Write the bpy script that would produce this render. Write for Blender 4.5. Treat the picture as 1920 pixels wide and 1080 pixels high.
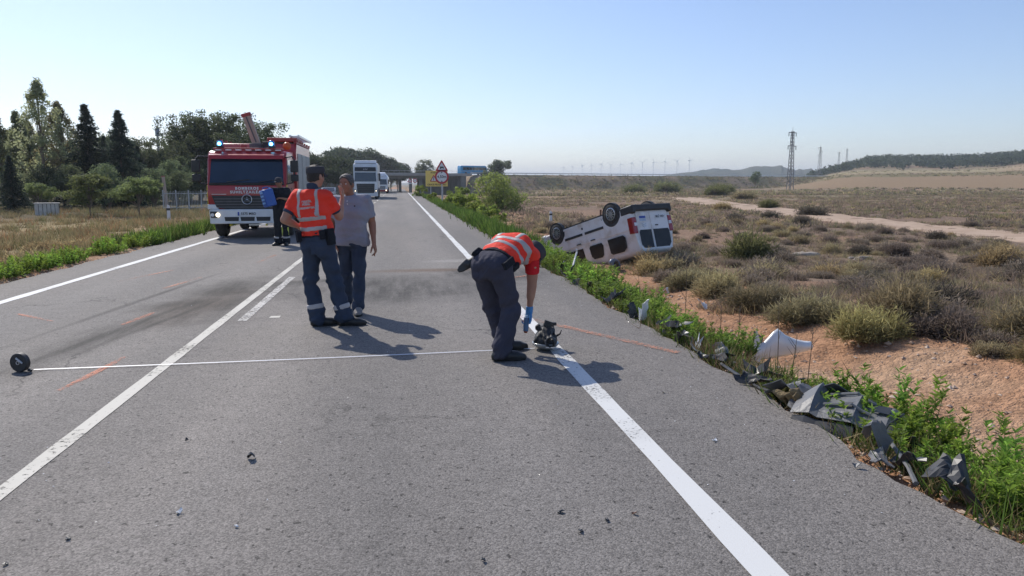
import bpy, bmesh, math, random
import numpy as np
from mathutils import Vector, Matrix, Euler
from mathutils.bvhtree import BVHTree

sc = bpy.context.scene
for o in list(bpy.data.objects):
    bpy.data.objects.remove(o, do_unlink=True)
R = math.radians

# ------------------------------------------------------------------ camera
cd = bpy.data.cameras.new('camera')
cam = bpy.data.objects.new('camera', cd)
sc.collection.objects.link(cam)
cam.location = (0.0, 0.0, 1.6)
cam.rotation_euler = (R(90 - 7.97), 0, R(-8.49))
cd.sensor_width = 36.0
cd.lens = 1400.0 / 1920.0 * 36.0
cd.clip_start = 0.05
cd.clip_end = 20000
sc.camera = cam

# ------------------------------------------------------------------ sky and sun
SUN_AZ = -28.7          # degrees from the road direction (+Y), negative = left
SUN_EL = 42.0
w = bpy.data.worlds.new('World')
sc.world = w
w.use_nodes = True
nt = w.node_tree
nt.nodes.clear()
sky = nt.nodes.new('ShaderNodeTexSky')
sky.sky_type = 'NISHITA'
sky.sun_disc = False
sky.sun_elevation = R(SUN_EL)
sky.sun_rotation = R(SUN_AZ)
sky.altitude = 300
sky.air_density = 1.0
sky.dust_density = 0.6
sky.ozone_density = 3.5
bgn = nt.nodes.new('ShaderNodeBackground')
bgn.inputs['Strength'].default_value = 0.106
wo = nt.nodes.new('ShaderNodeOutputWorld')
wb = nt.nodes.new('ShaderNodeMix')          # one even white balance over the whole sky
wb.data_type = 'RGBA'; wb.blend_type = 'MULTIPLY'
wb.inputs[0].default_value = 1.0
wb.inputs[7].default_value = (1.02, 0.965, 1.02, 1)
nt.links.new(sky.outputs[0], wb.inputs[6])
nt.links.new(wb.outputs[2], bgn.inputs[0])
nt.links.new(bgn.outputs[0], wo.inputs[0])

sl = bpy.data.lights.new('sun', 'SUN')
sl.energy = 3.1
sl.angle = R(0.53)
sl.color = (1.0, 0.94, 0.85)
sun = bpy.data.objects.new('sun', sl)
sc.collection.objects.link(sun)
a_, e_ = R(SUN_AZ), R(SUN_EL)
SUN_DIR = Vector((math.sin(a_) * math.cos(e_), math.cos(a_) * math.cos(e_), math.sin(e_)))
sun.rotation_euler = SUN_DIR.to_track_quat('Z', 'Y').to_euler()
sun.location = (-20, 40, 60)

vs = sc.view_settings
vs.view_transform = 'Standard'
vs.look = 'None'
vs.gamma = 1.0
vs.exposure = 0.48
vs.use_curve_mapping = False
sc.render.engine = 'CYCLES'
sc.cycles.max_bounces = 6
sc.cycles.transparent_max_bounces = 12
sc.cycles.volume_bounces = 0
sc.cycles.use_denoising = True
# ------------------------------------------------------------------ helpers
COL = sc.collection
rng = np.random.default_rng(7)
rnd = random.Random(11)

def mat(name, c, c2=None, scale=6.0, rough=0.6, metal=0.0, bump=0.0, bscale=60.0, coat=0.0, emis=None, estr=0.0,
        spec=0.5, detail=4.0, alpha=None, lo=0.35, hi=0.65, trans=0.0, aniso=None):
    """Principled material: a two-colour noise, an optional fine bump."""
    m = bpy.data.materials.new(name)
    m.use_nodes = True
    n = m.node_tree
    b = n.nodes['Principled BSDF']
    b.inputs['Base Color'].default_value = (*c, 1)
    b.inputs['Roughness'].default_value = rough
    b.inputs['Metallic'].default_value = metal
    b.inputs['Specular IOR Level'].default_value = spec
    b.inputs['Coat Weight'].default_value = coat
    b.inputs['Transmission Weight'].default_value = trans
    if coat:
        b.inputs['Coat Roughness'].default_value = 0.06
    tc = n.nodes.new('ShaderNodeTexCoord')
    if c2 is None:
        c2 = tuple(x * 0.82 for x in c)
    src = tc.outputs['Object']
    if aniso:
        mp = n.nodes.new('ShaderNodeMapping')
        mp.inputs['Scale'].default_value = aniso
        n.links.new(src, mp.inputs['Vector'])
        src = mp.outputs[0]
    nz = n.nodes.new('ShaderNodeTexNoise')
    nz.inputs['Scale'].default_value = scale
    nz.inputs['Detail'].default_value = detail
    n.links.new(src, nz.inputs['Vector'])
    rp = n.nodes.new('ShaderNodeValToRGB')
    rp.color_ramp.elements[0].position = lo
    rp.color_ramp.elements[1].position = hi
    rp.color_ramp.elements[0].color = (*c, 1)
    rp.color_ramp.elements[1].color = (*c2, 1)
    n.links.new(nz.outputs[0], rp.inputs[0])
    n.links.new(rp.outputs[0], b.inputs['Base Color'])
    if bump:
        nb = n.nodes.new('ShaderNodeTexNoise')
        nb.inputs['Scale'].default_value = bscale
        nb.inputs['Detail'].default_value = 3
        n.links.new(src, nb.inputs['Vector'])
        bp = n.nodes.new('ShaderNodeBump')
        bp.inputs['Strength'].default_value = bump
        bp.inputs['Distance'].default_value = 0.02
        n.links.new(nb.outputs[0], bp.inputs['Height'])
        n.links.new(bp.outputs[0], b.inputs['Normal'])
    if emis:
        b.inputs['Emission Color'].default_value = (*emis, 1)
        b.inputs['Emission Strength'].default_value = estr
    return m

def leafmat(name, trans=0.35, rough=0.7, vary=0.25, gloss=0.2):
    """Foliage: colour from the mesh's own Col attribute, varied per object, with light passing through."""
    m = bpy.data.materials.new(name)
    m.use_nodes = True
    n = m.node_tree
    n.nodes.clear()
    at = n.nodes.new('ShaderNodeAttribute'); at.attribute_name = 'Col'
    oi = n.nodes.new('ShaderNodeObjectInfo')
    mr = n.nodes.new('ShaderNodeMapRange')
    mr.inputs['To Min'].default_value = 1 - vary
    mr.inputs['To Max'].default_value = 1 + vary
    n.links.new(oi.outputs['Random'], mr.inputs[0])
    hs = n.nodes.new('ShaderNodeHueSaturation')
    n.links.new(mr.outputs[0], hs.inputs['Value'])
    mr2 = n.nodes.new('ShaderNodeMapRange')
    mr2.inputs['To Min'].default_value = 0.5 - 0.06 * vary
    mr2.inputs['To Max'].default_value = 0.5 + 0.06 * vary
    n.links.new(oi.outputs['Random'], mr2.inputs[0])
    n.links.new(mr2.outputs[0], hs.inputs['Hue'])
    n.links.new(at.outputs['Color'], hs.inputs['Color'])
    b = n.nodes.new('ShaderNodeBsdfPrincipled')
    b.inputs['Roughness'].default_value = rough
    b.inputs['Specular IOR Level'].default_value = gloss
    n.links.new(hs.outputs[0], b.inputs['Base Color'])
    tr = n.nodes.new('ShaderNodeBsdfTranslucent')
    n.links.new(hs.outputs[0], tr.inputs['Color'])
    mx = n.nodes.new('ShaderNodeMixShader'); mx.inputs[0].default_value = trans
    n.links.new(b.outputs[0], mx.inputs[1]); n.links.new(tr.outputs[0], mx.inputs[2])
    out = n.nodes.new('ShaderNodeOutputMaterial')
    n.links.new(mx.outputs[0], out.inputs[0])
    return m

def tag(o, label=None, cat=None, group=None, kind=None):
    if label: o['label'] = label
    if cat: o['category'] = cat
    if group: o['group'] = group
    if kind: o['kind'] = kind
    return o

def empty(name, loc=(0, 0, 0), rz=0.0, label=None, cat=None, group=None):
    o = bpy.data.objects.new(name, None)
    COL.objects.link(o)
    o.empty_display_size = 0.1
    o.location = loc
    o.rotation_euler = (0, 0, rz)
    return tag(o, label, cat, group)

def link(name, me, parent=None):
    o = bpy.data.objects.new(name, me)
    COL.objects.link(o)
    if parent is not None:
        o.parent = parent
    return o

def mesh_np(name, V, F, mats, cols=None, smooth=False, midx=None):
    """A mesh out of numpy arrays: V n x 3, F m x k."""
    me = bpy.data.meshes.new(name)
    V = np.ascontiguousarray(V, dtype=np.float32); F = np.ascontiguousarray(F, dtype=np.int32)
    k = F.shape[1]
    me.vertices.add(len(V)); me.vertices.foreach_set('co', V.ravel())
    me.loops.add(F.size); me.loops.foreach_set('vertex_index', F.ravel())
    me.polygons.add(len(F))
    me.polygons.foreach_set('loop_start', np.arange(len(F), dtype=np.int32) * k)
    me.polygons.foreach_set('use_smooth', np.full(len(F), smooth, dtype=bool))
    if midx is not None:
        me.polygons.foreach_set('material_index', np.asarray(midx, dtype=np.int32))
    for m in (mats if isinstance(mats, (list, tuple)) else [mats]):
        me.materials.append(m)
    if cols is not None:
        ca = me.color_attributes.new('Col', 'FLOAT_COLOR', 'POINT')
        c4 = np.ones((len(V), 4), dtype=np.float32); c4[:, :3] = cols
        ca.data.foreach_set('color', c4.ravel())
    me.update(calc_edges=True)
    me.validate()
    return me

def copy_tree(o, parent=None):
    c = o.copy(); COL.objects.link(c); c.parent = parent
    for ch in list(o.children):
        copy_tree(ch, c)
    return c

class MB:
    """Collects boxes, tubes, prisms and sheets; build() links them as one mesh object."""
    def __init__(s):
        s.v = []; s.f = []; s.m = []; s.mi = 0
    def _add(s, vs_, fs):
        n = len(s.v)
        s.v += [tuple(p) for p in vs_]
        for f in fs:
            s.f.append(tuple(i + n for i in f)); s.m.append(s.mi)
        return s
    def box(s, x0, x1, y0, y1, z0, z1, M=None):
        p = [(x, y, z) for z in (z0, z1) for y in (y0, y1) for x in (x0, x1)]
        if M is not None: p = [M @ Vector(q) for q in p]
        return s._add(p, [(0, 2, 3, 1), (4, 5, 7, 6), (0, 1, 5, 4), (2, 6, 7, 3), (0, 4, 6, 2), (1, 3, 7, 5)])
    def bar(s, a, b, w_, h_=None, up=(0, 0, 1)):
        a = Vector(a); b = Vector(b); d = (b - a); L = d.length; d.normalize()
        u = Vector(up)
        if abs(d.dot(u)) > 0.95: u = Vector((1, 0, 0))
        x = d.cross(u).normalized(); z = x.cross(d).normalized()
        h_ = w_ if h_ is None else h_
        p = []
        for t in (0, L):
            for (i, j) in ((-1, -1), (1, -1), (1, 1), (-1, 1)):
                p.append(a + d * t + x * (i * w_ / 2) + z * (j * h_ / 2))
        return s._add(p, [(0, 1, 2, 3), (7, 6, 5, 4), (0, 4, 5, 1), (1, 5, 6, 2), (2, 6, 7, 3), (3, 7, 4, 0)])
    def tube(s, pts, r, n=8, caps=True):
        pts = [Vector(p) for p in pts]
        rs = r if isinstance(r, (list, tuple)) else [r] * len(pts)
        rings = []; prev = None
        for i, p in enumerate(pts):
            d = (pts[min(i + 1, len(pts) - 1)] - pts[max(i - 1, 0)]).normalized()
            if prev is None:
                u = Vector((0, 0, 1)) if abs(d.z) < 0.9 else Vector((1, 0, 0))
                x = d.cross(u).normalized()
            else:
                x = (prev - d * prev.dot(d)).normalized()
            prev = x; y = d.cross(x)
            rings.append([p + (x * math.cos(2 * math.pi * k / n) + y * math.sin(2 * math.pi * k / n)) * rs[i] for k in range(n)])
        return s.loft(rings, caps)
    def loft(s, rings, caps=True, close=True):
        n = len(rings[0]); vs_ = [p for r_ in rings for p in r_]; fs = []
        for i in range(len(rings) - 1):
            for k in range(n if close else n - 1):
                k2 = (k + 1) % n
                fs.append((i * n + k, i * n + k2, (i + 1) * n + k2, (i + 1) * n + k))
        if caps:
            fs.append(tuple(range(n - 1, -1, -1)))
            fs.append(tuple((len(rings) - 1) * n + k for k in range(n)))
        return s._add(vs_, fs)
    def prism(s, poly, axis, a, b):
        """Extrude a 2-D polygon along an axis: 'x' -> poly is (y,z), 'y' -> (x,z), 'z' -> (x,y)."""
        def P(p, t):
            return {'x': (t, p[0], p[1]), 'y': (p[0], t, p[1]), 'z': (p[0], p[1], t)}[axis]
        return s.loft([[P(p, a) for p in poly], [P(p, b) for p in poly]])
    def disc(s, c, axis, r, depth, n=24):
        c = Vector(c); d = Vector(axis).normalized()
        return s.tube([c - d * depth / 2, c + d * depth / 2], r, n)
    def ring(s, c, axis, R_, r, n=28, k=8):
        c = Vector(c); d = Vector(axis).normalized()
        u = Vector((0, 0, 1)) if abs(d.z) < 0.9 else Vector((1, 0, 0))
        x = d.cross(u).normalized(); y = d.cross(x)
        rings = []
        for i in range(n + 1):
            a = 2 * math.pi * i / n
            e = x * math.cos(a) + y * math.sin(a)
            rings.append([c + e * (R_ + r * math.cos(2 * math.pi * j / k)) + d * (r * math.sin(2 * math.pi * j / k)) for j in range(k)])
        return s.loft(rings, caps=False)
    def revolve(s, c, axis, prof, n=32):
        """prof: list of (radius, offset along axis)."""
        c = Vector(c); d = Vector(axis).normalized()
        u = Vector((0, 0, 1)) if abs(d.z) < 0.9 else Vector((1, 0, 0))
        x = d.cross(u).normalized(); y = d.cross(x)
        rings = []
        for (r_, t) in prof:
            rings.append([c + d * t + (x * math.cos(2 * math.pi * k / n) + y * math.sin(2 * math.pi * k / n)) * r_ for k in range(n)])
        return s.loft(rings, caps=False)
    def sheet(s, grid):
        nr = len(grid); nc = len(grid[0])
        fs = [(i * nc + j, i * nc + j + 1, (i + 1) * nc + j + 1, (i + 1) * nc + j) for i in range(nr - 1) for j in range(nc - 1)]
        return s._add([p for r_ in grid for p in r_], fs)
    def poly(s, pts):
        return s._add(pts, [tuple(range(len(pts)))])
    def build(s, name, mats, parent=None, smooth=None, bevel=0.0, solid=0.0, recalc=True):
        me = bpy.data.meshes.new(name)
        me.from_pydata(s.v, [], s.f)
        for m_ in (mats if isinstance(mats, (list, tuple)) else [mats]):
            me.materials.append(m_)
        if isinstance(mats, (list, tuple)):
            me.polygons.foreach_set('material_index', s.m)
        if recalc:
            bm = bmesh.new(); bm.from_mesh(me)
            bmesh.ops.recalc_face_normals(bm, faces=bm.faces)
            bm.to_mesh(me); bm.free()
        me.update()
        o = link(name, me, parent)
        if solid:
            md = o.modifiers.new('solid', 'SOLIDIFY'); md.thickness = solid; md.offset = 0
        if bevel:
            md = o.modifiers.new('bevel', 'BEVEL'); md.width = bevel; md.segments = 2; md.limit_method = 'ANGLE'; md.angle_limit = R(35)
            md.harden_normals = False
        if smooth is not None:
            me.shade_smooth(); me.set_sharp_from_angle(angle=R(smooth))
        return o

def text_mesh(body, size, name='lettering', extrude=0.0, bold=0.0, spacing=1.0):
    cu = bpy.data.curves.new(name, 'FONT')
    cu.body = body; cu.size = size; cu.align_x = 'CENTER'; cu.align_y = 'CENTER'; cu.extrude = extrude; cu.offset = bold
    cu.space_character = spacing; cu.resolution_u = 3
    o = bpy.data.objects.new('tmp_text', cu); COL.objects.link(o)
    dg = bpy.context.evaluated_depsgraph_get()
    me = bpy.data.meshes.new_from_object(o.evaluated_get(dg))
    me.name = name
    bpy.data.objects.remove(o, do_unlink=True)
    return me

def text_obj(body, size, m, M, parent=None, name='lettering', bold=0.0, spacing=1.0, extrude=0.001):
    me = text_mesh(body, size, name, extrude, bold, spacing)
    me.materials.clear(); me.materials.append(m)
    me.transform(M)
    return link(name, me, parent)

# value noise in numpy
def _hash(ix, iy, seed):
    h_ = (ix.astype(np.int64) * 374761393 + iy.astype(np.int64) * 668265263 + seed * 1442695041) & 0xffffffff
    h_ = ((h_ ^ (h_ >> 13)) * 1274126177) & 0xffffffff
    return ((h_ ^ (h_ >> 16)) & 0xffff) / 65535.0
def vnoise(x, y, seed=0):
    x = np.asarray(x, dtype=np.float64); y = np.asarray(y, dtype=np.float64)
    ix = np.floor(x); iy = np.floor(y); fx = x - ix; fy = y - iy
    fx = fx * fx * (3 - 2 * fx); fy = fy * fy * (3 - 2 * fy)
    a = _hash(ix, iy, seed); b = _hash(ix + 1, iy, seed); c = _hash(ix, iy + 1, seed); d = _hash(ix + 1, iy + 1, seed)
    return (a * (1 - fx) + b * fx) * (1 - fy) + (c * (1 - fx) + d * fx) * fy
def fbm(x, y, seed=0, oct=4):
    t = 0; a = 0.5
    for i in range(oct):
        t = t + a * vnoise(x * 2 ** i, y * 2 ** i, seed + i * 17); a *= 0.5
    return t / (1 - 0.5 ** oct)
def sstep(a, b, x):
    t = np.clip((x - a) / (b - a), 0, 1)
    return t * t * (3 - 2 * t)
# ------------------------------------------------------------------ ground, road, markings
XR, XL = 2.72, -6.32            # asphalt edges
def road_z(y):
    return -1.6 * sstep(125, 235, np.asarray(y, dtype=np.float64))
def h(x, y, detail=True):
    x = np.asarray(x, dtype=np.float64); y = np.asarray(y, dtype=np.float64)
    # right of the road: verge, ditch, bank, field
    s = x - XR
    near = 1 - sstep(12, 21, y)
    mid = sstep(12, 21, y) * (1 - sstep(38, 75, y))
    field = -0.42 * near - 1.0 * mid - 0.75 * (1 - near - mid)
    bott = -0.72 * near - 1.12 * mid - 0.75 * (1 - near - mid)
    zr = -0.03 + (-0.07) * sstep(0, 0.45, s)
    zr = zr + (bott + 0.10) * sstep(0.45, 2.0, s)
    zr = zr + (field - bott) * sstep(2.5, 4.3, s)
    # left of the road
    t = XL - x
    zl = -0.03 - 0.32 * sstep(0.2, 2.6, t) + 0.25 * sstep(6, 30, t)
    z = np.where(x > XR, zr, np.where(x < XL, zl, -0.09))
    off = np.minimum(np.clip(np.maximum(s, t) / 3.0, 0, 1), 1)
    if detail:
        z = z + off * (0.20 * (fbm(x * 0.45, y * 0.45, 3, 3) - 0.5) + 0.09 * (fbm(x * 2.1, y * 2.1, 5, 3) - 0.5)) * (1 - 0.4 * sstep(60, 200, y))
        z = z + np.clip(s - 1.0, 0, 1) * 0.05 * (fbm(x * 7, y * 7, 9, 2) - 0.5) * (1 - sstep(15, 40, y))
    z = z + road_z(y) * (1 - sstep(12, 60, np.maximum(s, t)))
    # rising fields and the wooded hill to the right
    r = np.hypot(x, y); az = np.where(y > 1, x / np.maximum(y, 1), 9)
    z = z + sstep(0.50, 0.66, az) * (9.0 * sstep(210, 470, r) + 0.02 * np.clip(r - 470, 0, 400))
    hill = 8.0 * sstep(0.60, 0.69, az) * sstep(560, 760, r) * (1 - 0.5 * sstep(900, 1500, r))
    z = z + hill * (0.75 + 0.6 * (fbm(x / 130, y / 130, 21, 3) - 0.3)) + 5 * sstep(0.8, 1.05, az) * sstep(300, 520, r)
    z = z + 3.0 * sstep(500, 1500, r) * (fbm(x / 300, y / 300, 31, 3) - 0.5)
    return z

def axis(a, step, end, g):
    out = [a]
    while out[-1] < end:
        out.append(out[-1] + step); step *= g
    return out
xs = sorted(set([-x for x in axis(6.32, 0.3, 6000, 1.06)] + list(np.linspace(-6.3, 2.6, 7)) + [2.72]
                + list(np.arange(2.84, 8.0, 0.13)) + axis(8.0, 0.15, 6000, 1.035)))
ys = sorted(set(list(np.arange(-8, 2, 0.6)) + list(np.arange(2.0, 16, 0.13)) + axis(16, 0.14, 7000, 1.028)))
GX, GY = np.meshgrid(np.array(xs), np.array(ys))
GZ = h(GX, GY)
nx, ny = len(xs), len(ys)
idx = np.arange(nx * ny).reshape(ny, nx)
GF = np.stack([idx[:-1, :-1], idx[:-1, 1:], idx[1:, 1:], idx[1:, :-1]], -1).reshape(-1, 4)

def gcol(x, y):
    """The soil's own colour."""
    x = np.asarray(x, dtype=np.float64); y = np.asarray(y, dtype=np.float64)
    def mx(a, b, t): return a * (1 - t[..., None]) + np.array(b) * t[..., None]
    dirt = np.array((0.42, 0.238, 0.14)); pale = (0.49, 0.335, 0.22); scrub = (0.228, 0.168, 0.124); straw = (0.36, 0.285, 0.165)
    c = np.broadcast_to(dirt, x.shape + (3,)).copy()
    n1 = fbm(x * 0.5, y * 0.5, 41, 4); n2 = fbm(x / 9, y / 9, 43, 4); n3 = fbm(x / 40, y / 40, 47, 3)
    c = mx(c, pale, sstep(0.5, 0.72, n1) * 0.8)
    s = x - XR
    far = sstep(4.5, 8.0, s + 3 * (n1 - 0.5))
    c = mx(c, scrub, far * (0.72 + 0.28 * sstep(0.36, 0.56, n2)) * 0.95 * (x > 0))
    c = mx(c, straw, far * sstep(0.5, 0.66, n3) * 0.35 * (x > 0))
    c = mx(c, (0.25, 0.215, 0.125), (x > 0) * sstep(70, 150, np.hypot(x, y)) * sstep(0.35, 0.6, n2) * 0.7)
    r = np.hypot(x, y); az = x / np.maximum(y, 1)
    rr = r + 30 * (n3 - 0.5)
    band = sstep(0.53, 0.57, az) * (y > 1)
    c = mx(c, (0.29, 0.205, 0.125), band * sstep(262, 270, rr) * (1 - sstep(352, 362, rr)) * 0.95)
    c = mx(c, (0.20, 0.17, 0.09), band * sstep(355, 362, rr) * (1 - sstep(376, 386, rr)))
    c = mx(c, (0.34, 0.28, 0.17), band * sstep(384, 400, rr) * (1 - sstep(560, 600, rr)))
    c = mx(c, (0.37, 0.27, 0.18), band * sstep(0.86, 0.92, az) * sstep(380, 400, rr) * (1 - sstep(560, 600, rr)))
    c = mx(c, (0.10, 0.115, 0.06), (y > 1) * sstep(590, 640, rr) * sstep(0.3, 0.6, fbm(x / 60, y / 60, 51, 3)) * 0.8)
    # left: dry grass with a bare patch
    L = (x < XL)
    c = mx(c, (0.40, 0.315, 0.17), L * sstep(2, 5, XL - x) * (0.35 + 0.6 * sstep(0.35, 0.6, n2)))
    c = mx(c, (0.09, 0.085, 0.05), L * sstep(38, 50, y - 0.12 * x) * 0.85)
    return c
gm = bpy.data.materials.new('dry_soil')
gm.use_nodes = True
n = gm.node_tree; b = n.nodes['Principled BSDF']
b.inputs['Roughness'].default_value = 0.95; b.inputs['Specular IOR Level'].default_value = 0.1
at = n.nodes.new('ShaderNodeAttribute'); at.attribute_name = 'Col'
tc = n.nodes.new('ShaderNodeTexCoord')
nz = n.nodes.new('ShaderNodeTexNoise'); nz.inputs['Scale'].default_value = 5.5; nz.inputs['Detail'].default_value = 8; nz.inputs['Roughness'].default_value = 0.7
n.links.new(tc.outputs['Object'], nz.inputs['Vector'])
mr = n.nodes.new('ShaderNodeMapRange'); mr.inputs['From Min'].default_value = 0.3; mr.inputs['From Max'].default_value = 0.7
mr.inputs['To Min'].default_value = 0.55; mr.inputs['To Max'].default_value = 1.4
n.links.new(nz.outputs[0], mr.inputs[0])
vm = n.nodes.new('ShaderNodeVectorMath'); vm.operation = 'SCALE'
n.links.new(at.outputs['Color'], vm.inputs[0]); n.links.new(mr.outputs[0], vm.inputs['Scale'])
n.links.new(vm.outputs[0], b.inputs['Base Color'])
vo = n.nodes.new('ShaderNodeTexVoronoi'); vo.inputs['Scale'].default_value = 14
n.links.new(tc.outputs['Object'], vo.inputs['Vector'])
nz2 = n.nodes.new('ShaderNodeTexNoise'); nz2.inputs['Scale'].default_value = 38; nz2.inputs['Detail'].default_value = 5
n.links.new(tc.outputs['Object'], nz2.inputs['Vector'])
ad = n.nodes.new('ShaderNodeMath'); ad.operation = 'MULTIPLY_ADD'; ad.inputs[1].default_value = -0.6
n.links.new(vo.outputs['Distance'], ad.inputs[0]); n.links.new(nz2.outputs[0], ad.inputs[2])
bp = n.nodes.new('ShaderNodeBump'); bp.inputs['Strength'].default_value = 0.9; bp.inputs['Distance'].default_value = 0.05
n.links.new(ad.outputs[0], bp.inputs['Height']); n.links.new(bp.outputs[0], b.inputs['Normal'])

V = np.stack([GX, GY, GZ], -1).reshape(-1, 3)
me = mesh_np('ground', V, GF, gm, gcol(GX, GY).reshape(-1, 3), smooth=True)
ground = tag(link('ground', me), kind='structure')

# ---- asphalt
am = bpy.data.materials.new('worn_asphalt')
am.use_nodes = True
n = am.node_tree; b = n.nodes['Principled BSDF']
tc = n.nodes.new('ShaderNodeTexCoord')
sx = n.nodes.new('ShaderNodeSeparateXYZ'); n.links.new(tc.outputs['Object'], sx.inputs[0])
def math_(op, a, c=None, d=None, clamp=False, nn=None):
    q = (nn or n).nodes.new('ShaderNodeMath'); q.operation = op; q.use_clamp = clamp
    for i, v in enumerate((a, c, d)):
        if v is None: continue
        if isinstance(v, (int, float)): q.inputs[i].default_value = v
        else: (nn or n).links.new(v, q.inputs[i])
    return q.outputs[0]
def noise_(scale, detail=4, rough=0.55, vec=None):
    q = n.nodes.new('ShaderNodeTexNoise'); q.inputs['Scale'].default_value = scale; q.inputs['Detail'].default_value = detail
    q.inputs['Roughness'].default_value = rough
    n.links.new(vec or tc.outputs['Object'], q.inputs['Vector'])
    return q.outputs[0]
def stretch_(sc3):
    q = n.nodes.new('ShaderNodeMapping'); q.inputs['Scale'].default_value = sc3
    n.links.new(tc.outputs['Object'], q.inputs['Vector'])
    return q.outputs[0]
X_, Y_ = sx.outputs[0], sx.outputs[1]
wob = math_('MULTIPLY_ADD', noise_(0.8, 5), 1.1, -0.55)
def blot(cx, cy, rx, ry, ang=0.0, soft=0.8, wobble=1.0):
    """A soft-edged stain: 1 in its middle, 0 outside."""
    ca, sa = math.cos(R(ang)), math.sin(R(ang))
    dx = math_('SUBTRACT', X_, cx); dy = math_('SUBTRACT', Y_, cy)
    u = math_('ADD', math_('MULTIPLY', dx, ca / rx), math_('MULTIPLY', dy, sa / rx))
    v = math_('ADD', math_('MULTIPLY', dx, -sa / ry), math_('MULTIPLY', dy, ca / ry))
    d2 = math_('SQRT', math_('ADD', math_('MULTIPLY', u, u), math_('MULTIPLY', v, v)))
    d2 = math_('MULTIPLY_ADD', wob, wobble, d2)
    q = n.nodes.new('ShaderNodeMapRange'); q.interpolation_type = 'SMOOTHSTEP'
    q.inputs['From Min'].default_value = 1.0; q.inputs['From Max'].default_value = 1.0 - soft
    n.links.new(d2, q.inputs[0])
    return q.outputs[0]
fine = noise_(95, 3, 0.7)
vor = n.nodes.new('ShaderNodeTexVoronoi'); vor.inputs['Scale'].default_value = 120
n.links.new(tc.outputs['Object'], vor.inputs['Vector'])
grain = n.nodes.new('ShaderNodeSeparateColor'); n.links.new(vor.outputs['Color'], grain.inputs[0])
patch = noise_(0.6, 5, vec=stretch_((1.0, 0.12, 1)))
blob = noise_(5.5, 3)
val = math_('MULTIPLY_ADD', grain.outputs[0], 0.75, 0.62)
val = math_('MULTIPLY', val, math_('MULTIPLY_ADD', noise_(42, 3, 0.7), 0.8, 0.6))
val = math_('MULTIPLY', val, math_('MULTIPLY_ADD', patch, 0.7, 0.65))
val = math_('MULTIPLY', val, math_('MULTIPLY_ADD', blob, 0.4, 0.80))
# cracks: long thin dark lines in places
vc = n.nodes.new('ShaderNodeTexVoronoi'); vc.feature = 'DISTANCE_TO_EDGE'; vc.inputs['Scale'].default_value = 0.55
wv = n.nodes.new('ShaderNodeVectorMath'); wv.operation = 'MULTIPLY_ADD'
nzv = n.nodes.new('ShaderNodeTexNoise'); nzv.inputs['Scale'].default_value = 2.2; nzv.inputs['Detail'].default_value = 6
n.links.new(tc.outputs['Object'], nzv.inputs['Vector']); n.links.new(nzv.outputs['Color'], wv.inputs[0]); wv.inputs[1].default_value = (0.8, 0.8, 0.0); n.links.new(stretch_((1, 0.55, 0)), wv.inputs[2])
n.links.new(wv.outputs[0], vc.inputs['Vector'])
ck = n.nodes.new('ShaderNodeMapRange'); ck.inputs['From Min'].default_value = 0.002; ck.inputs['From Max'].default_value = 0.007; ck.inputs['To Min'].default_value = 0.45
n.links.new(vc.outputs['Distance'], ck.inputs[0])
ckm = n.nodes.new('ShaderNodeMapRange'); ckm.inputs['From Min'].default_value = 0.5; ckm.inputs['From Max'].default_value = 0.62
n.links.new(noise_(0.35, 3), ckm.inputs[0])
val = math_('MULTIPLY', val, math_('ADD', math_('MULTIPLY', ck.outputs[0], ckm.outputs[0]), math_('SUBTRACT', 1.0, ckm.outputs[0])))
# pits: small dark holes
pit = n.nodes.new('ShaderNodeMapRange'); pit.inputs['From Min'].default_value = 0.31; pit.inputs['From Max'].default_value = 0.38
n.links.new(noise_(26, 2, 0.6, vec=stretch_((1, 0.8, 1))), pit.inputs[0])
pit.inputs['To Min'].default_value = 0.35
val = math_('MULTIPLY', val, pit.outputs[0])
# lighter wheel paths in the left lane
for cx in (-4.6, -2.95, -1.15, 0.7):
    e = math_('DIVIDE', math_('SUBTRACT', X_, cx), 0.42)
    g = math_('POWER', 2.718, math_('MULTIPLY', math_('MULTIPLY', e, e), -1.0))
    val = math_('MULTIPLY', val, math_('MULTIPLY_ADD', g, 0.14, 0.98))
dark = None
for args in [(-0.2, 11.6, 3.1, 2.6, 0, 1.0, 1.0), (-2.5, 10.2, 1.0, 2.6, -9, 1.0, 1.0), (1.6, 13.2, 1.4, 1.6, 0, 0.9, 1.0),
             (-3.1, 8.4, 0.55, 3.2, -9, 1.0, 0.9), (-1.9, 12.2, 1.5, 0.9, 20, 1.0, 1.0)]:
    q = blot(*args)
    dark = q if dark is None else math_('MAXIMUM', dark, q)
streak = noise_(1.6, 5, 0.65, vec=stretch_((3.2, 0.45, 1)))
dark = math_('MULTIPLY', dark, math_('MULTIPLY_ADD', streak, 2.2, -0.25), clamp=True)
val = math_('MULTIPLY', val, math_('MULTIPLY_ADD', dark, -0.70, 1.0))
dk2 = blot(-2.72, 11.6, 0.75, 2.3, -7, 1.0, 1.2)
for args in [(-3.05, 9.0, 0.10, 4.2, -8.5, 0.9, 0.35), (-2.70, 9.6, 0.08, 3.6, -9.5, 0.9, 0.35), (-3.55, 11.0, 0.09, 4.5, -6, 0.9, 0.35), (-1.55, 12.6, 1.3, 0.35, 12, 1.0, 0.9)]:
    dk2 = math_('MAXIMUM', dk2, math_('MULTIPLY', blot(*args), 0.75))
val = math_('MULTIPLY', val, math_('MULTIPLY_ADD', math_('MULTIPLY', dk2, math_('MULTIPLY_ADD', streak, 1.4, 0.2), clamp=True), -0.78, 1.0))
cr = n.nodes.new('ShaderNodeCombineXYZ')
tintc = n.nodes.new('ShaderNodeMix'); tintc.data_type = 'RGBA'
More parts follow.
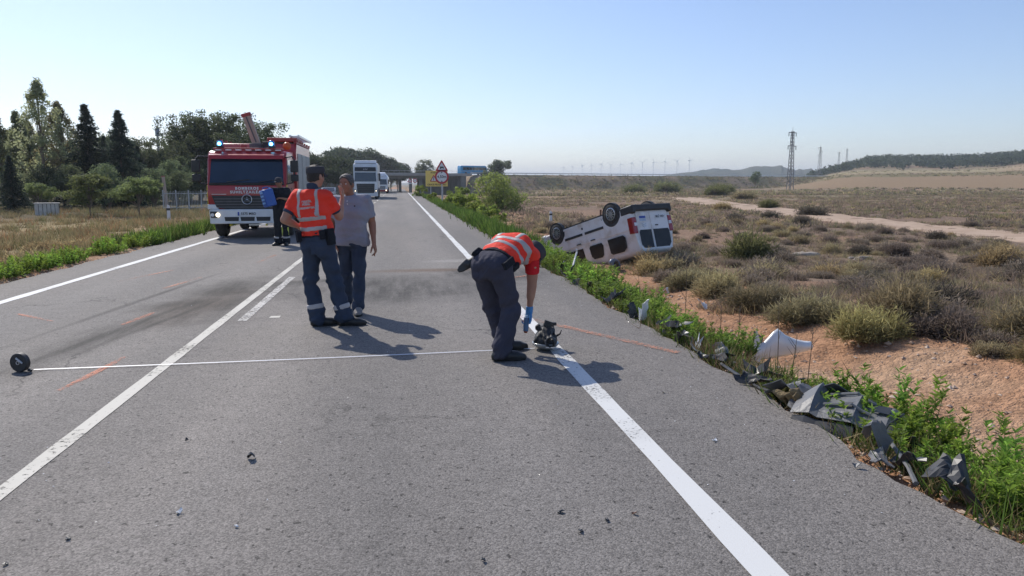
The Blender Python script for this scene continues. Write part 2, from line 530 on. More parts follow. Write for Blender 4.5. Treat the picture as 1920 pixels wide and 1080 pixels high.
tintc.inputs[6].default_value = (0.196, 0.184, 0.172, 1); tintc.inputs[7].default_value = (0.215, 0.192, 0.168, 1)
n.links.new(math_('MULTIPLY_ADD', patch, 1.6, -0.4, clamp=True), tintc.inputs[0])
brown = math_('MAXIMUM', blot(0.7, 13.9, 2.3, 0.42, 3, 0.9, 0.6), math_('MULTIPLY', blot(-2.6, 10.5, 0.7, 2.6, -8, 1.0, 1.0), 0.7))
mixb = n.nodes.new('ShaderNodeMix'); mixb.data_type = 'RGBA'
n.links.new(math_('MULTIPLY', brown, 0.95), mixb.inputs[0]); n.links.new(tintc.outputs[2], mixb.inputs[6])
mixb.inputs[7].default_value = (0.16, 0.115, 0.085, 1)
pale = math_('MULTIPLY', blot(1.4, 15.6, 1.3, 0.45, 8, 0.9, 0.6), 0.35)
mixp = n.nodes.new('ShaderNodeMix'); mixp.data_type = 'RGBA'
n.links.new(pale, mixp.inputs[0]); n.links.new(mixb.outputs[2], mixp.inputs[6]); mixp.inputs[7].default_value = (0.42, 0.40, 0.37, 1)
vm = n.nodes.new('ShaderNodeVectorMath'); vm.operation = 'SCALE'
n.links.new(mixp.outputs[2], vm.inputs[0]); n.links.new(val, vm.inputs['Scale'])
n.links.new(vm.outputs[0], b.inputs['Base Color'])
b.inputs['Roughness'].default_value = 0.78
b.inputs['Specular IOR Level'].default_value = 0.22
bp = n.nodes.new('ShaderNodeBump'); bp.inputs['Strength'].default_value = 0.35; bp.inputs['Distance'].default_value = 0.008
n.links.new(math_('ADD', math_('MULTIPLY', vor.outputs['Distance'], -1.0), math_('MULTIPLY', pit.outputs[0], 0.8)), bp.inputs['Height'])
n.links.new(bp.outputs[0], b.inputs['Normal'])

ry = np.array(sorted(set(list(np.arange(-8, 30, 0.16)) + axis(30, 0.2, 420, 1.03))))
def ragged(y, seed): return 0.16 * (vnoise(y * 1.3, y * 0, seed) - 0.5) + 0.10 * (vnoise(y * 6, y * 0, seed + 1) - 0.5)
rowsV = []
fr = np.linspace(0, 1, 9)
for y in ry:
    x0 = XL + ragged(y, 60); x1 = XR + ragged(y, 70)
    z = float(road_z(y))
    rowsV.append([(x0 - 0.06, y, z - 0.14)] + [(x0 + (x1 - x0) * t, y, z) for t in fr] + [(x1 + 0.06, y, z - 0.14)])
mbr = MB().sheet(rowsV)
road = mbr.build('road', am)
for p in road.data.polygons: p.use_smooth = False
tag(road, kind='structure')

# ---- painted markings: sheets 4 mm above the asphalt, worn through to it in places
def paintmat(name, col, wear_lo, wear_hi, scale=28, dirt=(0.30, 0.29, 0.27), crack=True):
    m = bpy.data.materials.new(name); m.use_nodes = True
    nn = m.node_tree; bb = nn.nodes['Principled BSDF']
    t = nn.nodes.new('ShaderNodeTexCoord')
    n1 = nn.nodes.new('ShaderNodeTexNoise'); n1.inputs['Scale'].default_value = scale; n1.inputs['Detail'].default_value = 6; n1.inputs['Roughness'].default_value = 0.75
    nn.links.new(t.outputs['Object'], n1.inputs['Vector'])
    n2 = nn.nodes.new('ShaderNodeTexNoise'); n2.inputs['Scale'].default_value = 1.1; n2.inputs['Detail'].default_value = 4
    nn.links.new(t.outputs['Object'], n2.inputs['Vector'])
    ad_ = math_('ADD', n1.outputs[0], math_('MULTIPLY_ADD', n2.outputs[0], 0.45, -0.22, nn=nn), nn=nn)
    mr_ = nn.nodes.new('ShaderNodeMapRange'); mr_.inputs['From Min'].default_value = wear_lo; mr_.inputs['From Max'].default_value = wear_hi
    nn.links.new(ad_, mr_.inputs[0])
    mm = nn.nodes.new('ShaderNodeMix'); mm.data_type = 'RGBA'
    mm.inputs[6].default_value = (*dirt, 1); mm.inputs[7].default_value = (*col, 1)
    nn.links.new(n2.outputs[0], mm.inputs[0])
    r_ = nn.nodes.new('ShaderNodeMapRange'); r_.inputs['From Min'].default_value = 0.2; r_.inputs['From Max'].default_value = 0.5
    nn.links.new(n2.outputs[0], r_.inputs[0]); nn.links.new(r_.outputs[0], mm.inputs[0])
    nn.links.new(mm.outputs[2], bb.inputs['Base Color'])
    bb.inputs['Roughness'].default_value = 0.7
    nn.links.new(mr_.outputs[0], bb.inputs['Alpha'])
    return m
PM_EDGE = paintmat('edge_line_paint', (0.66, 0.66, 0.635), 0.33, 0.40, 34, (0.52, 0.515, 0.49))
PM_CENTRE = paintmat('centre_line_paint', (0.54, 0.515, 0.45), 0.34, 0.43, 22, (0.38, 0.36, 0.31))
PM_OLD = paintmat('old_paint', (0.52, 0.50, 0.46), 0.42, 0.50, 20, (0.40, 0.38, 0.35))
PM_OR = paintmat('orange_spray', (0.66, 0.19, 0.08), 0.44, 0.64, 45, (0.70, 0.20, 0.08))
PM_OR2 = paintmat('faded_orange_spray', (0.62, 0.24, 0.12), 0.48, 0.66, 45, (0.5, 0.22, 0.13))
def strip(name, pts, width, m, z=0.004, taper=False):
    g = []
    for i, (x, y) in enumerate(pts):
        a = Vector(pts[max(i - 1, 0)]); c = Vector(pts[min(i + 1, len(pts) - 1)])
        d = (c - a).normalized(); nrm = Vector((d.y, -d.x))
        wv = width * (0.5 + 0.12 * (vnoise(i * 0.9, 0.0, len(name)) - 0.5))
        if taper: wv *= 0.55 + 0.45 * math.sin(math.pi * (i + 0.5) / len(pts))
        zz = float(road_z(y)) + z
        g.append([(x - nrm.x * wv, y - nrm.y * wv, zz), (x + nrm.x * wv, y + nrm.y * wv, zz)])
    return MB().sheet(g).build(name, m, road)
yy = list(np.concatenate([np.arange(-4, 40, 0.5), np.linspace(40, 250, 60)]))
strip('edge_line', [(1.475, y) for y in yy], 0.142, PM_EDGE)
strip('edge_line', [(-5.375, y) for y in yy], 0.155, PM_EDGE)
strip('centre_line', [(-2.09, y) for y in np.arange(-4, 25, 0.4)], 0.105, PM_CENTRE)
yq = 26.0
while yq < 120:
    strip('centre_line', [(-2.09, yq), (-2.09, yq + 3.5)], 0.12, PM_CENTRE); yq += 9.0
strip('centre_line', [(-1.86, y) for y in np.arange(9.0, 13.45, 0.3)], 0.105, PM_OLD)
strip('old_road_stud', [(-1.52, 9.15), (-1.52, 9.28)], 0.12, PM_CENTRE)
for pts, wd, m in [([(-2.66, 6.1), (-2.60, 6.65), (-2.56, 7.25)], 0.065, PM_OR), ([(-3.16, 8.95), (-3.07, 9.75)], 0.075, PM_OR),
                   ([(-3.62, 12.0), (-3.4, 13.4)], 0.09, PM_OR2), ([(-4.05, 9.3), (-4.7, 9.9)], 0.06, PM_OR),
                   ([(-4.62, 13.0), (-4.2, 14.6)], 0.07, PM_OR2), ([(-2.9, 15.6), (-2.8, 17.4)], 0.10, PM_OR2)]:
    q = [Vector(p) for p in pts]
    dense = []
    for i in range(len(q) - 1):
        for t in np.linspace(0, 1, 7)[:-1]: dense.append(tuple(q[i].lerp(q[i + 1], t)))
    dense.append(tuple(q[-1]))
    strip('orange_paint_mark', dense, wd, m, z=0.0045, taper=True)
strip('orange_paint_mark', [(1.22 + 0.35 * t, 9.1 - 0.45 * t - 0.15 * t * t) if t < 1 else (1.57 + (t - 1) * 0.34, 8.5 - (t - 1) * 0.62) for t in np.linspace(0, 4, 26)], 0.10, PM_OR2, z=0.009)
strip('orange_paint_mark', [(1.35, 12.4), (1.9, 12.55), (2.35, 12.9)], 0.08, PM_OR2, z=0.009)
# ------------------------------------------------------------------ far setting: embankment, bridge, hills, turbines, pylons
CONC = mat('shade_toned_concrete', (0.20, 0.195, 0.185), (0.13, 0.128, 0.12), 0.8, 0.85, bump=0.2, bscale=8, aniso=(1, 1, 0.3))  # concrete colour darkened to carry the shade below the deck
STEEL = mat('galvanised_steel', (0.52, 0.53, 0.54), (0.40, 0.41, 0.42), 3, 0.5, 0.6)
DARKSTEEL = mat('weathered_lattice_steel', (0.17, 0.17, 0.18), (0.24, 0.23, 0.22), 2, 0.6, 0.4)
MDIR = np.array((0.912, 0.411)); MNRM = np.array((-0.411, 0.912)); M0 = np.array((0.0, 258.0))
def mw(s, t): return M0 + MDIR * s + MNRM * t
EMB = leafmat('embankment_soil', 0.0, 0.95, 0.0, 0.1)
def emb(name, s0, s1, step):
    g = []; cols = []
    ss = np.arange(s0, s1, step)
    for s in ss:
        edge = min(abs(s - s0), abs(s - s1)) if name else 0
        f = sstep(0, 11, s - s0) if step > 0 else sstep(0, 11, s0 - s)
        row = []
        zt = 4.75
        for t, k in ((-12, 0), (-9, .12), (-6, .42), (-3, .74), (-0.4, .98), (1, 1), (24, 1), (28, .6), (36, 0)):
            p = mw(s, t); base = float(h(p[0], p[1])) - 0.3
            z = base + (zt - base) * k * float(f) + (0.5 * (float(fbm(s / 3, t / 3, 77, 3)) - 0.5) if 0 < k < 1 else 0)
            row.append((p[0], p[1], z))
            cc = np.array((0.29, 0.22, 0.15)) * (1 - float(sstep(0.4, 0.6, fbm(s / 7, t / 4, 79, 3)))) + np.array((0.16, 0.145, 0.085)) * float(sstep(0.4, 0.6, fbm(s / 7, t / 4, 79, 3)))
            cols.append(cc)
        g.append(row)
    V_ = np.array(g).reshape(-1, 3); nr, nc = len(g), 9
    ii = np.arange(nr * nc).reshape(nr, nc)
    F_ = np.stack([ii[:-1, :-1], ii[:-1, 1:], ii[1:, 1:], ii[1:, :-1]], -1).reshape(-1, 4)
    o = link(name, mesh_np(name, V_, F_, EMB, np.array(cols), smooth=True))
    return tag(o, kind='structure')
emb('embankment', 24, 520, 2.2)
emb('embankment', -34, -300, -2.2)

bridge = empty('road_bridge', (0, 258, 0), label='long grey concrete motorway bridge crossing over the far road', cat='bridge')
def P3(s, t, z): p = mw(s, t); return (p[0], p[1] - 258, z)
CONCL = mat('pale_deck_concrete', (0.36, 0.35, 0.335), (0.28, 0.275, 0.265), 0.8, 0.85)
mb = MB()
for (t0, t1, z0, z1) in ((0, 24, 4.2, 4.75),):
    mb.loft([[P3(s, t0, z0), P3(s, t1, z0), P3(s, t1, z1), P3(s, t0, z1)] for s in (-36, 28)])
mb.build('deck', CONCL, bridge)
MB().loft([[P3(s, -0.35, 4.35), P3(s, -0.02, 4.35), P3(s, -0.02, 5.15), P3(s, -0.35, 5.15)] for s in (-36, 28)]).build('parapet', CONCL, bridge)
for tt in (3, 8.5, 14, 19.5):
    MB().loft([[P3(s, tt, 3.35), P3(s, tt + 1.1, 3.35), P3(s, tt + 1.1, 4.19), P3(s, tt, 4.19)] for s in (-35, 27)]).build('girder', CONC, bridge)
for s in (-13.5, 9.2):
    for tt in (2.6, 11, 20):
        p = P3(s, tt, 0)
        MB().box(p[0] - 0.55, p[0] + 0.55, p[1] - 0.9, p[1] + 0.9, -2.4, 3.34).build('pier', CONC, bridge, bevel=0.08)
for (s0, s1, t0) in ((-34, -9.5, 7.0), (14.0, 25, 15.0)):
    MB().loft([[P3(s_, t0, -2.4), P3(s_, t0 + 0.6, -2.4), P3(s_, t0 + 0.6, 4.15), P3(s_, t0, 4.15)] for s_ in (s0, s1)]).build('wing_wall', CONC, bridge)
for s in (-34, 25):
    MB().loft([[P3(s - 1, t, -2.4), P3(s + 1, t, -2.4), P3(s + 1, t, 4.18), P3(s - 1, t, 4.18)] for t in (0.3, 23.7)]).build('abutment', CONC, bridge)
mb = MB()
for s in np.arange(-36, 28.1, 2.0):
    mb.bar(P3(s, -0.2, 5.15), P3(s, -0.2, 5.95), 0.06)
mb.build('railing_post', STEEL, bridge)['kind'] = 'stuff'
MB().bar(P3(-36, -0.2, 5.95), P3(28, -0.2, 5.95), 0.09).build('handrail', STEEL, bridge)
gr = empty('guardrail', (30, 271, 4.7), label='long pale steel guardrail on top of the motorway embankment', cat='guardrail')
def P4(s, t, z): p = mw(s, t); return (p[0] - 30, p[1] - 271, z - 4.7)
MB().bar(P4(28, 0.5, 5.35), P4(500, 0.5, 5.35), 0.08, 0.36).build('rail', mat('bright_rail', (0.72, 0.73, 0.74), rough=0.4, metal=0.3), gr)
mb = MB()
for s in np.arange(28, 500, 4.0): mb.bar(P4(s, 0.6, 4.6), P4(s, 0.6, 5.4), 0.12)
mb.build('post', STEEL, gr)['kind'] = 'stuff'

# distant blue hills, beyond the embankment
HILLM = leafmat('hill_scrub', 0, 0.95, 0.0, 0.1)
def ridge(name, pts, depth, seed, c1, c2):
    """pts: (x, y, height) along the crest."""
    pts = np.array(pts, dtype=float)
    t = np.linspace(0, len(pts) - 1, 120); k = np.arange(len(pts))
    cx, cy, cz = (np.interp(t, k, pts[:, i]) for i in range(3))
    rows = []; cols = []
    for i in range(len(t)):
        row = []
        d = np.array((cx[i], cy[i])); d = d / np.hypot(*d)
        top = cz[i] * (0.86 + 0.28 * float(fbm(t[i] * 2.3, 0.0, seed, 4)))
        for q, kz in ((-1, -0.02), (-0.6, 0.38), (-0.3, 0.72), (-0.1, 0.95), (0, 1), (0.4, 0.6), (1, -0.02)):
            x, y = cx[i] + d[0] * q * depth, cy[i] + d[1] * q * depth
            row.append((x, y, top * kz * (1 + 0.25 * (float(fbm(x / 40, y / 40, seed + 3, 3)) - 0.5)) - 1))
            f = float(sstep(0.42, 0.55, fbm(x / 70, y / 70, seed + 5, 3)))
            cols.append(np.array(c1) * (1 - f) + np.array(c2) * f)
        rows.append(row)
    V_ = np.array(rows).reshape(-1, 3); ii = np.arange(len(V_)).reshape(len(rows), 7)
    F_ = np.stack([ii[:-1, :-1], ii[:-1, 1:], ii[1:, 1:], ii[1:, :-1]], -1).reshape(-1, 4)
    return tag(link(name, mesh_np(name, V_, F_, HILLM, np.array(cols), smooth=True)), kind='structure')
ridge('hill', [(430, 1520, 2), (560, 1500, 20), (640, 1480, 34), (700, 1470, 30), (770, 1440, 40), (800, 1440, 32), (845, 1460, 36), (905, 1500, 6)], 160, 5, (0.045, 0.065, 0.05), (0.085, 0.09, 0.065))
ridge('hill', [(380, 1900, 2), (560, 1900, 14), (800, 1900, 16), (1000, 1900, 8), (1300, 1950, 10)], 200, 9, (0.08, 0.09, 0.06), (0.15, 0.13, 0.10))
ridge('hill', [(-2600, 2400, 30), (-1600, 2700, 16), (-800, 2900, 8), (0, 3000, 4), (600, 3000, 10), (1400, 2900, 14)], 300, 15, (0.09, 0.10, 0.06), (0.17, 0.15, 0.11))

# wind turbines on the skyline
WHITE_T = mat('turbine_white', (0.62, 0.64, 0.66), (0.55, 0.57, 0.6), 0.1, 0.6)
def turbine():
    r = empty('wind_turbine', (0, 0, 0), label='tiny pale wind turbine in the row on the horizon above the embankment', cat='wind turbine', group='wind turbines along the skyline')
    MB().tube([(0, 0, -10), (0, 0, 80)], [1.1, 0.7], 10).build('tower', WHITE_T, r)
    MB().box(-1.8, 1.8, -3.5, 5, 80, 83).build('nacelle', WHITE_T, r)
    for k in range(3):
        a = R(90 + 120 * k)
        d = Vector((math.cos(a), 0, math.sin(a)))
        o = MB().tube([(0, -4, 81.6), Vector((0, -4, 81.6)) + d * 8, Vector((0, -4, 81.6)) + d * 20], [0.45, 0.6, 0.2], 6).build('blade', WHITE_T, r)
    return r
tb = None
for i, (u, v) in enumerate([(1055, 316), (1072, 315), (1091, 314), (1109, 313), (1128, 311), (1147, 312), (1166, 311), (1188, 309), (1209, 308), (1231, 308), (1254, 306), (1278, 305), (1303, 304)]):
    hz_ = (344 - v) / 1400.0
    D_ = (81.6 - 1.6) / hz_ * 0.92
    X_w = (u - 749) / 1400.0 * D_
    o = turbine() if tb is None else copy_tree(tb)
    if tb is None: tb = o
    yaw = math.radians(15 * ((i * 7) % 5) - 30)
    o.location = (X_w * 0.99, D_ * 0.985, 0); o.rotation_euler = (0, 0, yaw)
    kids = [c for c in o.children if c.name.startswith('blade')]
    for c in kids:
        piv = Vector((0, -4, 81.6)); c.matrix_local = Matrix.Translation(piv) @ Matrix.Rotation(R((i * 37) % 120), 4, 'Y') @ Matrix.Translation(-piv)

# lattice pylons
def pylon(loc, H_, wb, label, arms, rz=0.0, thin=1.0):
    r = empty('electricity_pylon', loc, rz, label, 'pylon', 'lattice pylons of the power line')
    def wdt(z): return wb / 2 * (1 - z / H_) + 0.28 * (z / H_)
    for i in (-1, 1):
        for j in (-1, 1):
            MB().bar((i * wdt(0), j * wdt(0), -0.6), (i * wdt(H_), j * wdt(H_), H_), 0.15 * thin).build('leg', DARKSTEEL, r)
    mb = MB(); z = 0.9; flip = 1
    while z < H_ - 0.5:
        st = max(1.0, wdt(z) * 2.2); z2 = min(z + st, H_)
        for ax in range(4):
            c = [(-1, -1), (1, -1), (1, 1), (-1, 1)]
            a, b_ = c[ax], c[(ax + 1) % 4]
            if flip > 0: a, b_ = b_, a
            mb.bar((a[0] * wdt(z), a[1] * wdt(z), z), (b_[0] * wdt(z2), b_[1] * wdt(z2), z2), 0.075 * thin)
        z = z2; flip = -flip
    mb.build('lattice', DARKSTEEL, r)
    for (z, L0, L1) in arms:
        MB().bar((L0, 0, z), (L1, 0, z), 0.22 * thin, 0.22 * thin).build('cross_arm', DARKSTEEL, r)
        for x in (L0, L1):
            MB().tube([(x, 0, z), (x, 0, z - 1.1)], 0.13 * thin, 6).build('insulator', mat('insulator_glass', (0.20, 0.24, 0.24), rough=0.3), r)
    MB().bar((0, 0, H_), (0, 0, H_ + 1.3), 0.07 * thin).build('lightning_rod', DARKSTEEL, r)
    return r
def onfield(u, D_):
    x = (u - 749) / 1400.0 * D_
    return x
# at a depth of about 200 m the nearest one stands 17 m tall
x = 119.0; y = 217.0
pylon((x, y, float(h(x, y))), 18.0, 1.5, 'tall dark lattice pylon standing nearest, beside the dirt track field', [(17.6, -1.9, 1.9), (13.6, -2.0, 2.1)], R(28))
x = 430 * 0.592; y = 430; pylon((x, y, float(h(x, y)) - 1), 19.5, 2.2, 'smaller lattice pylon second along the line, left of the wooded hill', [(19.2, -2.3, 0.3), (17.0, 0, 2.3), (14.8, -2.3, 0.3)], R(28), 0.75)
x = 700 * 0.621; y = 700; pylon((x, y, float(h(x, y)) - 1), 20, 2.2, 'faint far pylon rising behind the left end of the wooded hill', [(19.2, -2.3, 2.3)], R(28), 0.8)
x = 740 * 0.633; y = 740; pylon((x, y, float(h(x, y)) - 1), 22, 2.2, 'faintest pylon on the hill, right of the other small one', [(21, -2.3, 2.3)], R(28), 0.8)
# ------------------------------------------------------------------ vegetation
LEAF = leafmat('leaves', 0.6, 0.6, 0.28, 0.3)
DRY = leafmat('dry_twigs', 0.45, 0.9, 0.22, 0.1)
GRASSM = leafmat('grass_blades', 0.4, 0.8, 0.1, 0.15)
BARK = mat('bark', (0.13, 0.10, 0.075), (0.20, 0.16, 0.12), 6, 0.9, bump=0.5, bscale=20)

def unit(a): return a / np.maximum(np.linalg.norm(a, axis=-1, keepdims=True), 1e-9)
def blades(base, dirv, length, width, bend, cb, ct, g=rng):
    """Curved blades: base n x 3, dirv n x 3; each blade is a quad and a tip triangle (as two quads sharing an edge)."""
    N = len(base)
    d = unit(dirv); side = unit(np.cross(d, g.normal(size=(N, 3))))
    L = np.asarray(length)[:, None]; W = np.asarray(width)[:, None]
    sag = np.array((0, 0, -1.0)) * (np.asarray(bend)[:, None] * L)
    p0 = base; p1 = base + d * L * 0.55 + sag * 0.2; p2 = base + d * L + sag
    V_ = np.stack([p0 - side * W, p0 + side * W, p1 + side * W * 0.8, p1 - side * W * 0.8, p2], 1)
    C_ = np.stack([cb, cb, (cb + ct) / 2, (cb + ct) / 2, ct], 1)
    i0 = np.arange(N)[:, None] * 5
    F_ = np.concatenate([i0 + np.array((0, 1, 2)), i0 + np.array((0, 2, 3)), i0 + np.array((3, 2, 4))], 0)
    return V_.reshape(-1, 3), F_, C_.reshape(-1, 3)
def tri_blades(base, dirv, length, width, cb, ct, g=rng):
    N = len(base); d = unit(dirv); side = unit(np.cross(d, g.normal(size=(N, 3))))
    W = np.asarray(width)[:, None]
    V_ = np.stack([base - side * W, base + side * W, base + d * np.asarray(length)[:, None]], 1)
    C_ = np.stack([cb, cb, ct], 1)
    return V_.reshape(-1, 3), np.arange(N * 3).reshape(N, 3), C_.reshape(-1, 3)
def quads(cen, size, g=rng, flat=0.0, aspect=0.6, nrm=None):
    """Leaf-sized quads facing every way."""
    N = len(cen)
    nm = unit(g.normal(size=(N, 3)) + np.array((0, 0, flat))) if nrm is None else unit(nrm + 0.5 * g.normal(size=(N, 3)))
    a = unit(np.cross(nm, g.normal(size=(N, 3)))); b_ = np.cross(nm, a)
    s = np.asarray(size)[:, None]
    V_ = np.stack([cen - a * s, cen - b_ * s * aspect, cen + a * s, cen + b_ * s * aspect], 1)
    return V_.reshape(-1, 3), np.arange(N * 4).reshape(N, 4)
def join(parts):
    V_, F_, C_ = [], [], []; k = 0
    for v, f, c in parts:
        V_.append(v); F_.append(f + k); C_.append(c); k += len(v)
    return np.concatenate(V_), np.concatenate(F_), np.concatenate(C_)
def jit(c, n_, amt, g=rng):
    return np.array(c)[None, :] * (1 + amt * g.normal(size=(n_, 1))).clip(0.3, 2) * (1 + 0.06 * g.normal(size=(n_, 3)))

# ---- dry shrubs of the steppe
def shrub_mesh(seed, rad, hgt, n_, cin, cout, wid=0.006, spread=0.9, tip=None):
    g = np.random.default_rng(seed)
    lobes = g.normal(size=(5, 2)) * rad * 0.35
    parts = []
    k = g.integers(0, 5, n_)
    th = g.uniform(0, 2 * np.pi, n_); el = np.arccos(g.uniform(0.02, 1, n_) ** spread)
    d = np.stack([np.cos(th) * np.sin(el), np.sin(th) * np.sin(el), np.cos(el)], 1)
    r = g.uniform(0.12, 0.98, n_) ** 0.55
    ell = np.array((rad * 0.72, rad * 0.72, hgt))
    ph = g.uniform(0, 6.28, 3); ir = 1 + 0.22 * np.sin(3 * th + ph[0]) + 0.16 * np.sin(7 * th + ph[1] + 2 * el) + 0.12 * np.sin(13 * th + 5 * el + ph[2])
    base = d * ell * (r * ir)[:, None]; base[:, :2] += lobes[k]
    base[:, 2] = np.maximum(base[:, 2] * (0.85 + 0.3 * (k / 5))[:], 0.0)
    dd = d + 0.6 * g.normal(size=(n_, 3)) + np.array((0, 0, 0.25))
    L = g.uniform(0.08, 0.24, n_) * (hgt + rad) * 0.55
    L = L * np.where(g.random(n_) < 0.07, 2.4, 1.0)
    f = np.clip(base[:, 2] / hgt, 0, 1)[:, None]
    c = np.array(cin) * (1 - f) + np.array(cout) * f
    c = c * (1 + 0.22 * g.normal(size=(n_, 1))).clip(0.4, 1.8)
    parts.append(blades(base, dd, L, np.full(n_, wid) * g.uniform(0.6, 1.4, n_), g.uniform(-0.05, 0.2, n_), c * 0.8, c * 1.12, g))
    # woody twigs
    m_ = n_ // 14
    th = g.uniform(0, 2 * np.pi, m_); el = g.uniform(0.2, 1.4, m_)
    d = np.stack([np.cos(th) * np.sin(el), np.sin(th) * np.sin(el), np.cos(el)], 1)
    cc = jit((0.16, 0.13, 0.11), m_, 0.2, g)
    parts.append(tri_blades(np.zeros((m_, 3)) + g.normal(size=(m_, 3)) * 0.03, d, g.uniform(0.6, 1.1, m_) * (rad + hgt) * 0.5, np.full(m_, wid * 0.9), cc, cc, g))
    if tip is not None:
        m_ = n_ // 10
        sel = g.integers(0, n_, m_)
        cc = jit(tip, m_, 0.2, g)
        v, f_ = quads(base[sel] + unit(dd[sel]) * L[sel][:, None], np.full(m_, wid * 1.6), g)
        f3 = np.concatenate([f_[:, :3], f_[:, [0, 2, 3]]])
        parts.append((v, f3, np.repeat(cc, 4, 0)))
    return mesh_np('shrub', *join(parts)[:2], DRY, join(parts)[2])
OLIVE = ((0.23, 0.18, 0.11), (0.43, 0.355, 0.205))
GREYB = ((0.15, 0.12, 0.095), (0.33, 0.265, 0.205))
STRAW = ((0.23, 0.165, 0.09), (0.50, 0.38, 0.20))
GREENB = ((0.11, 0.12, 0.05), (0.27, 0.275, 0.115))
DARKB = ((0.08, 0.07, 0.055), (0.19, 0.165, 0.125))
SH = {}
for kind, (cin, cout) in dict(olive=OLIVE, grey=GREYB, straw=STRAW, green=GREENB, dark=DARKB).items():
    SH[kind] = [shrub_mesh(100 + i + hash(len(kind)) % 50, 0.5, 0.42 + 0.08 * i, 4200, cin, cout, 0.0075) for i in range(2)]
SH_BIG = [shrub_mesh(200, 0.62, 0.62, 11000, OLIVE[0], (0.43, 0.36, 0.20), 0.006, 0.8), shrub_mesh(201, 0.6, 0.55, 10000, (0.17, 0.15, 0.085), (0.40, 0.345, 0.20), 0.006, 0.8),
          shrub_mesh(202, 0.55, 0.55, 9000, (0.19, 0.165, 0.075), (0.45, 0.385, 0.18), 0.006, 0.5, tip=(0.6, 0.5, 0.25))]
def put(name, me, x, y, s, label, cat, group=None, sz=1.0, sink=0.03, rz=None):
    o = link(name, me)
    o.location = (x, y, float(h(x, y)) - sink)
    o.scale = (s, s, s * sz); o.rotation_euler = (0, 0, rnd.uniform(0, 6.28) if rz is None else rz)
    return tag(o, label, cat, group)

# the large ones that the photograph singles out
for (x, y, s, sz, k, lab) in [
    (6.95, 9.4, 0.92, 0.95, 0, 'largest rounded olive shrub on the bare bank behind the white panel'),
    (6.25, 9.1, 0.72, 1.0, 2, 'yellowish shrub with fine pale tips left of the largest one on the bank'),
    (6.25, 10.6, 0.82, 0.85, 1, 'wide olive shrub on the ditch bank, second back from the largest one'),
    (6.25, 12.1, 0.8, 0.8, 1, 'grey green shrub on the ditch bank above the long bare strip of soil'),
    (6.2, 13.8, 0.85, 0.85, 0, 'spiky olive shrub nearest the ditch, between the overturned van and the white panel'),
    (6.4, 15.8, 0.8, 0.85, 1, 'small greyish shrub at the ditch edge just in front of the overturned van'),
    (8.0, 8.3, 0.8, 0.8, 1, 'low olive shrub at the right edge of the picture on pale soil'),
    (7.2, 7.1, 0.62, 0.8, 2, 'pale yellow tuft low on the bank at the right edge of the picture'),
]:
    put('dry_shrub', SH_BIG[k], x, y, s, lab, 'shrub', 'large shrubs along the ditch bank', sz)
for (x, y, s, sz, kind, lab) in [
    (11.9, 24.5, 1.7, 1.2, 'green', 'tallest dark green shrub alone in the field right of the van'),
    (26.5, 27.0, 1.9, 1.0, 'green', 'round green shrub at the right edge beside the dirt track'),
    (18.5, 20.5, 1.5, 1.0, 'straw', 'straw coloured shrub right of the field centre with a grey skirt'),
    (20.0, 18.0, 1.9, 1.0, 'straw', 'broad reddish straw shrub cut by the right edge of the picture'),
    (13.2, 13.6, 1.4, 0.8, 'dark', 'dark grey shrub with bleached bare twigs near the right edge'),
    (32, 55, 2.4, 0.7, 'dark', 'long dark shrub beyond the dirt track, rightmost of the dark ones'),
    (22.5, 48, 1.6, 0.7, 'dark', 'small dark shrub beside the far part of the dirt track'),
    (27, 52, 1.5, 0.7, 'dark', 'dark shrub beyond the dirt track, middle of the dark three'),
    (60, 138, 4.4, 0.9, 'green', 'round green bush beside the foot of the nearest pylon'),
    (50, 105, 3.4, 0.8, 'olive', 'olive bush by the left end of the dirt track'),
    (36, 70, 2.2, 0.8, 'green', 'small olive bush by the dirt track, right of centre'),
    (29.5, 66, 1.8, 0.8, 'straw', 'small straw tuft beyond the middle of the dirt track'),
    (58, 180, 6.0, 0.8, 'green', 'low grey green bush in front of the embankment, left of two'),
    (66, 182, 6.6, 0.9, 'green', 'low grey green bush in front of the embankment, right of two'),
    (74, 165, 6.2, 0.8, 'green', 'blue green bush below the reddish mound in the field'),
]:
    put('dry_shrub', SH[kind][0], x, y, s, lab, 'shrub', 'larger shrubs in the field', sz)

for (x, y, s, sz, kind, lab) in [(6.95, 20.6, 0.95, 0.95, 'straw', 'straw tuft hiding the lower corner of the overturned van'), (7.7, 20.9, 1.0, 0.8, 'olive', 'olive shrub at the rear corner of the overturned van'),
    (8.6, 21.8, 1.0, 0.9, 'straw', 'pale shrub right of the overturned van'), (6.6, 17.8, 0.8, 0.7, 'grey', 'low grey shrub on the soil before the van mirror'), (7.6, 18.0, 1.0, 0.8, 'olive', 'olive shrub on the bank between the camera and the van')]:
    put('dry_shrub', SH[kind][1], x, y, s, lab, 'shrub', 'shrubs around the van', sz)
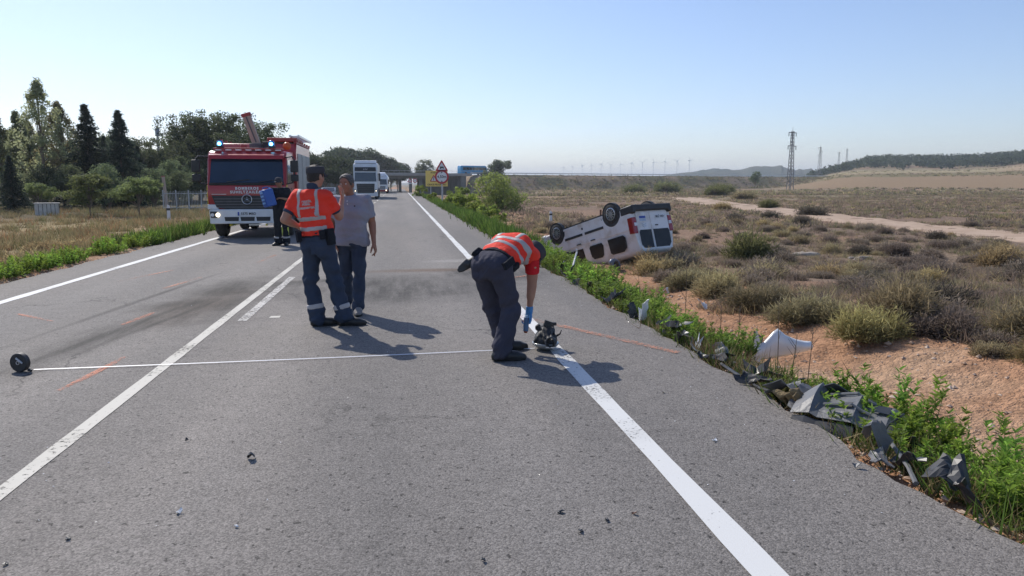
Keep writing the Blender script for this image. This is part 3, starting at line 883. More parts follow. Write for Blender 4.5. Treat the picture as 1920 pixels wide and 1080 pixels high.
# the many alike
cells = set(); made = 0
TR = [(-200, 172, 4), (48.5, 122, 4), (45.4, 116, 3.5), (35, 80, 3.2), (31.5, 55, 3.2), (30.0, 33, 3.2), (28.5, 10, 3.2)]     # the dirt track, x by y
def track_x(y):
    q = sorted([(45.4, 116), (40.2, 96), (35.5, 76), (32.2, 55), (30.0, 33), (28.8, 10), (28.0, -10)], key=lambda a: a[1])
    return np.interp(y, [a[1] for a in q], [a[0] for a in q])
LAB = {'olive': 'olive green dry shrub, one of many over the field', 'grey': 'greyish brown dry shrub, one of many over the field',
       'straw': 'straw yellow dry shrub, one of many over the field', 'dark': 'small dark dry shrub, one of many over the field'}
while made < 250:
    y = 6.5 + 42 * rnd.random() ** 1.35
    x = 6.7 + rnd.random() * (0.95 * y + 4 - 6.7 if y > 9 else 4)
    if x < 7.2 and y > 17: x += 1.5
    if abs(x - track_x(y)) < 3.0: continue
    if 5 < x < 9.5 and 18.5 < y < 29: continue
    key = (int(x / 0.55), int(y / 0.75))
    if key in cells: continue
    if float(fbm(x / 4, y / 4, 91, 3)) < 0.36: continue
    cells.add(key)
    kind = rnd.choices(['grey', 'olive', 'straw', 'dark'], [6, 3, 1.2, 1.0])[0]
    s = rnd.uniform(0.45, 1.05) * (1.0 if y > 10 else 0.8)
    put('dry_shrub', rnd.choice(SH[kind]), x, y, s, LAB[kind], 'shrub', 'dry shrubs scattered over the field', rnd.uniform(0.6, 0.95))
    made += 1

# ---- low cover of tufts too many to count
def tufts(xy, n_per, size, wid, palette, probs, g, spread=0.8, hs=1.0, zoff=0.0):
    N = len(xy)
    z = h(xy[:, 0], xy[:, 1]) + zoff
    pi = g.choice(len(palette), N, p=np.array(probs) / sum(probs))
    pal = np.array(palette)
    s = size * g.uniform(0.5, 1.4, N)
    B = np.repeat(np.column_stack([xy, z]), n_per, 0); S_ = np.repeat(s, n_per)
    c = np.repeat(pal[pi] * (1 + 0.16 * g.normal(size=(N, 1))).clip(0.5, 1.6), n_per, 0) * (1 + 0.15 * g.normal(size=(N * n_per, 1))).clip(0.5, 1.6)
    B = B + np.column_stack([g.normal(size=(N * n_per, 2)) * (S_ * 0.32)[:, None], np.zeros(N * n_per)])
    d = np.column_stack([g.normal(size=(N * n_per, 2)) * spread, np.ones(N * n_per)])
    L = S_ * hs * g.uniform(0.45, 1.1, N * n_per)
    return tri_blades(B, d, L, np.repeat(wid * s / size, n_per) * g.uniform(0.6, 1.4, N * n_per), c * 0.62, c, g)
g = np.random.default_rng(5)
def region(N, fx, g): 
    out = []
    while len(out) < N:
        p = fx(g)
        if p is not None: out.append(p)
    return np.array(out)
PAL = [(0.33, 0.245, 0.19), (0.33, 0.28, 0.165), (0.48, 0.375, 0.205), (0.25, 0.245, 0.125), (0.18, 0.15, 0.115)]
def f1(g):
    y = 5 + 40 * g.random() ** 1.3; x = 5.4 + g.random() * (1.0 * y + 3 - 5.4 if y > 9 else 4)
    if abs(x - track_x(y)) < 1.7 or fbm(x / 3, y / 3, 95, 3) < 0.40 + (0.12 if x < 7 else 0): return None
    return (x, y)
def f2(g):
    y = 40 + 105 * g.random() ** 1.1; x = 4.6 + g.random() * (1.05 * y)
    if abs(x - track_x(y)) < 2.2 and y < 118: return None
    if fbm(x / 8, y / 8, 97, 3) < 0.36: return None
    return (x, y)
def f3(g):
    y = 140 + 330 * g.random() ** 1.2; x = 20 + g.random() * (1.15 * y)
    r_ = math.hypot(x, y); az = x / y
    if az > 0.46 and 262 < r_ < 350: return None
    if az > 0.46 and 388 < r_ < 600 and g.random() < 0.85: return None
    if 25 < x and y > 252 + 0.45 * x: return None if az < 0.46 else (x, y)
    return (x, y)
parts = [tufts(region(6500, f1, g), 24, 0.22, 0.006, PAL, [6, 3, 1.4, 1.0, 1.0], g),
         tufts(region(12500, f2, g), 11, 0.42, 0.028, PAL, [6, 3.5, 1.4, 1.4, 1.0], g, 0.9, 0.8),
         tufts(region(5200, f3, g), 8, 1.0, 0.11, PAL, [3, 4, 1.2, 2.5, 1], g, 1.0, 0.7)]
sx_ = g.uniform(27, 470, 3600); tt = g.uniform(-11, 1, 3600)
pp = M0 + MDIR * sx_[:, None] + MNRM * tt[:, None]
v_, f_, c_ = tufts(pp, 8, 1.1, 0.12, PAL, [2, 4, 0.8, 4, 2], g, 1.0, 0.65)
base_z = np.repeat(h(pp[:, 0], pp[:, 1]), 24)
kz = np.repeat(np.interp(tt, (-12, -9, -6, -3, -0.4, 1), (0, .12, .42, .74, .98, 1)) * sstep(0, 11, sx_ - 24), 24)
v_[:, 2] += (4.75 - base_z) * kz * 0.96
parts.append((v_, f_, c_))
V_, F_, C_ = join(parts)
tag(link('scrub', mesh_np('scrub', V_, F_, DRY, C_)), 'low dry scrub and grass tufts covering the field right of the road', 'scrub', kind='stuff')

# ---- bright green weeds along both asphalt edges
def weed_mesh(seed, n_stem, hgt, leaf, rad, c1, c2):
    leaf *= 0.78
    g = np.random.default_rng(seed); parts = []
    for k in range(n_stem):
        a = g.uniform(0, 6.28); r_ = rad * math.sqrt(g.random())
        p = np.array((math.cos(a) * r_, math.sin(a) * r_, 0)); H_ = hgt * g.uniform(0.55, 1.1) * (1 - 0.35 * r_ / rad)
        lean = np.array((g.normal() * 0.16 + 0.18 * math.cos(a), g.normal() * 0.16 + 0.18 * math.sin(a), 1.0))
        m_ = int(14 + 30 * H_ / 0.45)
        t = g.uniform(0.12, 1.0, m_) ** 0.8
        base = p + lean * (t * H_)[:, None]
        th = g.uniform(0, 6.28, m_)
        d = np.stack([np.cos(th), np.sin(th), g.uniform(0.35, 1.3, m_)], 1)
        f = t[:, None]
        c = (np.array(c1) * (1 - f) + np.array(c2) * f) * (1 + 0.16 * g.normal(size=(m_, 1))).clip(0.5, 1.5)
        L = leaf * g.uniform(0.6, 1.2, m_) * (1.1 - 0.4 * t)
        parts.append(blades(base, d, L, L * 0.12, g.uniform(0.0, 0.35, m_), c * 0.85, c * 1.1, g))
        cs = np.array([(0.10, 0.14, 0.05)]) 
        parts.append(tri_blades(p[None], lean[None], np.array([H_]), np.array([0.004]), cs, cs, g))
    V_, F_, C_ = join(parts)
    return mesh_np('weed', V_, F_, LEAF, C_)
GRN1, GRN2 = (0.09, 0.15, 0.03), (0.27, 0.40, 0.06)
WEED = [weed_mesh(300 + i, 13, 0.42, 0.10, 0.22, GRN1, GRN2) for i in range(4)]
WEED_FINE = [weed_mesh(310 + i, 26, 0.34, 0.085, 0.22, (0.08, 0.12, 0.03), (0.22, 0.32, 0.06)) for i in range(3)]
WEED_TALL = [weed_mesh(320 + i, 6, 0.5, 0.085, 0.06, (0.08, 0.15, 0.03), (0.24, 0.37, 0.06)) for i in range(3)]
def weed_row(y0, y1, xf, n_, meshes, smin, smax, lab, group, sink=0.02):
    for i in range(n_):
        y = y0 + (y1 - y0) * (i + rnd.random()) / n_
        x = xf(y)
        if float(vnoise(y * 0.9, 3.0, 12)) < 0.22: continue
        s = rnd.uniform(smin, smax)
        put('roadside_weed', rnd.choice(meshes), x, y, s, lab, 'weed', group, rnd.uniform(0.8, 1.15), sink)
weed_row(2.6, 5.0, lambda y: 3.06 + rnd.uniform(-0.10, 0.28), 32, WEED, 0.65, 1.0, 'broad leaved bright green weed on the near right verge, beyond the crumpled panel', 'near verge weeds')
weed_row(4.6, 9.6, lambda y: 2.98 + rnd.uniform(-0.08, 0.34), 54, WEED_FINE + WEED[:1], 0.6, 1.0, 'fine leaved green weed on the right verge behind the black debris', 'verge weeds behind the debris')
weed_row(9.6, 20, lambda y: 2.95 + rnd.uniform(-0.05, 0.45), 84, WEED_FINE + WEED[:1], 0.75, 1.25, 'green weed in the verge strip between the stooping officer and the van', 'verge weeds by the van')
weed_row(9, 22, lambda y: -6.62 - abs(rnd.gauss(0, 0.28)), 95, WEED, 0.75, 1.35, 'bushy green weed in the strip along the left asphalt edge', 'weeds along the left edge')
for i, (x, y, s) in enumerate([(3.30, 4.75, 1.25), (3.42, 4.62, 1.2), (3.56, 4.5, 1.25), (3.68, 4.35, 1.1), (3.2, 4.95, 1.0), (3.78, 4.0, 1.2), (3.62, 3.72, 1.3), (3.45, 3.4, 1.35), (3.25, 3.0, 1.3)]):
    put('roadside_weed', WEED_TALL[i % 3], x, y, s, ['upright leafy stem against the bare soil behind the crumpled panel', 'tall leafy green stem at the lower right edge'][i > 4], 'weed', ['leafy stems behind the panel', 'leafy stems at the lower right'][i > 4])
for i in range(22):
    y = 15.5 + 6.5 * rnd.random(); x = 3.3 + rnd.random() * 1.0
    put('roadside_weed', WEED_FINE[i % 3], x, y, rnd.uniform(1.0, 1.5), 'tall fine green weed standing in front of the overturned van', 'weed', 'weeds before the van', 1.1)
for i, (x, y, s, kind, lab) in enumerate([(8.3, 21.4, 1.15, 'grey', 'grey brown shrub under the raised rear of the van'), (7.4, 21.9, 1.0, 'straw', 'straw coloured shrub under the rear doors of the van'), (8.9, 22.6, 1.1, 'olive', 'olive shrub touching the right rear edge of the van')]):
    put('dry_shrub', SH[kind][i % 2], x, y, s, lab, 'shrub', 'shrubs around the van', 1.0)
# the farther run of the strips, one green mass
def f4(g):
    y = 20 + 75 * g.random() ** 1.5; x = 2.95 + abs(g.normal()) * (0.42 + 0.004 * y); return (x, y)
def f5(g):
    y = 21 + 50 * g.random() ** 1.4; x = -6.55 - abs(g.normal()) * 0.5; return (x, y)
def f6(g):
    y = 2.2 + 17 * g.random(); x = 2.80 + abs(g.normal()) * 0.28; return (x, y)
GP = [(0.10, 0.17, 0.035), (0.17, 0.26, 0.05), (0.07, 0.12, 0.03), (0.22, 0.24, 0.07)]
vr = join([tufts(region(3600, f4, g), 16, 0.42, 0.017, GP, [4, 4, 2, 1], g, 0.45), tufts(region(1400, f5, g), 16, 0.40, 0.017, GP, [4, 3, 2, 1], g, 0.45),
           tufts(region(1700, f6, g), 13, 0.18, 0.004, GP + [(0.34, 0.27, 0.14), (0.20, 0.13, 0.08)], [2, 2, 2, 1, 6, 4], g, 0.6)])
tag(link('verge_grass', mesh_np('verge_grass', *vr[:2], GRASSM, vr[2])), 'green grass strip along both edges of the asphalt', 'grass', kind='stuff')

# ---- dry grass on the left
def f7(g):
    y = 11 + 48 * g.random() ** 1.15; x = -7.2 - g.random() ** 1.3 * (0.85 * y)
    if fbm(x / 2.5, y / 2.5, 99, 3) < 0.37: return None
    if y < 20 and x > -13 and fbm(x / 2, y / 2, 89, 3) < 0.56: return None
    return (x, y)
GOLD = [(0.43, 0.34, 0.18), (0.34, 0.285, 0.15), (0.29, 0.285, 0.14), (0.40, 0.22, 0.11), (0.24, 0.24, 0.10)]
lg = join([tufts(region(9000, f7, g), 16, 0.34, 0.010, GOLD, [4, 4, 3, 1.6, 1.2], g, 0.42)])
tag(link('dry_grass', mesh_np('dry_grass', *lg[:2], GRASSM, lg[2])), 'straw coloured dry grass field left of the road', 'grass', kind='stuff')
for i in range(16):
    y = rnd.uniform(13.5, 24); x = -7.8 - rnd.random() * 3.2
    put('dry_shrub', SH['straw'][i % 2], x, y, rnd.uniform(0.6, 1.1), 'rusty orange dry clump behind the left weed strip', 'shrub', 'rusty clumps left of the road', 0.8)
put('roadside_weed', WEED_TALL[0], -10.9, 20.6, 3.0, 'tall upright green weed alone in the dry grass at far left', 'weed', None, 0.85)

# ---- trees
def trunk(mb, pts, rs): mb.tube(pts, rs, 7)
def tree_thing(name, loc, parts, label, cat='tree', group=None, rz=0.0, s=1.0):
    r = empty(name, loc, rz, label, cat, group); r.scale = (s, s, s)
    for nm, me in parts: link(nm, me, r)
    return r
def crown(clumps, rad, leaves, size, c1, c2, seed, squash=0.75, flat=0.3):
    """clumps n x 3 centres, rad n: leaf faces gathered in clumps; the clumps differ in tone."""
    g = np.random.default_rng(seed); n_ = len(clumps)
    tone = g.random(n_)
    P_ = np.repeat(clumps, leaves, 0); r_ = np.repeat(rad, leaves)
    d = unit(g.normal(size=(n_ * leaves, 3))) * (g.random((n_ * leaves, 1)) ** 0.45)
    q = P_ + d * r_[:, None] * np.array((1, 1, squash))
    t = np.repeat(tone, leaves)[:, None] * 0.6 + 0.4 * g.random((n_ * leaves, 1))
    c = np.array(c1) * (1 - t) + np.array(c2) * t
    v, f = quads(q, size * g.uniform(0.6, 1.3, n_ * leaves), g, flat, 0.55, nrm=d)
    return mesh_np('crown', v, f, LEAF, np.repeat(c, 4, 0))
def poplar(seed, H_, c1, c2, wid=1.0):
    g = np.random.default_rng(seed); cl = []; rd = []; mb = MB()
    trunk(mb, [(0, 0, -0.4), (0.05, 0, H_ * 0.4), (0, 0.05, H_ * 0.95)], [0.20, 0.12, 0.02])
    for i in range(170):
        z = H_ * g.uniform(0.10, 1.0); t = z / H_
        R_ = wid * H_ * 0.155 * (math.sin(math.pi * min(1, t * 0.82 + 0.2)) ** 0.8) * (1.12 - 0.35 * t)
        a = g.uniform(0, 6.28); r_ = R_ * math.sqrt(g.random())
        cl.append((math.cos(a) * r_, math.sin(a) * r_, z)); rd.append(g.uniform(0.3, 0.62) * H_ / 12)
        if i % 5 == 0: trunk(mb, [(0, 0, z * 0.6), (math.cos(a) * r_ * 0.6, math.sin(a) * r_ * 0.6, z * 0.85), cl[-1]], [0.05, 0.03, 0.01])
    return [('trunk', mb_mesh(mb)), ('crown', crown(np.array(cl), np.array(rd), 50, 0.12, c1, c2, seed, 1.3, 0.0))]
def mb_mesh(mb, m=BARK):
    me = bpy.data.meshes.new('trunk'); me.from_pydata(mb.v, [], mb.f); me.materials.append(m); me.update(); return me
def fir(seed, H_, c1, c2):
    g = np.random.default_rng(seed); mb = MB()
    trunk(mb, [(0, 0, -0.4), (0, 0, H_ * 0.5), (0, 0, H_)], [0.22, 0.13, 0.02])
    P_, D_ = [], []
    z = 0.06 * H_
    while z < H_ * 0.99:
        t = z / H_; Lb = (1 - t) ** 0.95 * H_ * 0.34 + 0.06
        nb = int(9 + 5 * (1 - t))
        for k in range(nb):
            a = g.uniform(0, 6.28); L = Lb * g.uniform(0.55, 1.18)
            e = np.array((math.cos(a), math.sin(a), 0)); droop = g.uniform(0.15, 0.42); lift = g.uniform(0.0, 0.22)
            m_ = int(10 + L * 24)
            u = g.random(m_) ** 0.8
            q = np.array((0, 0, z)) + e * (u * L)[:, None] + np.array((0, 0, 1.0)) * ((lift * u - droop * u * u) * L)[:, None] + g.normal(size=(m_, 3)) * (0.05 + 0.05 * L * (1 - u)[:, None])
            P_.append(q); D_.append(e + 0.7 * g.normal(size=(m_, 3)) + np.array((0, 0, -0.25)))
        z += H_ * 0.032 * (1.15 - 0.5 * t)
    P_ = np.concatenate(P_); D_ = np.concatenate(D_); n_ = len(P_)
    t = g.random((n_, 1)); c = np.array(c1) * (1 - t) + np.array(c2) * t
    v, f, cc = tri_blades(P_, D_, g.uniform(0.14, 0.36, n_), np.full(n_, 0.055), c * 0.8, c, g)
    return [('trunk', mb_mesh(mb)), ('crown', mesh_np('crown', v, f, LEAF, cc))]
def broad(seed, H_, W_, c1, c2, nclump=120, leaves=60, size=0.10, base=0.28, lobes=7, squash=0.8, flatpad=False):
    g = np.random.default_rng(seed); mb = MB(); cl, rd = [], []
    trunk(mb, [(0, 0, -0.4), (0.06 * H_ * 0.3, 0, H_ * base), (0, 0.03, H_ * 0.6)], [0.035 * H_ * 0.55, 0.025 * H_ * 0.55, 0.008 * H_])
    for k in range(lobes):
        a = 2 * math.pi * k / lobes + g.uniform(-0.4, 0.4); rr_ = W_ * 0.5 * g.uniform(0.25, 0.72); zc = H_ * g.uniform(base + 0.15, 0.86)
        if k == 0: rr_ = 0.1; zc = H_ * 0.84
        c_ = np.array((math.cos(a) * rr_, math.sin(a) * rr_, zc))
        trunk(mb, [(0, 0, H_ * base * 0.8), tuple(c_ * np.array((0.55, 0.55, 0.8))), tuple(c_)], [0.014 * H_, 0.009 * H_, 0.003 * H_])
        for j in range(nclump // lobes):
            d = unit(g.normal(size=3)) * g.random() ** 0.4
            cl.append(c_ + d * np.array((W_ * 0.27, W_ * 0.27, H_ * (0.10 if flatpad else 0.19)))); rd.append(g.uniform(0.07, 0.14) * W_)
    return [('trunk', mb_mesh(mb)), ('crown', crown(np.array(cl), np.array(rd), leaves, size, c1, c2, seed, squash))]

def gz(x, y): return float(h(x, y)) - 0.05
def at_px(u, y): return (u - 749) / 1400.0 * y          # a pixel column at a distance, roughly
FTS = {'poplar_tree': 0.84, 'fir_tree': 0.85, 'small_tree': 0.76}
def far_tree(name, parts, u, y, s, label, group=None):
    s *= FTS.get(name, 1.0) if u < 560 else 1.0
    if u < 300: u += 18
    if name == 'pine_tree' and u < 560: s *= 0.89
    if name == 'pine_tree' and u > 640: s *= 1.22
    if name == 'roadside_bush': s *= 1.4
    if name == 'broadleaf_tree' and u < 560: s *= 0.9
    # column to world: exact for the camera's yaw
    x = y * math.tan(math.atan((u - 960) / 1400.0 * 0.99) + R(8.49))
    return tree_thing(name, (x, y, gz(x, y)), parts, label, 'tree', group, rnd.uniform(0, 6.28), s)
PGA = poplar(401, 11.5, (0.22, 0.24, 0.12), (0.46, 0.46, 0.25), 1.75); PGB = poplar(402, 10.0, (0.23, 0.23, 0.10), (0.48, 0.45, 0.22), 1.75)
PGC = poplar(403, 9.0, (0.12, 0.14, 0.06), (0.28, 0.30, 0.13), 1.6)
far_tree('poplar_tree', PGA, 66, 66, 1.0, 'tallest poplar with pale yellowing leaves at far left', 'poplars at far left')
far_tree('poplar_tree', PGB, 100, 68, 1.0, 'yellowish poplar just right of the tallest one', 'poplars at far left')
far_tree('poplar_tree', PGC, 22, 72, 1.02, 'darker poplar left of the tallest one', 'poplars at far left')
far_tree('poplar_tree', PGC, -14, 70, 0.95, 'dark green poplar cut by the left edge of the picture', 'poplars at far left')
far_tree('poplar_tree', PGB, 44, 74, 0.85, 'small yellowing poplar behind the tallest one', 'poplars at far left')
FA = fir(411, 9.5, (0.030, 0.048, 0.034), (0.085, 0.11, 0.070)); FB = fir(412, 9.2, (0.030, 0.048, 0.036), (0.08, 0.105, 0.072))
far_tree('fir_tree', FA, 151, 64, 1.0, 'dark pointed fir right of the poplars, left of the two tall firs', 'dark firs left of the road')
far_tree('fir_tree', FB, 212, 64, 0.98, 'dark pointed fir with a bent tip, right of the two tall firs', 'dark firs left of the road')
far_tree('fir_tree', FA, 182, 68, 0.72, 'shorter dark fir between the two tall firs', 'dark firs left of the road')
far_tree('fir_tree', FB, 2, 52, 0.46, 'low dark conifer at the left edge below the poplars', 'dark firs left of the road')
far_tree('fir_tree', FB, 243, 70, 0.66, 'shorter dark fir right of the two tall firs', 'dark firs left of the road')
BA = broad(421, 7.0, 6.5, (0.07, 0.098, 0.055), (0.20, 0.235, 0.115), 170, 64, 0.125, 0.1, 11)
for u, y, s, lab in [(262, 76, 0.95, 'mid green tree behind the firs, left of the thin mast'), (270, 80, 0.8, 'dark leafy tree just left of the thin mast'), (322, 72, 0.62, 'dark cypress like tree beside the leaning post'),
                     (128, 78, 0.9, 'dark tree filling the gap behind poplars and firs'), (84, 80, 0.8, 'dark tree behind the tallest poplar'), (30, 82, 0.9, 'dark tree behind the left poplars'), (232, 84, 0.85, 'dark tree behind the right tall fir'), (345, 78, 0.7, 'dark low tree left of the fire engine mirror'), (376, 80, 0.62, 'dark low tree just behind the fire engine cab'), (-10, 86, 1.1, 'dark tree mass at the left edge behind the poplars'), (160, 90, 1.12, 'dark tree behind the left tall fir'), (205, 92, 1.08, 'dark tree in the gap between the firs, far back'), (262, 92, 0.9, 'dark tree just behind the mid green one by the mast'), (322, 92, 0.8, 'dark tree behind the thin mast'), (60, 62, 0.5, 'low dark thicket under the tallest poplar'), (110, 60, 0.5, 'low dark thicket under the right poplar'), (185, 58, 0.52, 'low dark thicket under the two tall firs'), (270, 60, 0.48, 'low dark thicket left of the leaning post'), (330, 62, 0.45, 'low dark thicket behind the metal fence')]:
    far_tree('broadleaf_tree', BA, u, y, s, lab, 'dark trees behind the firs')
SA = broad(431, 3.6, 4.2, (0.09, 0.12, 0.045), (0.25, 0.29, 0.11), 110, 60, 0.085, 0.25, 9, 0.55, True)
SB = broad(432, 3.5, 3.8, (0.09, 0.12, 0.045), (0.26, 0.29, 0.115), 110, 60, 0.085, 0.3, 8, 0.55, True)
far_tree('small_tree', SA, 147, 47, 0.98, 'small spreading green tree in front of the firs, left of the pair', 'small spreading trees on the left')
far_tree('small_tree', SB, 238, 46, 0.95, 'small spreading green tree nearest the road, right of the pair', 'small spreading trees on the left')
far_tree('small_tree', SB, 52, 56, 0.8, 'small olive tree below the tallest poplar', 'small spreading trees on the left')
PA = broad(441, 10.5, 7.5, (0.055, 0.08, 0.046), (0.165, 0.20, 0.09), 220, 70, 0.135, 0.2, 13, 0.7)
PB = broad(442, 10.0, 8.0, (0.055, 0.08, 0.046), (0.175, 0.205, 0.09), 220, 70, 0.135, 0.2, 14, 0.7)
for u, y, s, p, lab in [(352, 84, 0.94, PA, 'leftmost tall dark pine of the grove behind the fire engine'), (372, 88, 1.02, PB, 'tall rounded pine above the left mirror of the fire engine'),
                        (408, 86, 1.02, PA, 'tall pine directly above the left beacon of the fire engine'), (446, 90, 1.0, PB, 'pine behind the raised light mast'), (480, 92, 0.97, PA, 'pine above the right beacon of the fire engine'),
                        (506, 94, 0.82, PB, 'lower pine at the right end of the grove behind the fire engine'), (356, 80, 0.72, PB, 'low dark pine under the grove near the mirror'), (430, 82, 0.75, PA, 'low dark pine hidden behind the fire engine roof')]:
    far_tree('pine_tree', p, u, y, s, lab, 'pine grove behind the fire engine')
UA = broad(451, 8.5, 9.5, (0.025, 0.04, 0.02), (0.075, 0.095, 0.04), 150, 60, 0.22, 0.4, 10, 0.6)
UB = broad(452, 8.0, 10.5, (0.025, 0.04, 0.02), (0.07, 0.09, 0.04), 150, 60, 0.22, 0.4, 10, 0.6)
i = 0
for u, y, s in [(575, 190, 1.22), (590, 150, 0.9), (602, 205, 1.2), (618, 195, 1.22), (634, 215, 1.22), (648, 290, 1.65), (663, 295, 1.62), (678, 300, 1.55), (692, 302, 1.50), (706, 305, 1.42), (720, 308, 1.32), (733, 310, 1.22), (745, 312, 1.08), (610, 140, 0.62), (628, 150, 0.6)]:
    far_tree('pine_tree', (UA, UB)[i % 2], u, y, s, ['flat crowned pine of the wood beyond the road bend, behind the officer', 'rounded pine of the far wood, above the bridge deck'][u > 640], ['pines behind the officer', 'pines above the bridge'][u > 640]); i += 1
# right side
SC = broad(461, 3.3, 4.9, (0.12, 0.16, 0.045), (0.32, 0.37, 0.10), 150, 42, 0.10, 0.0, 12, 0.9)
SD = broad(462, 1.8, 2.2, (0.13, 0.18, 0.04), (0.32, 0.40, 0.08), 60, 46, 0.085, 0.05, 7, 0.9)
far_tree('small_tree', SC, 943, 66, 0.98, 'rounded yellow green small tree right of the road, nearest the signs')
for u, y, s, lab in [(860, 78, 0.8, 'round green bush at the right verge beyond the warning signs'), (848, 52, 0.42, 'yellow green bush at the foot of the round sign'), (876, 46, 0.7, 'green bush on the verge between the signs and the small tree'),
                     (912, 40, 0.62, 'leafy yellow green bush on the bare verge left of the small tree'), (812, 70, 0.36, 'small bush behind the yellow board'), (786, 96, 0.6, 'far green bush at the verge left of the yellow board'), (893, 44, 0.6, 'low green bush in the verge behind the stooping officer')]:
    far_tree('roadside_bush', SD, u, y, s, lab)
for o in bpy.data.objects:
    if o.name.startswith('roadside_bush'): o['category'] = 'bush'
EB = broad(471, 5.5, 8.0, (0.05, 0.065, 0.035), (0.13, 0.15, 0.08), 90, 55, 0.24, 0.1, 8, 0.8)
def on_emb(name, p, s, t, sc_, z, lab, cat='tree'):
    q = mw(s, t); r = tree_thing(name, (q[0], q[1], z), p, lab, cat, None, 1.0, sc_); return r
on_emb('embankment_bush', EB, 36, -3.5, 1.35, 1.9, 'large grey green bush on the embankment slope, hiding the bus front', 'bush')
on_emb('broadleaf_tree', BA, 31, 44, 1.5, 0.5, 'rounded tree rising behind the blue bus')
on_emb('broadleaf_tree', BA, 20, 52, 1.02, 0.5, 'low tree between the triangular sign and the bus')
on_emb('broadleaf_tree', BA, 24, 56, 1.0, 0.5, 'second low tree between the sign and the bus')
x = 126; y = 262; tree_thing('broadleaf_tree', (x, y - 8, 1.0), BA, 'single dark round tree standing before the embankment left of the pylon', 'tree', None, 0, 0.68)

# the pine wood on the hill, one mass
g = np.random.default_rng(77)
C1, Rr = [], []
while len(C1) < 900:
    az = g.uniform(0.575, 1.25); r_ = g.uniform(590, 860); y = r_ / math.hypot(1, az); x = az * y
    if fbm(x / 45, y / 45, 57, 3) < 0.44: continue
    C1.append((x, y, float(h(x, y)) + 3.0)); Rr.append(g.uniform(2.2, 5.6))
C1 = np.array(C1); Rr = np.array(Rr)
me = crown(C1, Rr, 60, 0.95, (0.03, 0.045, 0.025), (0.075, 0.09, 0.045), 78, 0.8)
tag(link('pine_wood', me), 'dark pine wood covering the hill at far right', 'wood', kind='stuff')
# scrub on the distant skyline below the turbines
C1 = []
for k in range(160):
    x = g.uniform(60, 800); y = 700 + g.uniform(0, 300); C1.append((x, y, float(h(x, y)) + 1.5))
me = crown(np.array(C1), np.full(160, 5.0), 26, 1.6, (0.05, 0.065, 0.04), (0.10, 0.115, 0.07), 79, 0.7)
tag(link('skyline_scrub', me), 'dim line of scrub on the horizon beyond the embankment', 'scrub', kind='stuff')

# ---- dirt track across the field
g_ = []
for y in np.concatenate([np.arange(-2, 60, 0.7), np.arange(60, 122, 1.4)]):
    cx = float(track_x(y)) + 0.5 * (float(vnoise(y / 6, 0.0, 5)) - 0.5); wv = 1.7 + 0.5 * (float(vnoise(y / 2.0, 1.0, 6)) - 0.5) + 0.01 * y
    g_.append([(cx - wv * 1.25, y, float(h(cx - wv * 1.25, y, True)) - 0.06)] + [(cx + wv * k, y, float(h(cx + wv * k, y)) + 0.05 - 0.04 * (abs(k) < 0.7) + 0.03 * (k == 0)) for k in (-1, -0.55, 0, 0.55, 1)] + [(cx + wv * 1.25, y, float(h(cx + wv * 1.25, y)) - 0.06)])
tag(MB().sheet(g_).build('dirt_track', mat('track_dust', (0.47, 0.345, 0.245), (0.38, 0.265, 0.18), 0.9, 0.95, bump=0.5, bscale=9), smooth=60), kind='structure')

# ---- stones on the bare bank
g = np.random.default_rng(15)
ico = [(0, 0, 1), (0.9, 0, 0.2), (0.2, 0.85, 0.3), (-0.75, 0.5, 0.1), (-0.7, -0.6, 0.25), (0.3, -0.9, 0.15), (0, 0, -0.6)]
fc = [(0, 1, 2), (0, 2, 3), (0, 3, 4), (0, 4, 5), (0, 5, 1), (6, 2, 1), (6, 3, 2), (6, 4, 3), (6, 5, 4), (6, 1, 5)]
VV, FF, CC = [], [], []
for k in range(4300):
    if k >= 3600: y = 9 + 14 * g.random(); x = -6.35 - abs(g.normal()) * 0.18
    elif k >= 2600: y = 2.4 + 14 * g.random() ** 1.3; x = 2.70 + abs(g.normal()) * 0.2
    elif k < 2000: y = 3 + 15 * g.random() ** 1.2; x = 4.0 + g.random() * 3.6
    else: y = 15 + 18 * g.random(); x = 3.9 + g.random() * 5
    s = (0.012 + 0.035 * g.random() ** 4) * (0.6 if k >= 2600 else 1)
    z = float(h(x, y))
    q = np.array(ico) * (1 + 0.3 * g.normal(size=(7, 3))) * s * np.array((1, 1, 0.7)); a = g.uniform(0, 6.28)
    q = np.column_stack([q[:, 0] * math.cos(a) - q[:, 1] * math.sin(a), q[:, 0] * math.sin(a) + q[:, 1] * math.cos(a), q[:, 2]])
    FF.append(np.array(fc) + len(VV) * 7); VV.append(q + np.array((x, y, z)))
    t = g.random(); CC.append(np.tile(np.array((0.42, 0.29, 0.20)) * (1 - t) + np.array((0.55, 0.45, 0.36)) * t, (7, 1)))
tag(link('gravel', mesh_np('gravel', np.concatenate(VV), np.concatenate(FF), leafmat('stone', 0, 0.9, 0, 0.2), np.concatenate(CC))), 'small stones and clods strewn over the bare ditch bank', 'gravel', kind='stuff')
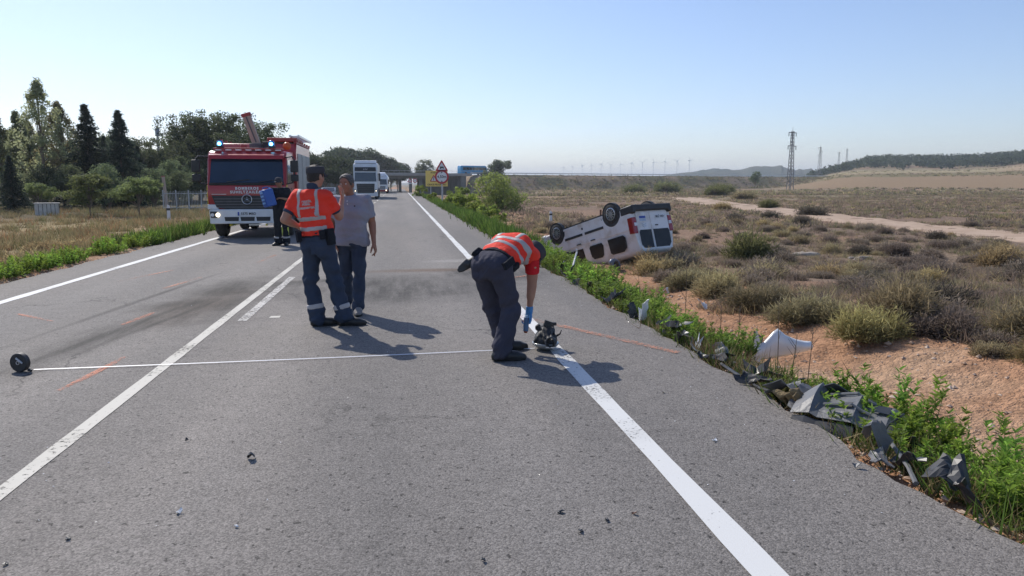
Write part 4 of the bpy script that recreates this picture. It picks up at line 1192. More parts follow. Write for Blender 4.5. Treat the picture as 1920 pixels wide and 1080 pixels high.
# ------------------------------------------------------------------ vehicles
RED = mat('fire_red_paint', (0.42, 0.022, 0.028), (0.37, 0.02, 0.025), 2, 0.32, coat=0.35)
REDM = mat('dull_red_paint', (0.36, 0.05, 0.045), (0.30, 0.04, 0.04), 4, 0.5)
WHITE = mat('white_vehicle_paint', (0.74, 0.75, 0.76), (0.66, 0.67, 0.68), 3, 0.32, coat=0.4)
WHITED = mat('dusty_white_paint', (0.76, 0.76, 0.76), (0.50, 0.44, 0.37), 2.6, 0.42, coat=0.2, lo=0.47, hi=0.78, detail=7)
BLACKP = mat('black_plastic', (0.022, 0.023, 0.025), (0.035, 0.035, 0.036), 8, 0.55, bump=0.1)
GREYP = mat('grey_plastic', (0.10, 0.10, 0.105), (0.13, 0.13, 0.13), 8, 0.6)
TYRE = mat('tyre_rubber', (0.025, 0.025, 0.026), (0.05, 0.047, 0.043), 9, 0.85, bump=0.3, bscale=40)
GLASS = mat('dark_window_glass', (0.012, 0.016, 0.022), (0.02, 0.025, 0.032), 1.5, 0.06, spec=0.8, coat=0.5)
SILVER = mat('silver_metal', (0.60, 0.61, 0.63), (0.5, 0.51, 0.53), 5, 0.3, 0.8)
ALU = mat('aluminium_shutter', (0.30, 0.32, 0.34), (0.25, 0.27, 0.29), 3, 0.5, 0.25)
LAMPW = mat('headlamp_lens', (0.75, 0.76, 0.78), rough=0.1, spec=0.8)
LIT = mat('lit_headlamp', (0.9, 0.85, 0.7), rough=0.3, emis=(1.0, 0.86, 0.62), estr=1.6)
BLUEB = mat('lit_blue_beacon', (0.05, 0.2, 0.8), rough=0.3, emis=(0.10, 0.62, 1.0), estr=9.0)
BLUED = mat('blue_beacon_dome', (0.02, 0.10, 0.42), rough=0.15, coat=0.5)
YEL = mat('yellow_reflective', (0.80, 0.62, 0.04), rough=0.5)
ORA = mat('orange_dome', (0.75, 0.14, 0.03), rough=0.35)
TAN = mat('tan_mast_paint', (0.47, 0.34, 0.26), (0.40, 0.30, 0.24), 6, 0.6)
WHT = mat('white_lettering', (0.78, 0.76, 0.74), rough=0.5)
PLATEW = mat('plate_white', (0.72, 0.74, 0.76), rough=0.4)
BLUEF = mat('plate_blue', (0.02, 0.07, 0.40), rough=0.4)
BLK = mat('black_lettering', (0.015, 0.015, 0.015), rough=0.5)
REDL = mat('tail_lamp_red', (0.32, 0.012, 0.018), rough=0.15, coat=0.6)

def wheel(parent, c, r, w_, side=1, rim=SILVER, spokes=0, hub=0.55, name='wheel'):
    """A wheel on the x axis; side = +1 when its outer face looks to +x."""
    o = MB().revolve(c, (1, 0, 0), [(r * hub, -w_ / 2), (r * 0.88, -w_ / 2), (r * 0.97, -w_ * 0.4), (r, -w_ * 0.25), (r, w_ * 0.25), (r * 0.97, w_ * 0.4), (r * 0.88, w_ / 2), (r * hub, w_ / 2), (r * hub * 0.98, w_ * 0.2), (r * hub * 0.98, -w_ * 0.2), (r * hub, -w_ / 2)], 32).build(name, TYRE, parent, smooth=40)
    f = side * w_
    if spokes:
        mb = MB().revolve(c, (1, 0, 0), [(r * hub, f * 0.47), (r * hub * 0.86, f * 0.5), (r * hub * 0.80, f * 0.40), (r * hub, f * 0.1)], 32)
        for k in range(spokes):
            a = 2 * math.pi * k / spokes
            e = Vector((0, math.cos(a), math.sin(a)))
            mb.bar(Vector(c) + Vector((f * 0.43, 0, 0)) + e * r * 0.06, Vector(c) + Vector((f * 0.44, 0, 0)) + e * r * hub * 0.9, r * 0.10, 0.02, up=(1, 0, 0))
        mb.disc(Vector(c) + Vector((f * 0.45, 0, 0)), (1, 0, 0), r * 0.13, 0.02, 16)
        mb.build('rim', rim, o, smooth=30)
        MB().disc(Vector(c) + Vector((f * 0.25, 0, 0)), (1, 0, 0), r * hub * 0.99, 0.01, 24).build('brake_disc', BLACKP, o)
    else:
        mb = MB().revolve(c, (1, 0, 0), [(r * hub, f * 0.45), (r * hub * 0.85, f * 0.3), (r * hub * 0.5, f * 0.12), (r * 0.22, f * 0.12), (r * 0.2, f * 0.45), (0.001, f * 0.5)], 28)
        for k in range(8):
            a = 2 * math.pi * k / 8
            mb.disc(Vector(c) + Vector((f * 0.16, math.cos(a) * r * 0.36, math.sin(a) * r * 0.36)), (1, 0, 0), r * 0.035, 0.05, 6)
        mb.build('rim', rim, o, smooth=40)
    return o

# ---- fire engine: front at y = 0 looking to -y
FT = empty('fire_engine', (-4.38, 22.75, 0), R(1.0), 'red fire engine with white bumper and lit blue beacons parked on the left lane', 'fire engine')
W2 = 1.10
MB().box(-0.45, 0.45, 0.5, 6.4, 0.45, 0.80).build('chassis', BLACKP, FT)
cabp = [(0.03, 0.92), (0.0, 1.28), (0.03, 1.57), (0.30, 2.42), (0.46, 2.54), (2.05, 2.58), (2.12, 2.5), (2.12, 0.72), (1.72, 0.66), (1.66, 0.98), (1.30, 1.18), (0.92, 0.98), (0.80, 0.66), (0.25, 0.62)]
MB().prism(cabp, 'x', -W2, W2).build('cab', RED, FT, bevel=0.045, smooth=35)
# lower dark step and bumper
bump = [(-W2 - 0.02, 0.28), (-W2 + 0.03, 0.02), (-0.8, -0.10), (0.8, -0.10), (W2 - 0.03, 0.02), (W2 + 0.02, 0.28), (W2 + 0.02, 0.62), (W2 - 0.15, 0.62), (W2 - 0.15, 0.2), (-W2 + 0.15, 0.2), (-W2 + 0.15, 0.62), (-W2 - 0.02, 0.62)]
bo = MB().prism(bump, 'z', 0.44, 0.86).build('bumper', WHITE, FT, bevel=0.03, smooth=35)
for s in (-1, 1):
    MB().prism([(s * (W2 + 0.015), 0.86), (s * 0.80, 0.86), (s * 0.86, 1.0), (s * (W2 + 0.005), 1.0)], 'y', -0.02, 0.35).build('bumper_corner', WHITE, FT, bevel=0.02)
for k in (-0.44, 0.0, 0.44):
    MB().prism([(k - 0.185, 0.52), (k + 0.185, 0.52), (k + 0.20, 0.64), (k - 0.20, 0.64)], 'y', -0.108, -0.04).build('air_intake', BLACKP, bo)
MB().box(-0.27, 0.27, -0.116, -0.09, 0.675, 0.785).build('number_plate', PLATEW, bo)
FRONT = Matrix.Rotation(R(90), 4, 'X')
def face_front(x, y, z): return Matrix.Translation((x, y, z)) @ FRONT
text_obj('5575 MBD', 0.098, BLK, face_front(0.03, -0.119, 0.729), bo, bold=0.002, spacing=1.0)
MB().box(-0.27, -0.225, -0.119, -0.10, 0.676, 0.784).build('country_strip', BLUEF, bo)
for s in (-1, 1):
    MB().prism([(s * 0.62, 0.60), (s * 1.02, 0.62), (s * 1.04, 0.80), (s * 0.66, 0.79)], 'y', -0.088, 0.0).build('headlamp_housing', BLACKP, FT, bevel=0.01)
    MB().revolve((s * 0.82, -0.09, 0.70), (0, -1, 0), [(0.065, 0), (0.06, 0.025), (0.04, 0.04), (0.001, 0.045)], 20).build('headlight', LIT if s < 0 else LAMPW, FT, smooth=60)
    MB().disc((s * 0.97, -0.075, 0.70), (0, 1, 0), 0.05, 0.05, 16).build('indicator', ORA if s > 0 else LAMPW, FT)
# grille, panel, windscreen
MB().prism([(-0.98, 1.25), (0.98, 1.25), (0.86, 0.92), (0.5, 0.845), (0, 0.83), (-0.5, 0.845), (-0.86, 0.92)], 'y', -0.045, 0.05).build('grille', BLACKP, FT, bevel=0.012)
for i, z in enumerate((0.92, 1.0, 1.08, 1.16)):
    L = (0.80, 0.86, 0.89, 0.92)[i]
    MB().box(-L, L, -0.062, -0.04, z - 0.012, z + 0.014).build('grille_bar', GREYP, FT)
em = MB().ring((0, -0.085, 1.14), (0, 1, 0), 0.135, 0.014, 32, 8)
for k in range(3):
    a = R(90 + 120 * k); e = Vector((math.cos(a), 0, math.sin(a))); pz = Vector((-e.z, 0, e.x))
    c0 = Vector((0, -0.09, 1.14))
    em._add([c0 + pz * 0.022 + Vector((0, 0.01, 0)), c0 - pz * 0.022 + Vector((0, 0.01, 0)), c0 + e * 0.128 + Vector((0, 0.01, 0)), c0 + e * 0.03 + Vector((0, -0.012, 0))], [(0, 3, 2), (1, 2, 3), (0, 1, 3)])
em.build('emblem', SILVER, FT)
text_obj('BOMBEROS', 0.105, WHT, face_front(0.0, -0.012, 1.455), FT, bold=0.005, spacing=1.3)
text_obj('SUHILTZAILEAK', 0.105, WHT, face_front(0.0, -0.012, 1.350), FT, bold=0.005, spacing=1.3)
for s in (-1, 1):
    MB().box(s * 0.78 - 0.2, s * 0.78 + 0.2, -0.022, 0.0, 1.285, 1.298).build('badge_strip', WHT, FT)
def slant(x, t, off):   # a point on the windscreen plane
    return (x, 0.03 + 0.27 * t - off, 1.57 + 0.85 * t + off * 0.3)
MB().poly([slant(-1.03, 0.05, .012), slant(1.03, 0.05, .012), slant(0.99, 0.93, .012), slant(-0.99, 0.93, .012)]).build('windscreen', mat('navy_windscreen', (0.018, 0.036, 0.068), (0.012, 0.026, 0.05), 1.2, 0.08, spec=0.7), FT, solid=0.006)
MB().prism([(0.0, 1.545), (-0.02, 1.60), (0.06, 1.64), (0.08, 1.56)], 'x', -1.04, 1.04).build('cowl', BLACKP, FT)
MB().prism([(0.10, 2.30), (0.17, 2.42), (0.32, 2.46), (0.36, 2.40)], 'x', -1.05, 1.05).build('sun_visor', RED, FT, bevel=0.015)
for s in (-0.55, 0.35):
    MB().bar(slant(s, 0.08, .03), slant(s + 0.62, 0.16, .03), 0.02).build('wiper', BLACKP, FT)
for s in (-1, 1):   # side doors
    d = MB().prism([(0.14, 1.62), (0.36, 2.36), (1.24, 2.40), (1.24, 0.80), (0.98, 1.08), (0.75, 0.80), (0.2, 0.80)], 'x', s * (W2 + 0.012), s * (W2 + 0.002)).build('door', RED, FT)
    MB().prism([(0.22, 1.60), (0.40, 2.28), (1.12, 2.32), (1.12, 1.60)], 'x', s * (W2 + 0.02), s * (W2 + 0.0125)).build('door_window', GLASS, d)
    MB().box(s * (W2 + 0.013) - 0.012, s * (W2 + 0.013) + 0.012, 1.0, 1.16, 1.42, 1.46).build('handle', BLACKP, d)
    MB().prism([(1.32, 1.60), (1.32, 2.32), (1.98, 2.34), (1.98, 1.60)], 'x', s * (W2 + 0.010), s * (W2 + 0.002)).build('crew_window', GLASS, FT)
    # reflective corner stripes
    for k in range(3):
        z0 = 1.02 + 0.19 * k
        MB().prism([(0.055, z0), (0.055, z0 + 0.10), (0.14, z0 + 0.19), (0.14, z0 + 0.09)], 'x', s * (W2 + 0.018), s * (W2 + 0.0005)).build('reflective_stripe', YEL, FT)
    # mirrors on bent arms
    mr_ = MB().tube([(s * 1.08, 0.28, 2.36), (s * 1.30, 0.02, 2.38), (s * 1.36, -0.05, 2.30), (s * 1.36, -0.05, 1.72), (s * 1.28, 0.0, 1.62), (s * 1.10, 0.12, 1.58)], 0.02, 8).build('mirror_arm', BLACKP, FT)
    MB().box(s * 1.36 - 0.11, s * 1.36 + 0.11, -0.12, 0.02, 1.92, 2.27).build('mirror', BLACKP, FT, bevel=0.03)
    MB().box(s * 1.36 - 0.11, s * 1.36 + 0.11, -0.10, 0.04, 1.66, 1.86).build('mirror', BLACKP, FT, bevel=0.03)
    MB().box(s * (W2 - 0.08), s * (W2 + 0.04), 0.55, 0.82, 0.42, 0.60).build('step', BLACKP, FT)
# roof light bar, beacons
MB().box(-0.98, 0.98, 0.52, 0.66, 2.575, 2.64).build('light_bar', REDM, FT, bevel=0.015)
for k in range(7):
    MB().box(-0.9 + 0.28 * k, -0.74 + 0.28 * k, 0.40, 0.50, 2.555, 2.585).build('roof_rib', WHITE, FT, bevel=0.008)
for s in (-0.80, 0.66):
    bb_ = MB().tube([(s, 0.58, 2.64), (s, 0.58, 2.70)], 0.10, 16).build('beacon', BLACKP, FT)
    MB().revolve((s, 0.58, 2.70), (0, 0, 1), [(0.095, 0), (0.09, 0.10), (0.06, 0.15), (0.001, 0.165)], 20).build('beacon_dome', BLUED, bb_, smooth=60)
    MB().revolve((s, 0.50, 2.755), (0, -1, 0), [(0.052, 0), (0.052, 0.02), (0.001, 0.025)], 16).build('beacon_lamp', BLUEB, bb_)
MB().box(0.30, 0.62, 1.2, 1.75, 2.60, 2.86).build('roof_box', BLACKP, FT, bevel=0.02)
MB().tube([(-0.2, 0.9, 2.58), (-0.2, 0.9, 2.74)], 0.09, 12).build('roof_horn', REDM, FT)
# raised light mast
ms = MB().box(-0.14, 0.24, 1.55, 1.85, 2.58, 2.82).build('light_mast', GREYP, FT, bevel=0.02)
MB().bar((0.06, 1.7, 2.80), (-0.22, 1.7, 3.72), 0.24, 0.16, up=(0, 1, 0)).build('mast_column', TAN, ms, bevel=0.015)
MB().bar((0.06, 1.605, 2.86), (-0.20, 1.605, 3.62), 0.035, 0.02, up=(0, 1, 0)).build('mast_groove', GREYP, ms)
MB().bar((-0.195, 1.7, 3.64), (-0.225, 1.7, 3.74), 0.28, 0.20, up=(0, 1, 0)).build('mast_head', REDM, ms, bevel=0.01)
# equipment body
BW = 1.17
MB().prism([(2.2, 0.70), (2.2, 2.62), (2.45, 2.86), (6.5, 2.86), (6.5, 0.62), (5.6, 0.62), (5.5, 1.0), (5.05, 1.15), (4.6, 1.0), (4.5, 0.62), (2.3, 0.62)], 'x', -BW, BW).build('equipment_body', RED, FT, bevel=0.02, smooth=35)
for s in (-1, 1):
    for (y0, y1) in ((2.55, 3.70), (3.82, 5.0), (5.12, 6.35)):
        z0 = 1.22 if y0 > 3.75 else 0.85
        sh = MB()
        sh.box(s * (BW + 0.012), s * (BW + 0.001), y0, y1, z0, 2.56)
        q = sh.build('roller_shutter', ALU, FT)
        nb = int((2.52 - z0) / 0.09)
        for k in range(nb):
            zz = z0 + 0.03 + k * 0.09
            MB().box(s * (BW + 0.018), s * (BW + 0.0125), y0 + 0.03, y1 - 0.03, zz, zz + 0.06).build('slat', ALU, q)
        MB().box(s * (BW + 0.03), s * (BW + 0.019), y0 + 0.2, y1 - 0.2, z0 + 0.05, z0 + 0.09).build('shutter_bar', BLACKP, q)
    MB().box(s * (BW - 0.06), s * (BW + 0.015), 2.3, 6.5, 2.865, 2.92).build('roof_rail', REDM, FT)
    for k in range(6):
        MB().box(s * BW - 0.03, s * BW + 0.03, 2.6 + 0.75 * k, 2.68 + 0.75 * k, 2.922, 2.99).build('rail_post', REDM, FT)
MB().box(0.25, 1.18, 2.5, 4.2, 2.925, 3.06).build('roof_locker', REDM, FT, bevel=0.03)
MB().revolve((0.9, 2.2, 2.78), (0, -1, 0.25), [(0.13, 0), (0.11, 0.05), (0.06, 0.08), (0.001, 0.09)], 18).build('orange_lamp', ORA, FT, smooth=60)
ld = MB()
for x in (0.95, 1.22): ld.bar((x, 2.6, 3.12), (x, 6.6, 3.12), 0.05, 0.07)
ladder = ld.build('ladder_rail', SILVER, FT)
for k in range(14): MB().bar((0.975, 2.75 + 0.28 * k, 3.12), (1.195, 2.75 + 0.28 * k, 3.12), 0.03).build('rung', SILVER, ladder)
for s in (-1, 1):
    wheel(FT, (s * 0.97, 1.26, 0.46), 0.46, 0.30, s, GREYP)
    wheel(FT, (s * 1.0, 5.05, 0.46), 0.46, 0.28, s, GREYP)
    wheel(FT, (s * 0.68, 5.05, 0.46), 0.46, 0.26, s, GREYP)
    MB().bar((s * 0.5, -0.02, 0.40), (s * 0.5, 0.15, 0.40), 0.05).build('tow_hook', YEL, FT)
MB().tube([(-0.95, 1.26, 0.46), (0.95, 1.26, 0.46)], 0.09, 10).build('axle', BLACKP, FT)
MB().tube([(-0.95, 5.05, 0.46), (0.95, 5.05, 0.46)], 0.11, 10).build('axle', BLACKP, FT)
MB().bar((0.0, 0.05, 0.40), (0.9, 0.05, 0.40), 0.03).build('tow_bar', SILVER, FT)

# ---- white tractor unit with its trailer
TK = empty('articulated_lorry', (-3.45, 79.0, float(road_z(79))), R(0.5), 'white articulated lorry with dark grille coming towards the officers', 'lorry')
MB().prism([(0.0, 0.45), (0.0, 1.75), (0.12, 2.75), (0.45, 3.62), (2.2, 3.72), (2.2, 0.6)], 'x', -1.22, 1.22).build('cab', WHITE, TK, bevel=0.08, smooth=35)
MB().poly([(-1.10, -0.012, 1.80), (1.10, -0.012, 1.80), (1.06, 0.10, 2.72), (-1.06, 0.10, 2.72)]).build('windscreen', GLASS, TK, solid=0.01)
MB().poly([(-1.08, 0.085, 2.86), (1.08, 0.085, 2.86), (1.05, 0.27, 3.26), (-1.05, 0.27, 3.26)]).build('sun_visor', BLACKP, TK, solid=0.03)
for k in (-0.16, 0.0, 0.16): MB().bar((k - 0.05, 0.135, 2.98), (k + 0.05, 0.165, 3.12), 0.06, 0.03).build('visor_mark', WHT, TK)
MB().prism([(-0.92, 1.58), (0.92, 1.58), (0.85, 0.62), (-0.85, 0.62)], 'y', -0.05, 0.05).build('grille', BLACKP, TK, bevel=0.03)
for z in (0.8, 1.0, 1.2, 1.4): MB().box(-0.86, 0.86, -0.065, -0.045, z, z + 0.03).build('grille_bar', GREYP, TK)
MB().box(-1.24, 1.24, -0.03, 0.4, 0.28, 0.58).build('bumper', WHITE, TK, bevel=0.05)
for s in (-1, 1):
    MB().box(s * 1.05 - 0.12, s * 1.05 + 0.12, -0.05, 0.02, 0.72, 0.98).build('headlight_unit', GREYP, TK, bevel=0.03)
    MB().disc((s * 1.05, -0.06, 0.84), (0, 1, 0), 0.06, 0.03, 12).build('headlight', LIT, TK)
    MB().box(s * 1.42 - 0.1, s * 1.42 + 0.1, 0.1, 0.3, 1.85, 2.65).build('mirror', BLACKP, TK, bevel=0.04)
    MB().bar((s * 1.2, 0.25, 2.55), (s * 1.42, 0.2, 2.5), 0.05).build('mirror_arm', BLACKP, TK)
    MB().prism([(0.35, 1.85), (0.45, 2.65), (1.1, 2.7), (1.1, 1.85)], 'x', s * 1.235, s * 1.222).build('door_window', GLASS, TK)
    wheel(TK, (s * 1.05, 1.35, 0.5), 0.5, 0.32, s)
    for yy_ in (4.6, 9.2, 10.5, 11.8): wheel(TK, (s * 1.05, yy_, 0.5), 0.5, 0.34, s)
MB().prism([(0.45, 3.66), (0.75, 3.95), (2.1, 4.0), (2.2, 3.72)], 'x', -1.1, 1.1).build('roof_deflector', WHITE, TK, bevel=0.05)
MB().box(-1.24, 1.24, 2.9, 13.5, 1.1, 3.75).build('trailer', WHITED, TK, bevel=0.03)
MB().box(-0.5, 0.5, 1.0, 13.3, 0.55, 1.08).build('chassis', BLACKP, TK)

# ---- tanker lorry behind it
TN = empty('tanker_lorry', (-3.1, 124.0, float(road_z(124))), R(-0.4), 'silver tanker lorry with white cab following the white lorry', 'lorry')
MB().prism([(0.0, 0.45), (0.0, 1.35), (0.15, 2.35), (0.4, 2.7), (2.0, 2.75), (2.0, 0.6)], 'x', -1.2, 1.2).build('cab', WHITE, TN, bevel=0.1, smooth=35)
MB().poly([(-1.08, -0.02, 1.42), (1.08, -0.02, 1.42), (1.02, 0.115, 2.28), (-1.02, 0.115, 2.28)]).build('windscreen', GLASS, TN, solid=0.01)
MB().prism([(-0.85, 1.18), (0.85, 1.18), (0.8, 0.72), (-0.8, 0.72)], 'y', -0.05, 0.05).build('grille', BLACKP, TN)
for z in (0.82, 1.0): MB().box(-0.82, 0.82, -0.07, -0.045, z, z + 0.07).build('grille_bar', WHITE, TN)
MB().box(-1.22, 1.22, -0.04, 0.4, 0.30, 0.62).build('bumper', REDM, TN, bevel=0.05)
for s in (-1, 1):
    MB().disc((s * 0.95, -0.07, 0.50), (0, 1, 0), 0.10, 0.04, 12).build('headlight', LIT, TN)
    MB().box(s * 1.38 - 0.08, s * 1.38 + 0.08, 0.1, 0.25, 1.5, 2.2).build('mirror', BLACKP, TN)
    MB().prism([(0.35, 1.5), (0.45, 2.25), (1.2, 2.25), (1.2, 1.5)], 'x', s * 1.215, s * 1.202).build('door_window', GLASS, TN)
    wheel(TN, (s * 1.02, 1.25, 0.48), 0.48, 0.30, s)
    for yy_ in (4.0, 10.2, 11.5): wheel(TN, (s * 1.02, yy_, 0.48), 0.48, 0.32, s)
MB().revolve((0, 2.5, 2.2), (0, 1, 0), [(0.001, -0.25), (0.7, -0.2), (1.1, 0.05), (1.24, 0.4), (1.24, 9.6), (1.0, 9.9), (0.001, 10.0)], 28).build('tank', SILVER, TN, smooth=50)
MB().prism([(0.3, 2.7), (0.9, 3.3), (2.2, 3.42), (2.2, 2.7)], 'x', -0.85, 0.85).build('roof_deflector', WHITE, TN, bevel=0.15, smooth=50)
MB().box(-0.5, 0.5, 1.0, 12.3, 0.55, 1.0).build('chassis', BLACKP, TN)

# ---- dark car stopped at the left, far back
CARB = mat('dark_grey_car_paint', (0.04, 0.045, 0.055), rough=0.3, coat=0.6)
CR = empty('parked_car', (-8.4, 92.0, float(h(-8.4, 92))), R(4), 'small dark grey car stopped at the left edge beyond the officers', 'car')
prof = [(-0.0, 0.35), (0.0, 0.75), (0.15, 0.85), (1.0, 0.98), (1.75, 1.42), (3.3, 1.45), (3.95, 0.98), (4.05, 0.6), (4.0, 0.32)]
MB().prism(prof, 'x', -0.86, 0.86).build('body', CARB, CR, bevel=0.08, smooth=40)
MB().poly([(-0.7, 1.02, 1.02), (0.7, 1.02, 1.02), (0.62, 1.69, 1.40), (-0.62, 1.69, 1.40)]).build('windscreen', GLASS, CR, solid=0.03)
MB().box(-0.5, 0.5, -0.02, 0.05, 0.42, 0.62).build('grille', BLACKP, CR)
for s in (-1, 1):
    MB().box(s * 0.66 - 0.13, s * 0.66 + 0.13, -0.02, 0.1, 0.64, 0.76).build('headlight', LAMPW, CR, bevel=0.02)
    for yy_ in (0.8, 3.3): wheel(CR, (s * 0.76, yy_, 0.31), 0.31, 0.2, s)
    MB().prism([(1.3, 1.02), (1.85, 1.36), (3.2, 1.38), (3.6, 1.02)], 'x', s * 0.872, s * 0.861).build('side_window', GLASS, CR)
    MB().box(s * 0.98 - 0.1, s * 0.98 + 0.08, 1.25, 1.35, 0.98, 1.1).build('mirror', CARB, CR)

# ---- blue coach on the motorway
p = mw(33.5, 9.0)
BU = empty('coach', (p[0], p[1], 4.75), math.atan2(MDIR[1], MDIR[0]), 'bright blue coach driving along the motorway above the embankment', 'bus')
COB = mat('coach_blue_paint', (0.03, 0.30, 0.55), (0.03, 0.26, 0.50), 1, 0.35, coat=0.4)
MB().prism([(-5.6, 0.35), (-5.6, 2.9), (-5.4, 3.35), (5.1, 3.35), (5.7, 2.6), (5.8, 1.2), (5.75, 0.35)], 'y', -1.25, 1.25).build('body', COB, BU, bevel=0.12, smooth=40)
for k in range(7):
    MB().box(-4.6 + 1.35 * k, -3.35 + 1.35 * k, -1.272, -1.252, 1.75, 2.75).build('window', GLASS, BU)
MB().poly([(5.80, -1.1, 1.3), (5.80, 1.1, 1.3), (5.72, 1.05, 2.58), (5.72, -1.05, 2.58)]).build('windscreen', GLASS, BU, solid=0.05)
MB().box(4.2, 5.3, -1.274, -1.252, 0.5, 2.7).build('door', BLACKP, BU)
for xx in (-3.4, 3.2):
    for s in (-1, 1):
        MB().disc((xx, s * 1.12, 0.5), (0, 1, 0), 0.5, 0.3, 20).build('wheel', TYRE, BU)

# ---- overturned white van
VGLASS = mat('dim_van_glass', (0.012, 0.014, 0.016), (0.02, 0.022, 0.024), 3, 0.25, spec=0.3)
VAN = empty('overturned_van', (0, 0, 0), 0, 'white van lying on its roof in the ditch with wheels in the air', 'van')
HW, VH = 0.90, 1.80
low = [(-2.18, 0.30), (-2.20, 1.02), (1.05, 1.02), (1.60, 0.98), (2.02, 0.80), (2.16, 0.55), (2.14, 0.28), (1.72, 0.26), (1.68, 0.48), (1.36, 0.66), (1.02, 0.48), (0.98, 0.26), (-0.97, 0.26), (-1.01, 0.48), (-1.35, 0.66), (-1.69, 0.48), (-1.73, 0.26)]
vb = MB().prism(low, 'x', -HW, HW).build('body', WHITED, VAN, bevel=0.05, smooth=40)
def cab_ring(y, zt, wt, zb=1.0):
    return [(-HW + 0.005, y, zb), (-HW + 0.06, y, zb + (zt - zb) * 0.5), (-wt, y, zt - 0.08), (-wt + 0.10, y, zt), (wt - 0.10, y, zt), (wt, y, zt - 0.08), (HW - 0.06, y, zb + (zt - zb) * 0.5), (HW - 0.005, y, zb)]
MB().loft([cab_ring(-2.19, 1.70, 0.76), cab_ring(-2.10, 1.78, 0.77), cab_ring(-0.8, 1.82, 0.78), cab_ring(0.35, 1.77, 0.76), cab_ring(0.62, 1.66, 0.74), cab_ring(1.30, 1.10, 0.80), cab_ring(1.42, 1.02, 0.82)]).build('upper_body', WHITED, VAN, bevel=0.02, smooth=40)
MB().prism([(-1.9, 0.20), (1.9, 0.20), (1.9, 0.30), (-1.9, 0.30)], 'x', -0.78, 0.78).build('underbody', BLACKP, VAN)
MB().box(-0.55, -0.1, -0.9, 0.1, 0.14, 0.2).build('fuel_tank', GREYP, VAN, bevel=0.03)
MB().tube([(0.25, 1.4, 0.17), (0.28, 0.2, 0.16), (0.45, -1.2, 0.17), (0.5, -2.1, 0.22)], 0.035, 8).build('exhaust', GREYP, VAN)
MB().tube([(-0.75, -1.35, 0.31), (0.75, -1.35, 0.31)], 0.05, 8).build('rear_axle', BLACKP, VAN)
for s in (-1, 1):
    for yy_ in (1.37, -1.35):
        MB().disc((s * (HW - 0.05), yy_, 0.33), (1, 0, 0), 0.385, 0.115, 28).build('wheel_arch', BLACKP, VAN)
        wheel(VAN, (s * 0.81, yy_, 0.31), 0.32, 0.22, s, SILVER, 11, 0.66)
def side_pt(s, y, z, off=0.008):
    """A point on the side of the body, following the lean of the upper part."""
    if z <= 1.0: x = HW
    else:
        zt = 1.80; t = (z - 1.0) / 0.8
        x = HW - 0.005 - (0.055 * min(t / 0.5, 1) + max(0, t - 0.5) / 0.4 * 0.075)
    return (s * (x + off), y, z)
def side_panel(name, s, poly, m, off=0.008, parent=VAN):
    return MB().poly([side_pt(s, y, z, off) for y, z in poly]).build(name, m, parent, solid=0.006)
for s in (-1, 1):
    side_panel('front_window', s, [(1.02, 1.10), (0.62, 1.46), (0.46, 1.53), (0.20, 1.53), (0.20, 1.10)], VGLASS, 0.03)
    side_panel('sliding_door_window', s, [(-0.10, 1.16), (-0.10, 1.44), (-0.18, 1.55), (-0.56, 1.56), (-0.66, 1.50), (-0.76, 1.20), (-0.70, 1.10), (-0.16, 1.10)], VGLASS, 0.03)
    side_panel('rear_quarter_window', s, [(-1.00, 1.08), (-0.98, 1.52), (-1.06, 1.58), (-1.56, 1.58), (-1.72, 1.48), (-1.78, 1.16), (-1.70, 1.08)], VGLASS, 0.03)
    side_panel('side_moulding', s, [(1.00, 0.60), (1.00, 0.68), (0.10, 0.68), (0.10, 0.60)], BLACKP, 0.012)
    side_panel('side_moulding', s, [(-0.02, 0.60), (-0.02, 0.68), (-0.92, 0.68), (-0.92, 0.60)], BLACKP, 0.012)
    side_panel('door_gap', s, [(0.11, 0.42), (0.13, 1.66), (-0.03, 1.66), (0.04, 0.42)], BLK, 0.004)
    side_panel('door_seam', s, [(-0.885, 0.34), (-0.885, 1.66), (-0.90, 1.66), (-0.90, 0.34)], GREYP, 0.004)
    side_panel('sill', s, [(1.0, 0.27), (1.0, 0.34), (-0.98, 0.34), (-0.98, 0.27)], WHITED, 0.006)
    for yy_ in (0.35, -0.35):
        a_ = side_pt(s, yy_, 0.93, 0.02)
        MB().box(a_[0] - 0.015, a_[0] + 0.015, yy_ - 0.1, yy_ + 0.1, 0.915, 0.945).build('handle', BLACKP, VAN)
    MB().prism([(-2.0, 0.62), (-2.0, 1.12), (-2.22, 1.14), (-2.225, 0.62)], 'x', s * 0.74, s * 0.915).build('tail_lamp', REDL, VAN, bevel=0.02)
    MB().box(s * 0.80 - 0.06, s * 0.80 + 0.06, -2.235, -2.20, 0.80, 0.90).build('reversing_lamp', LAMPW, VAN)
    MB().box(s * 1.02 - 0.10, s * 1.02 + 0.10, 0.86, 1.0, 1.06, 1.26).build('wing_mirror', BLACKP, VAN, bevel=0.04)
    MB().prism([(1.75, 0.62), (1.9, 0.82), (2.10, 0.74), (2.17, 0.58)], 'x', s * 0.55, s * 0.885).build('headlamp', LAMPW, VAN)
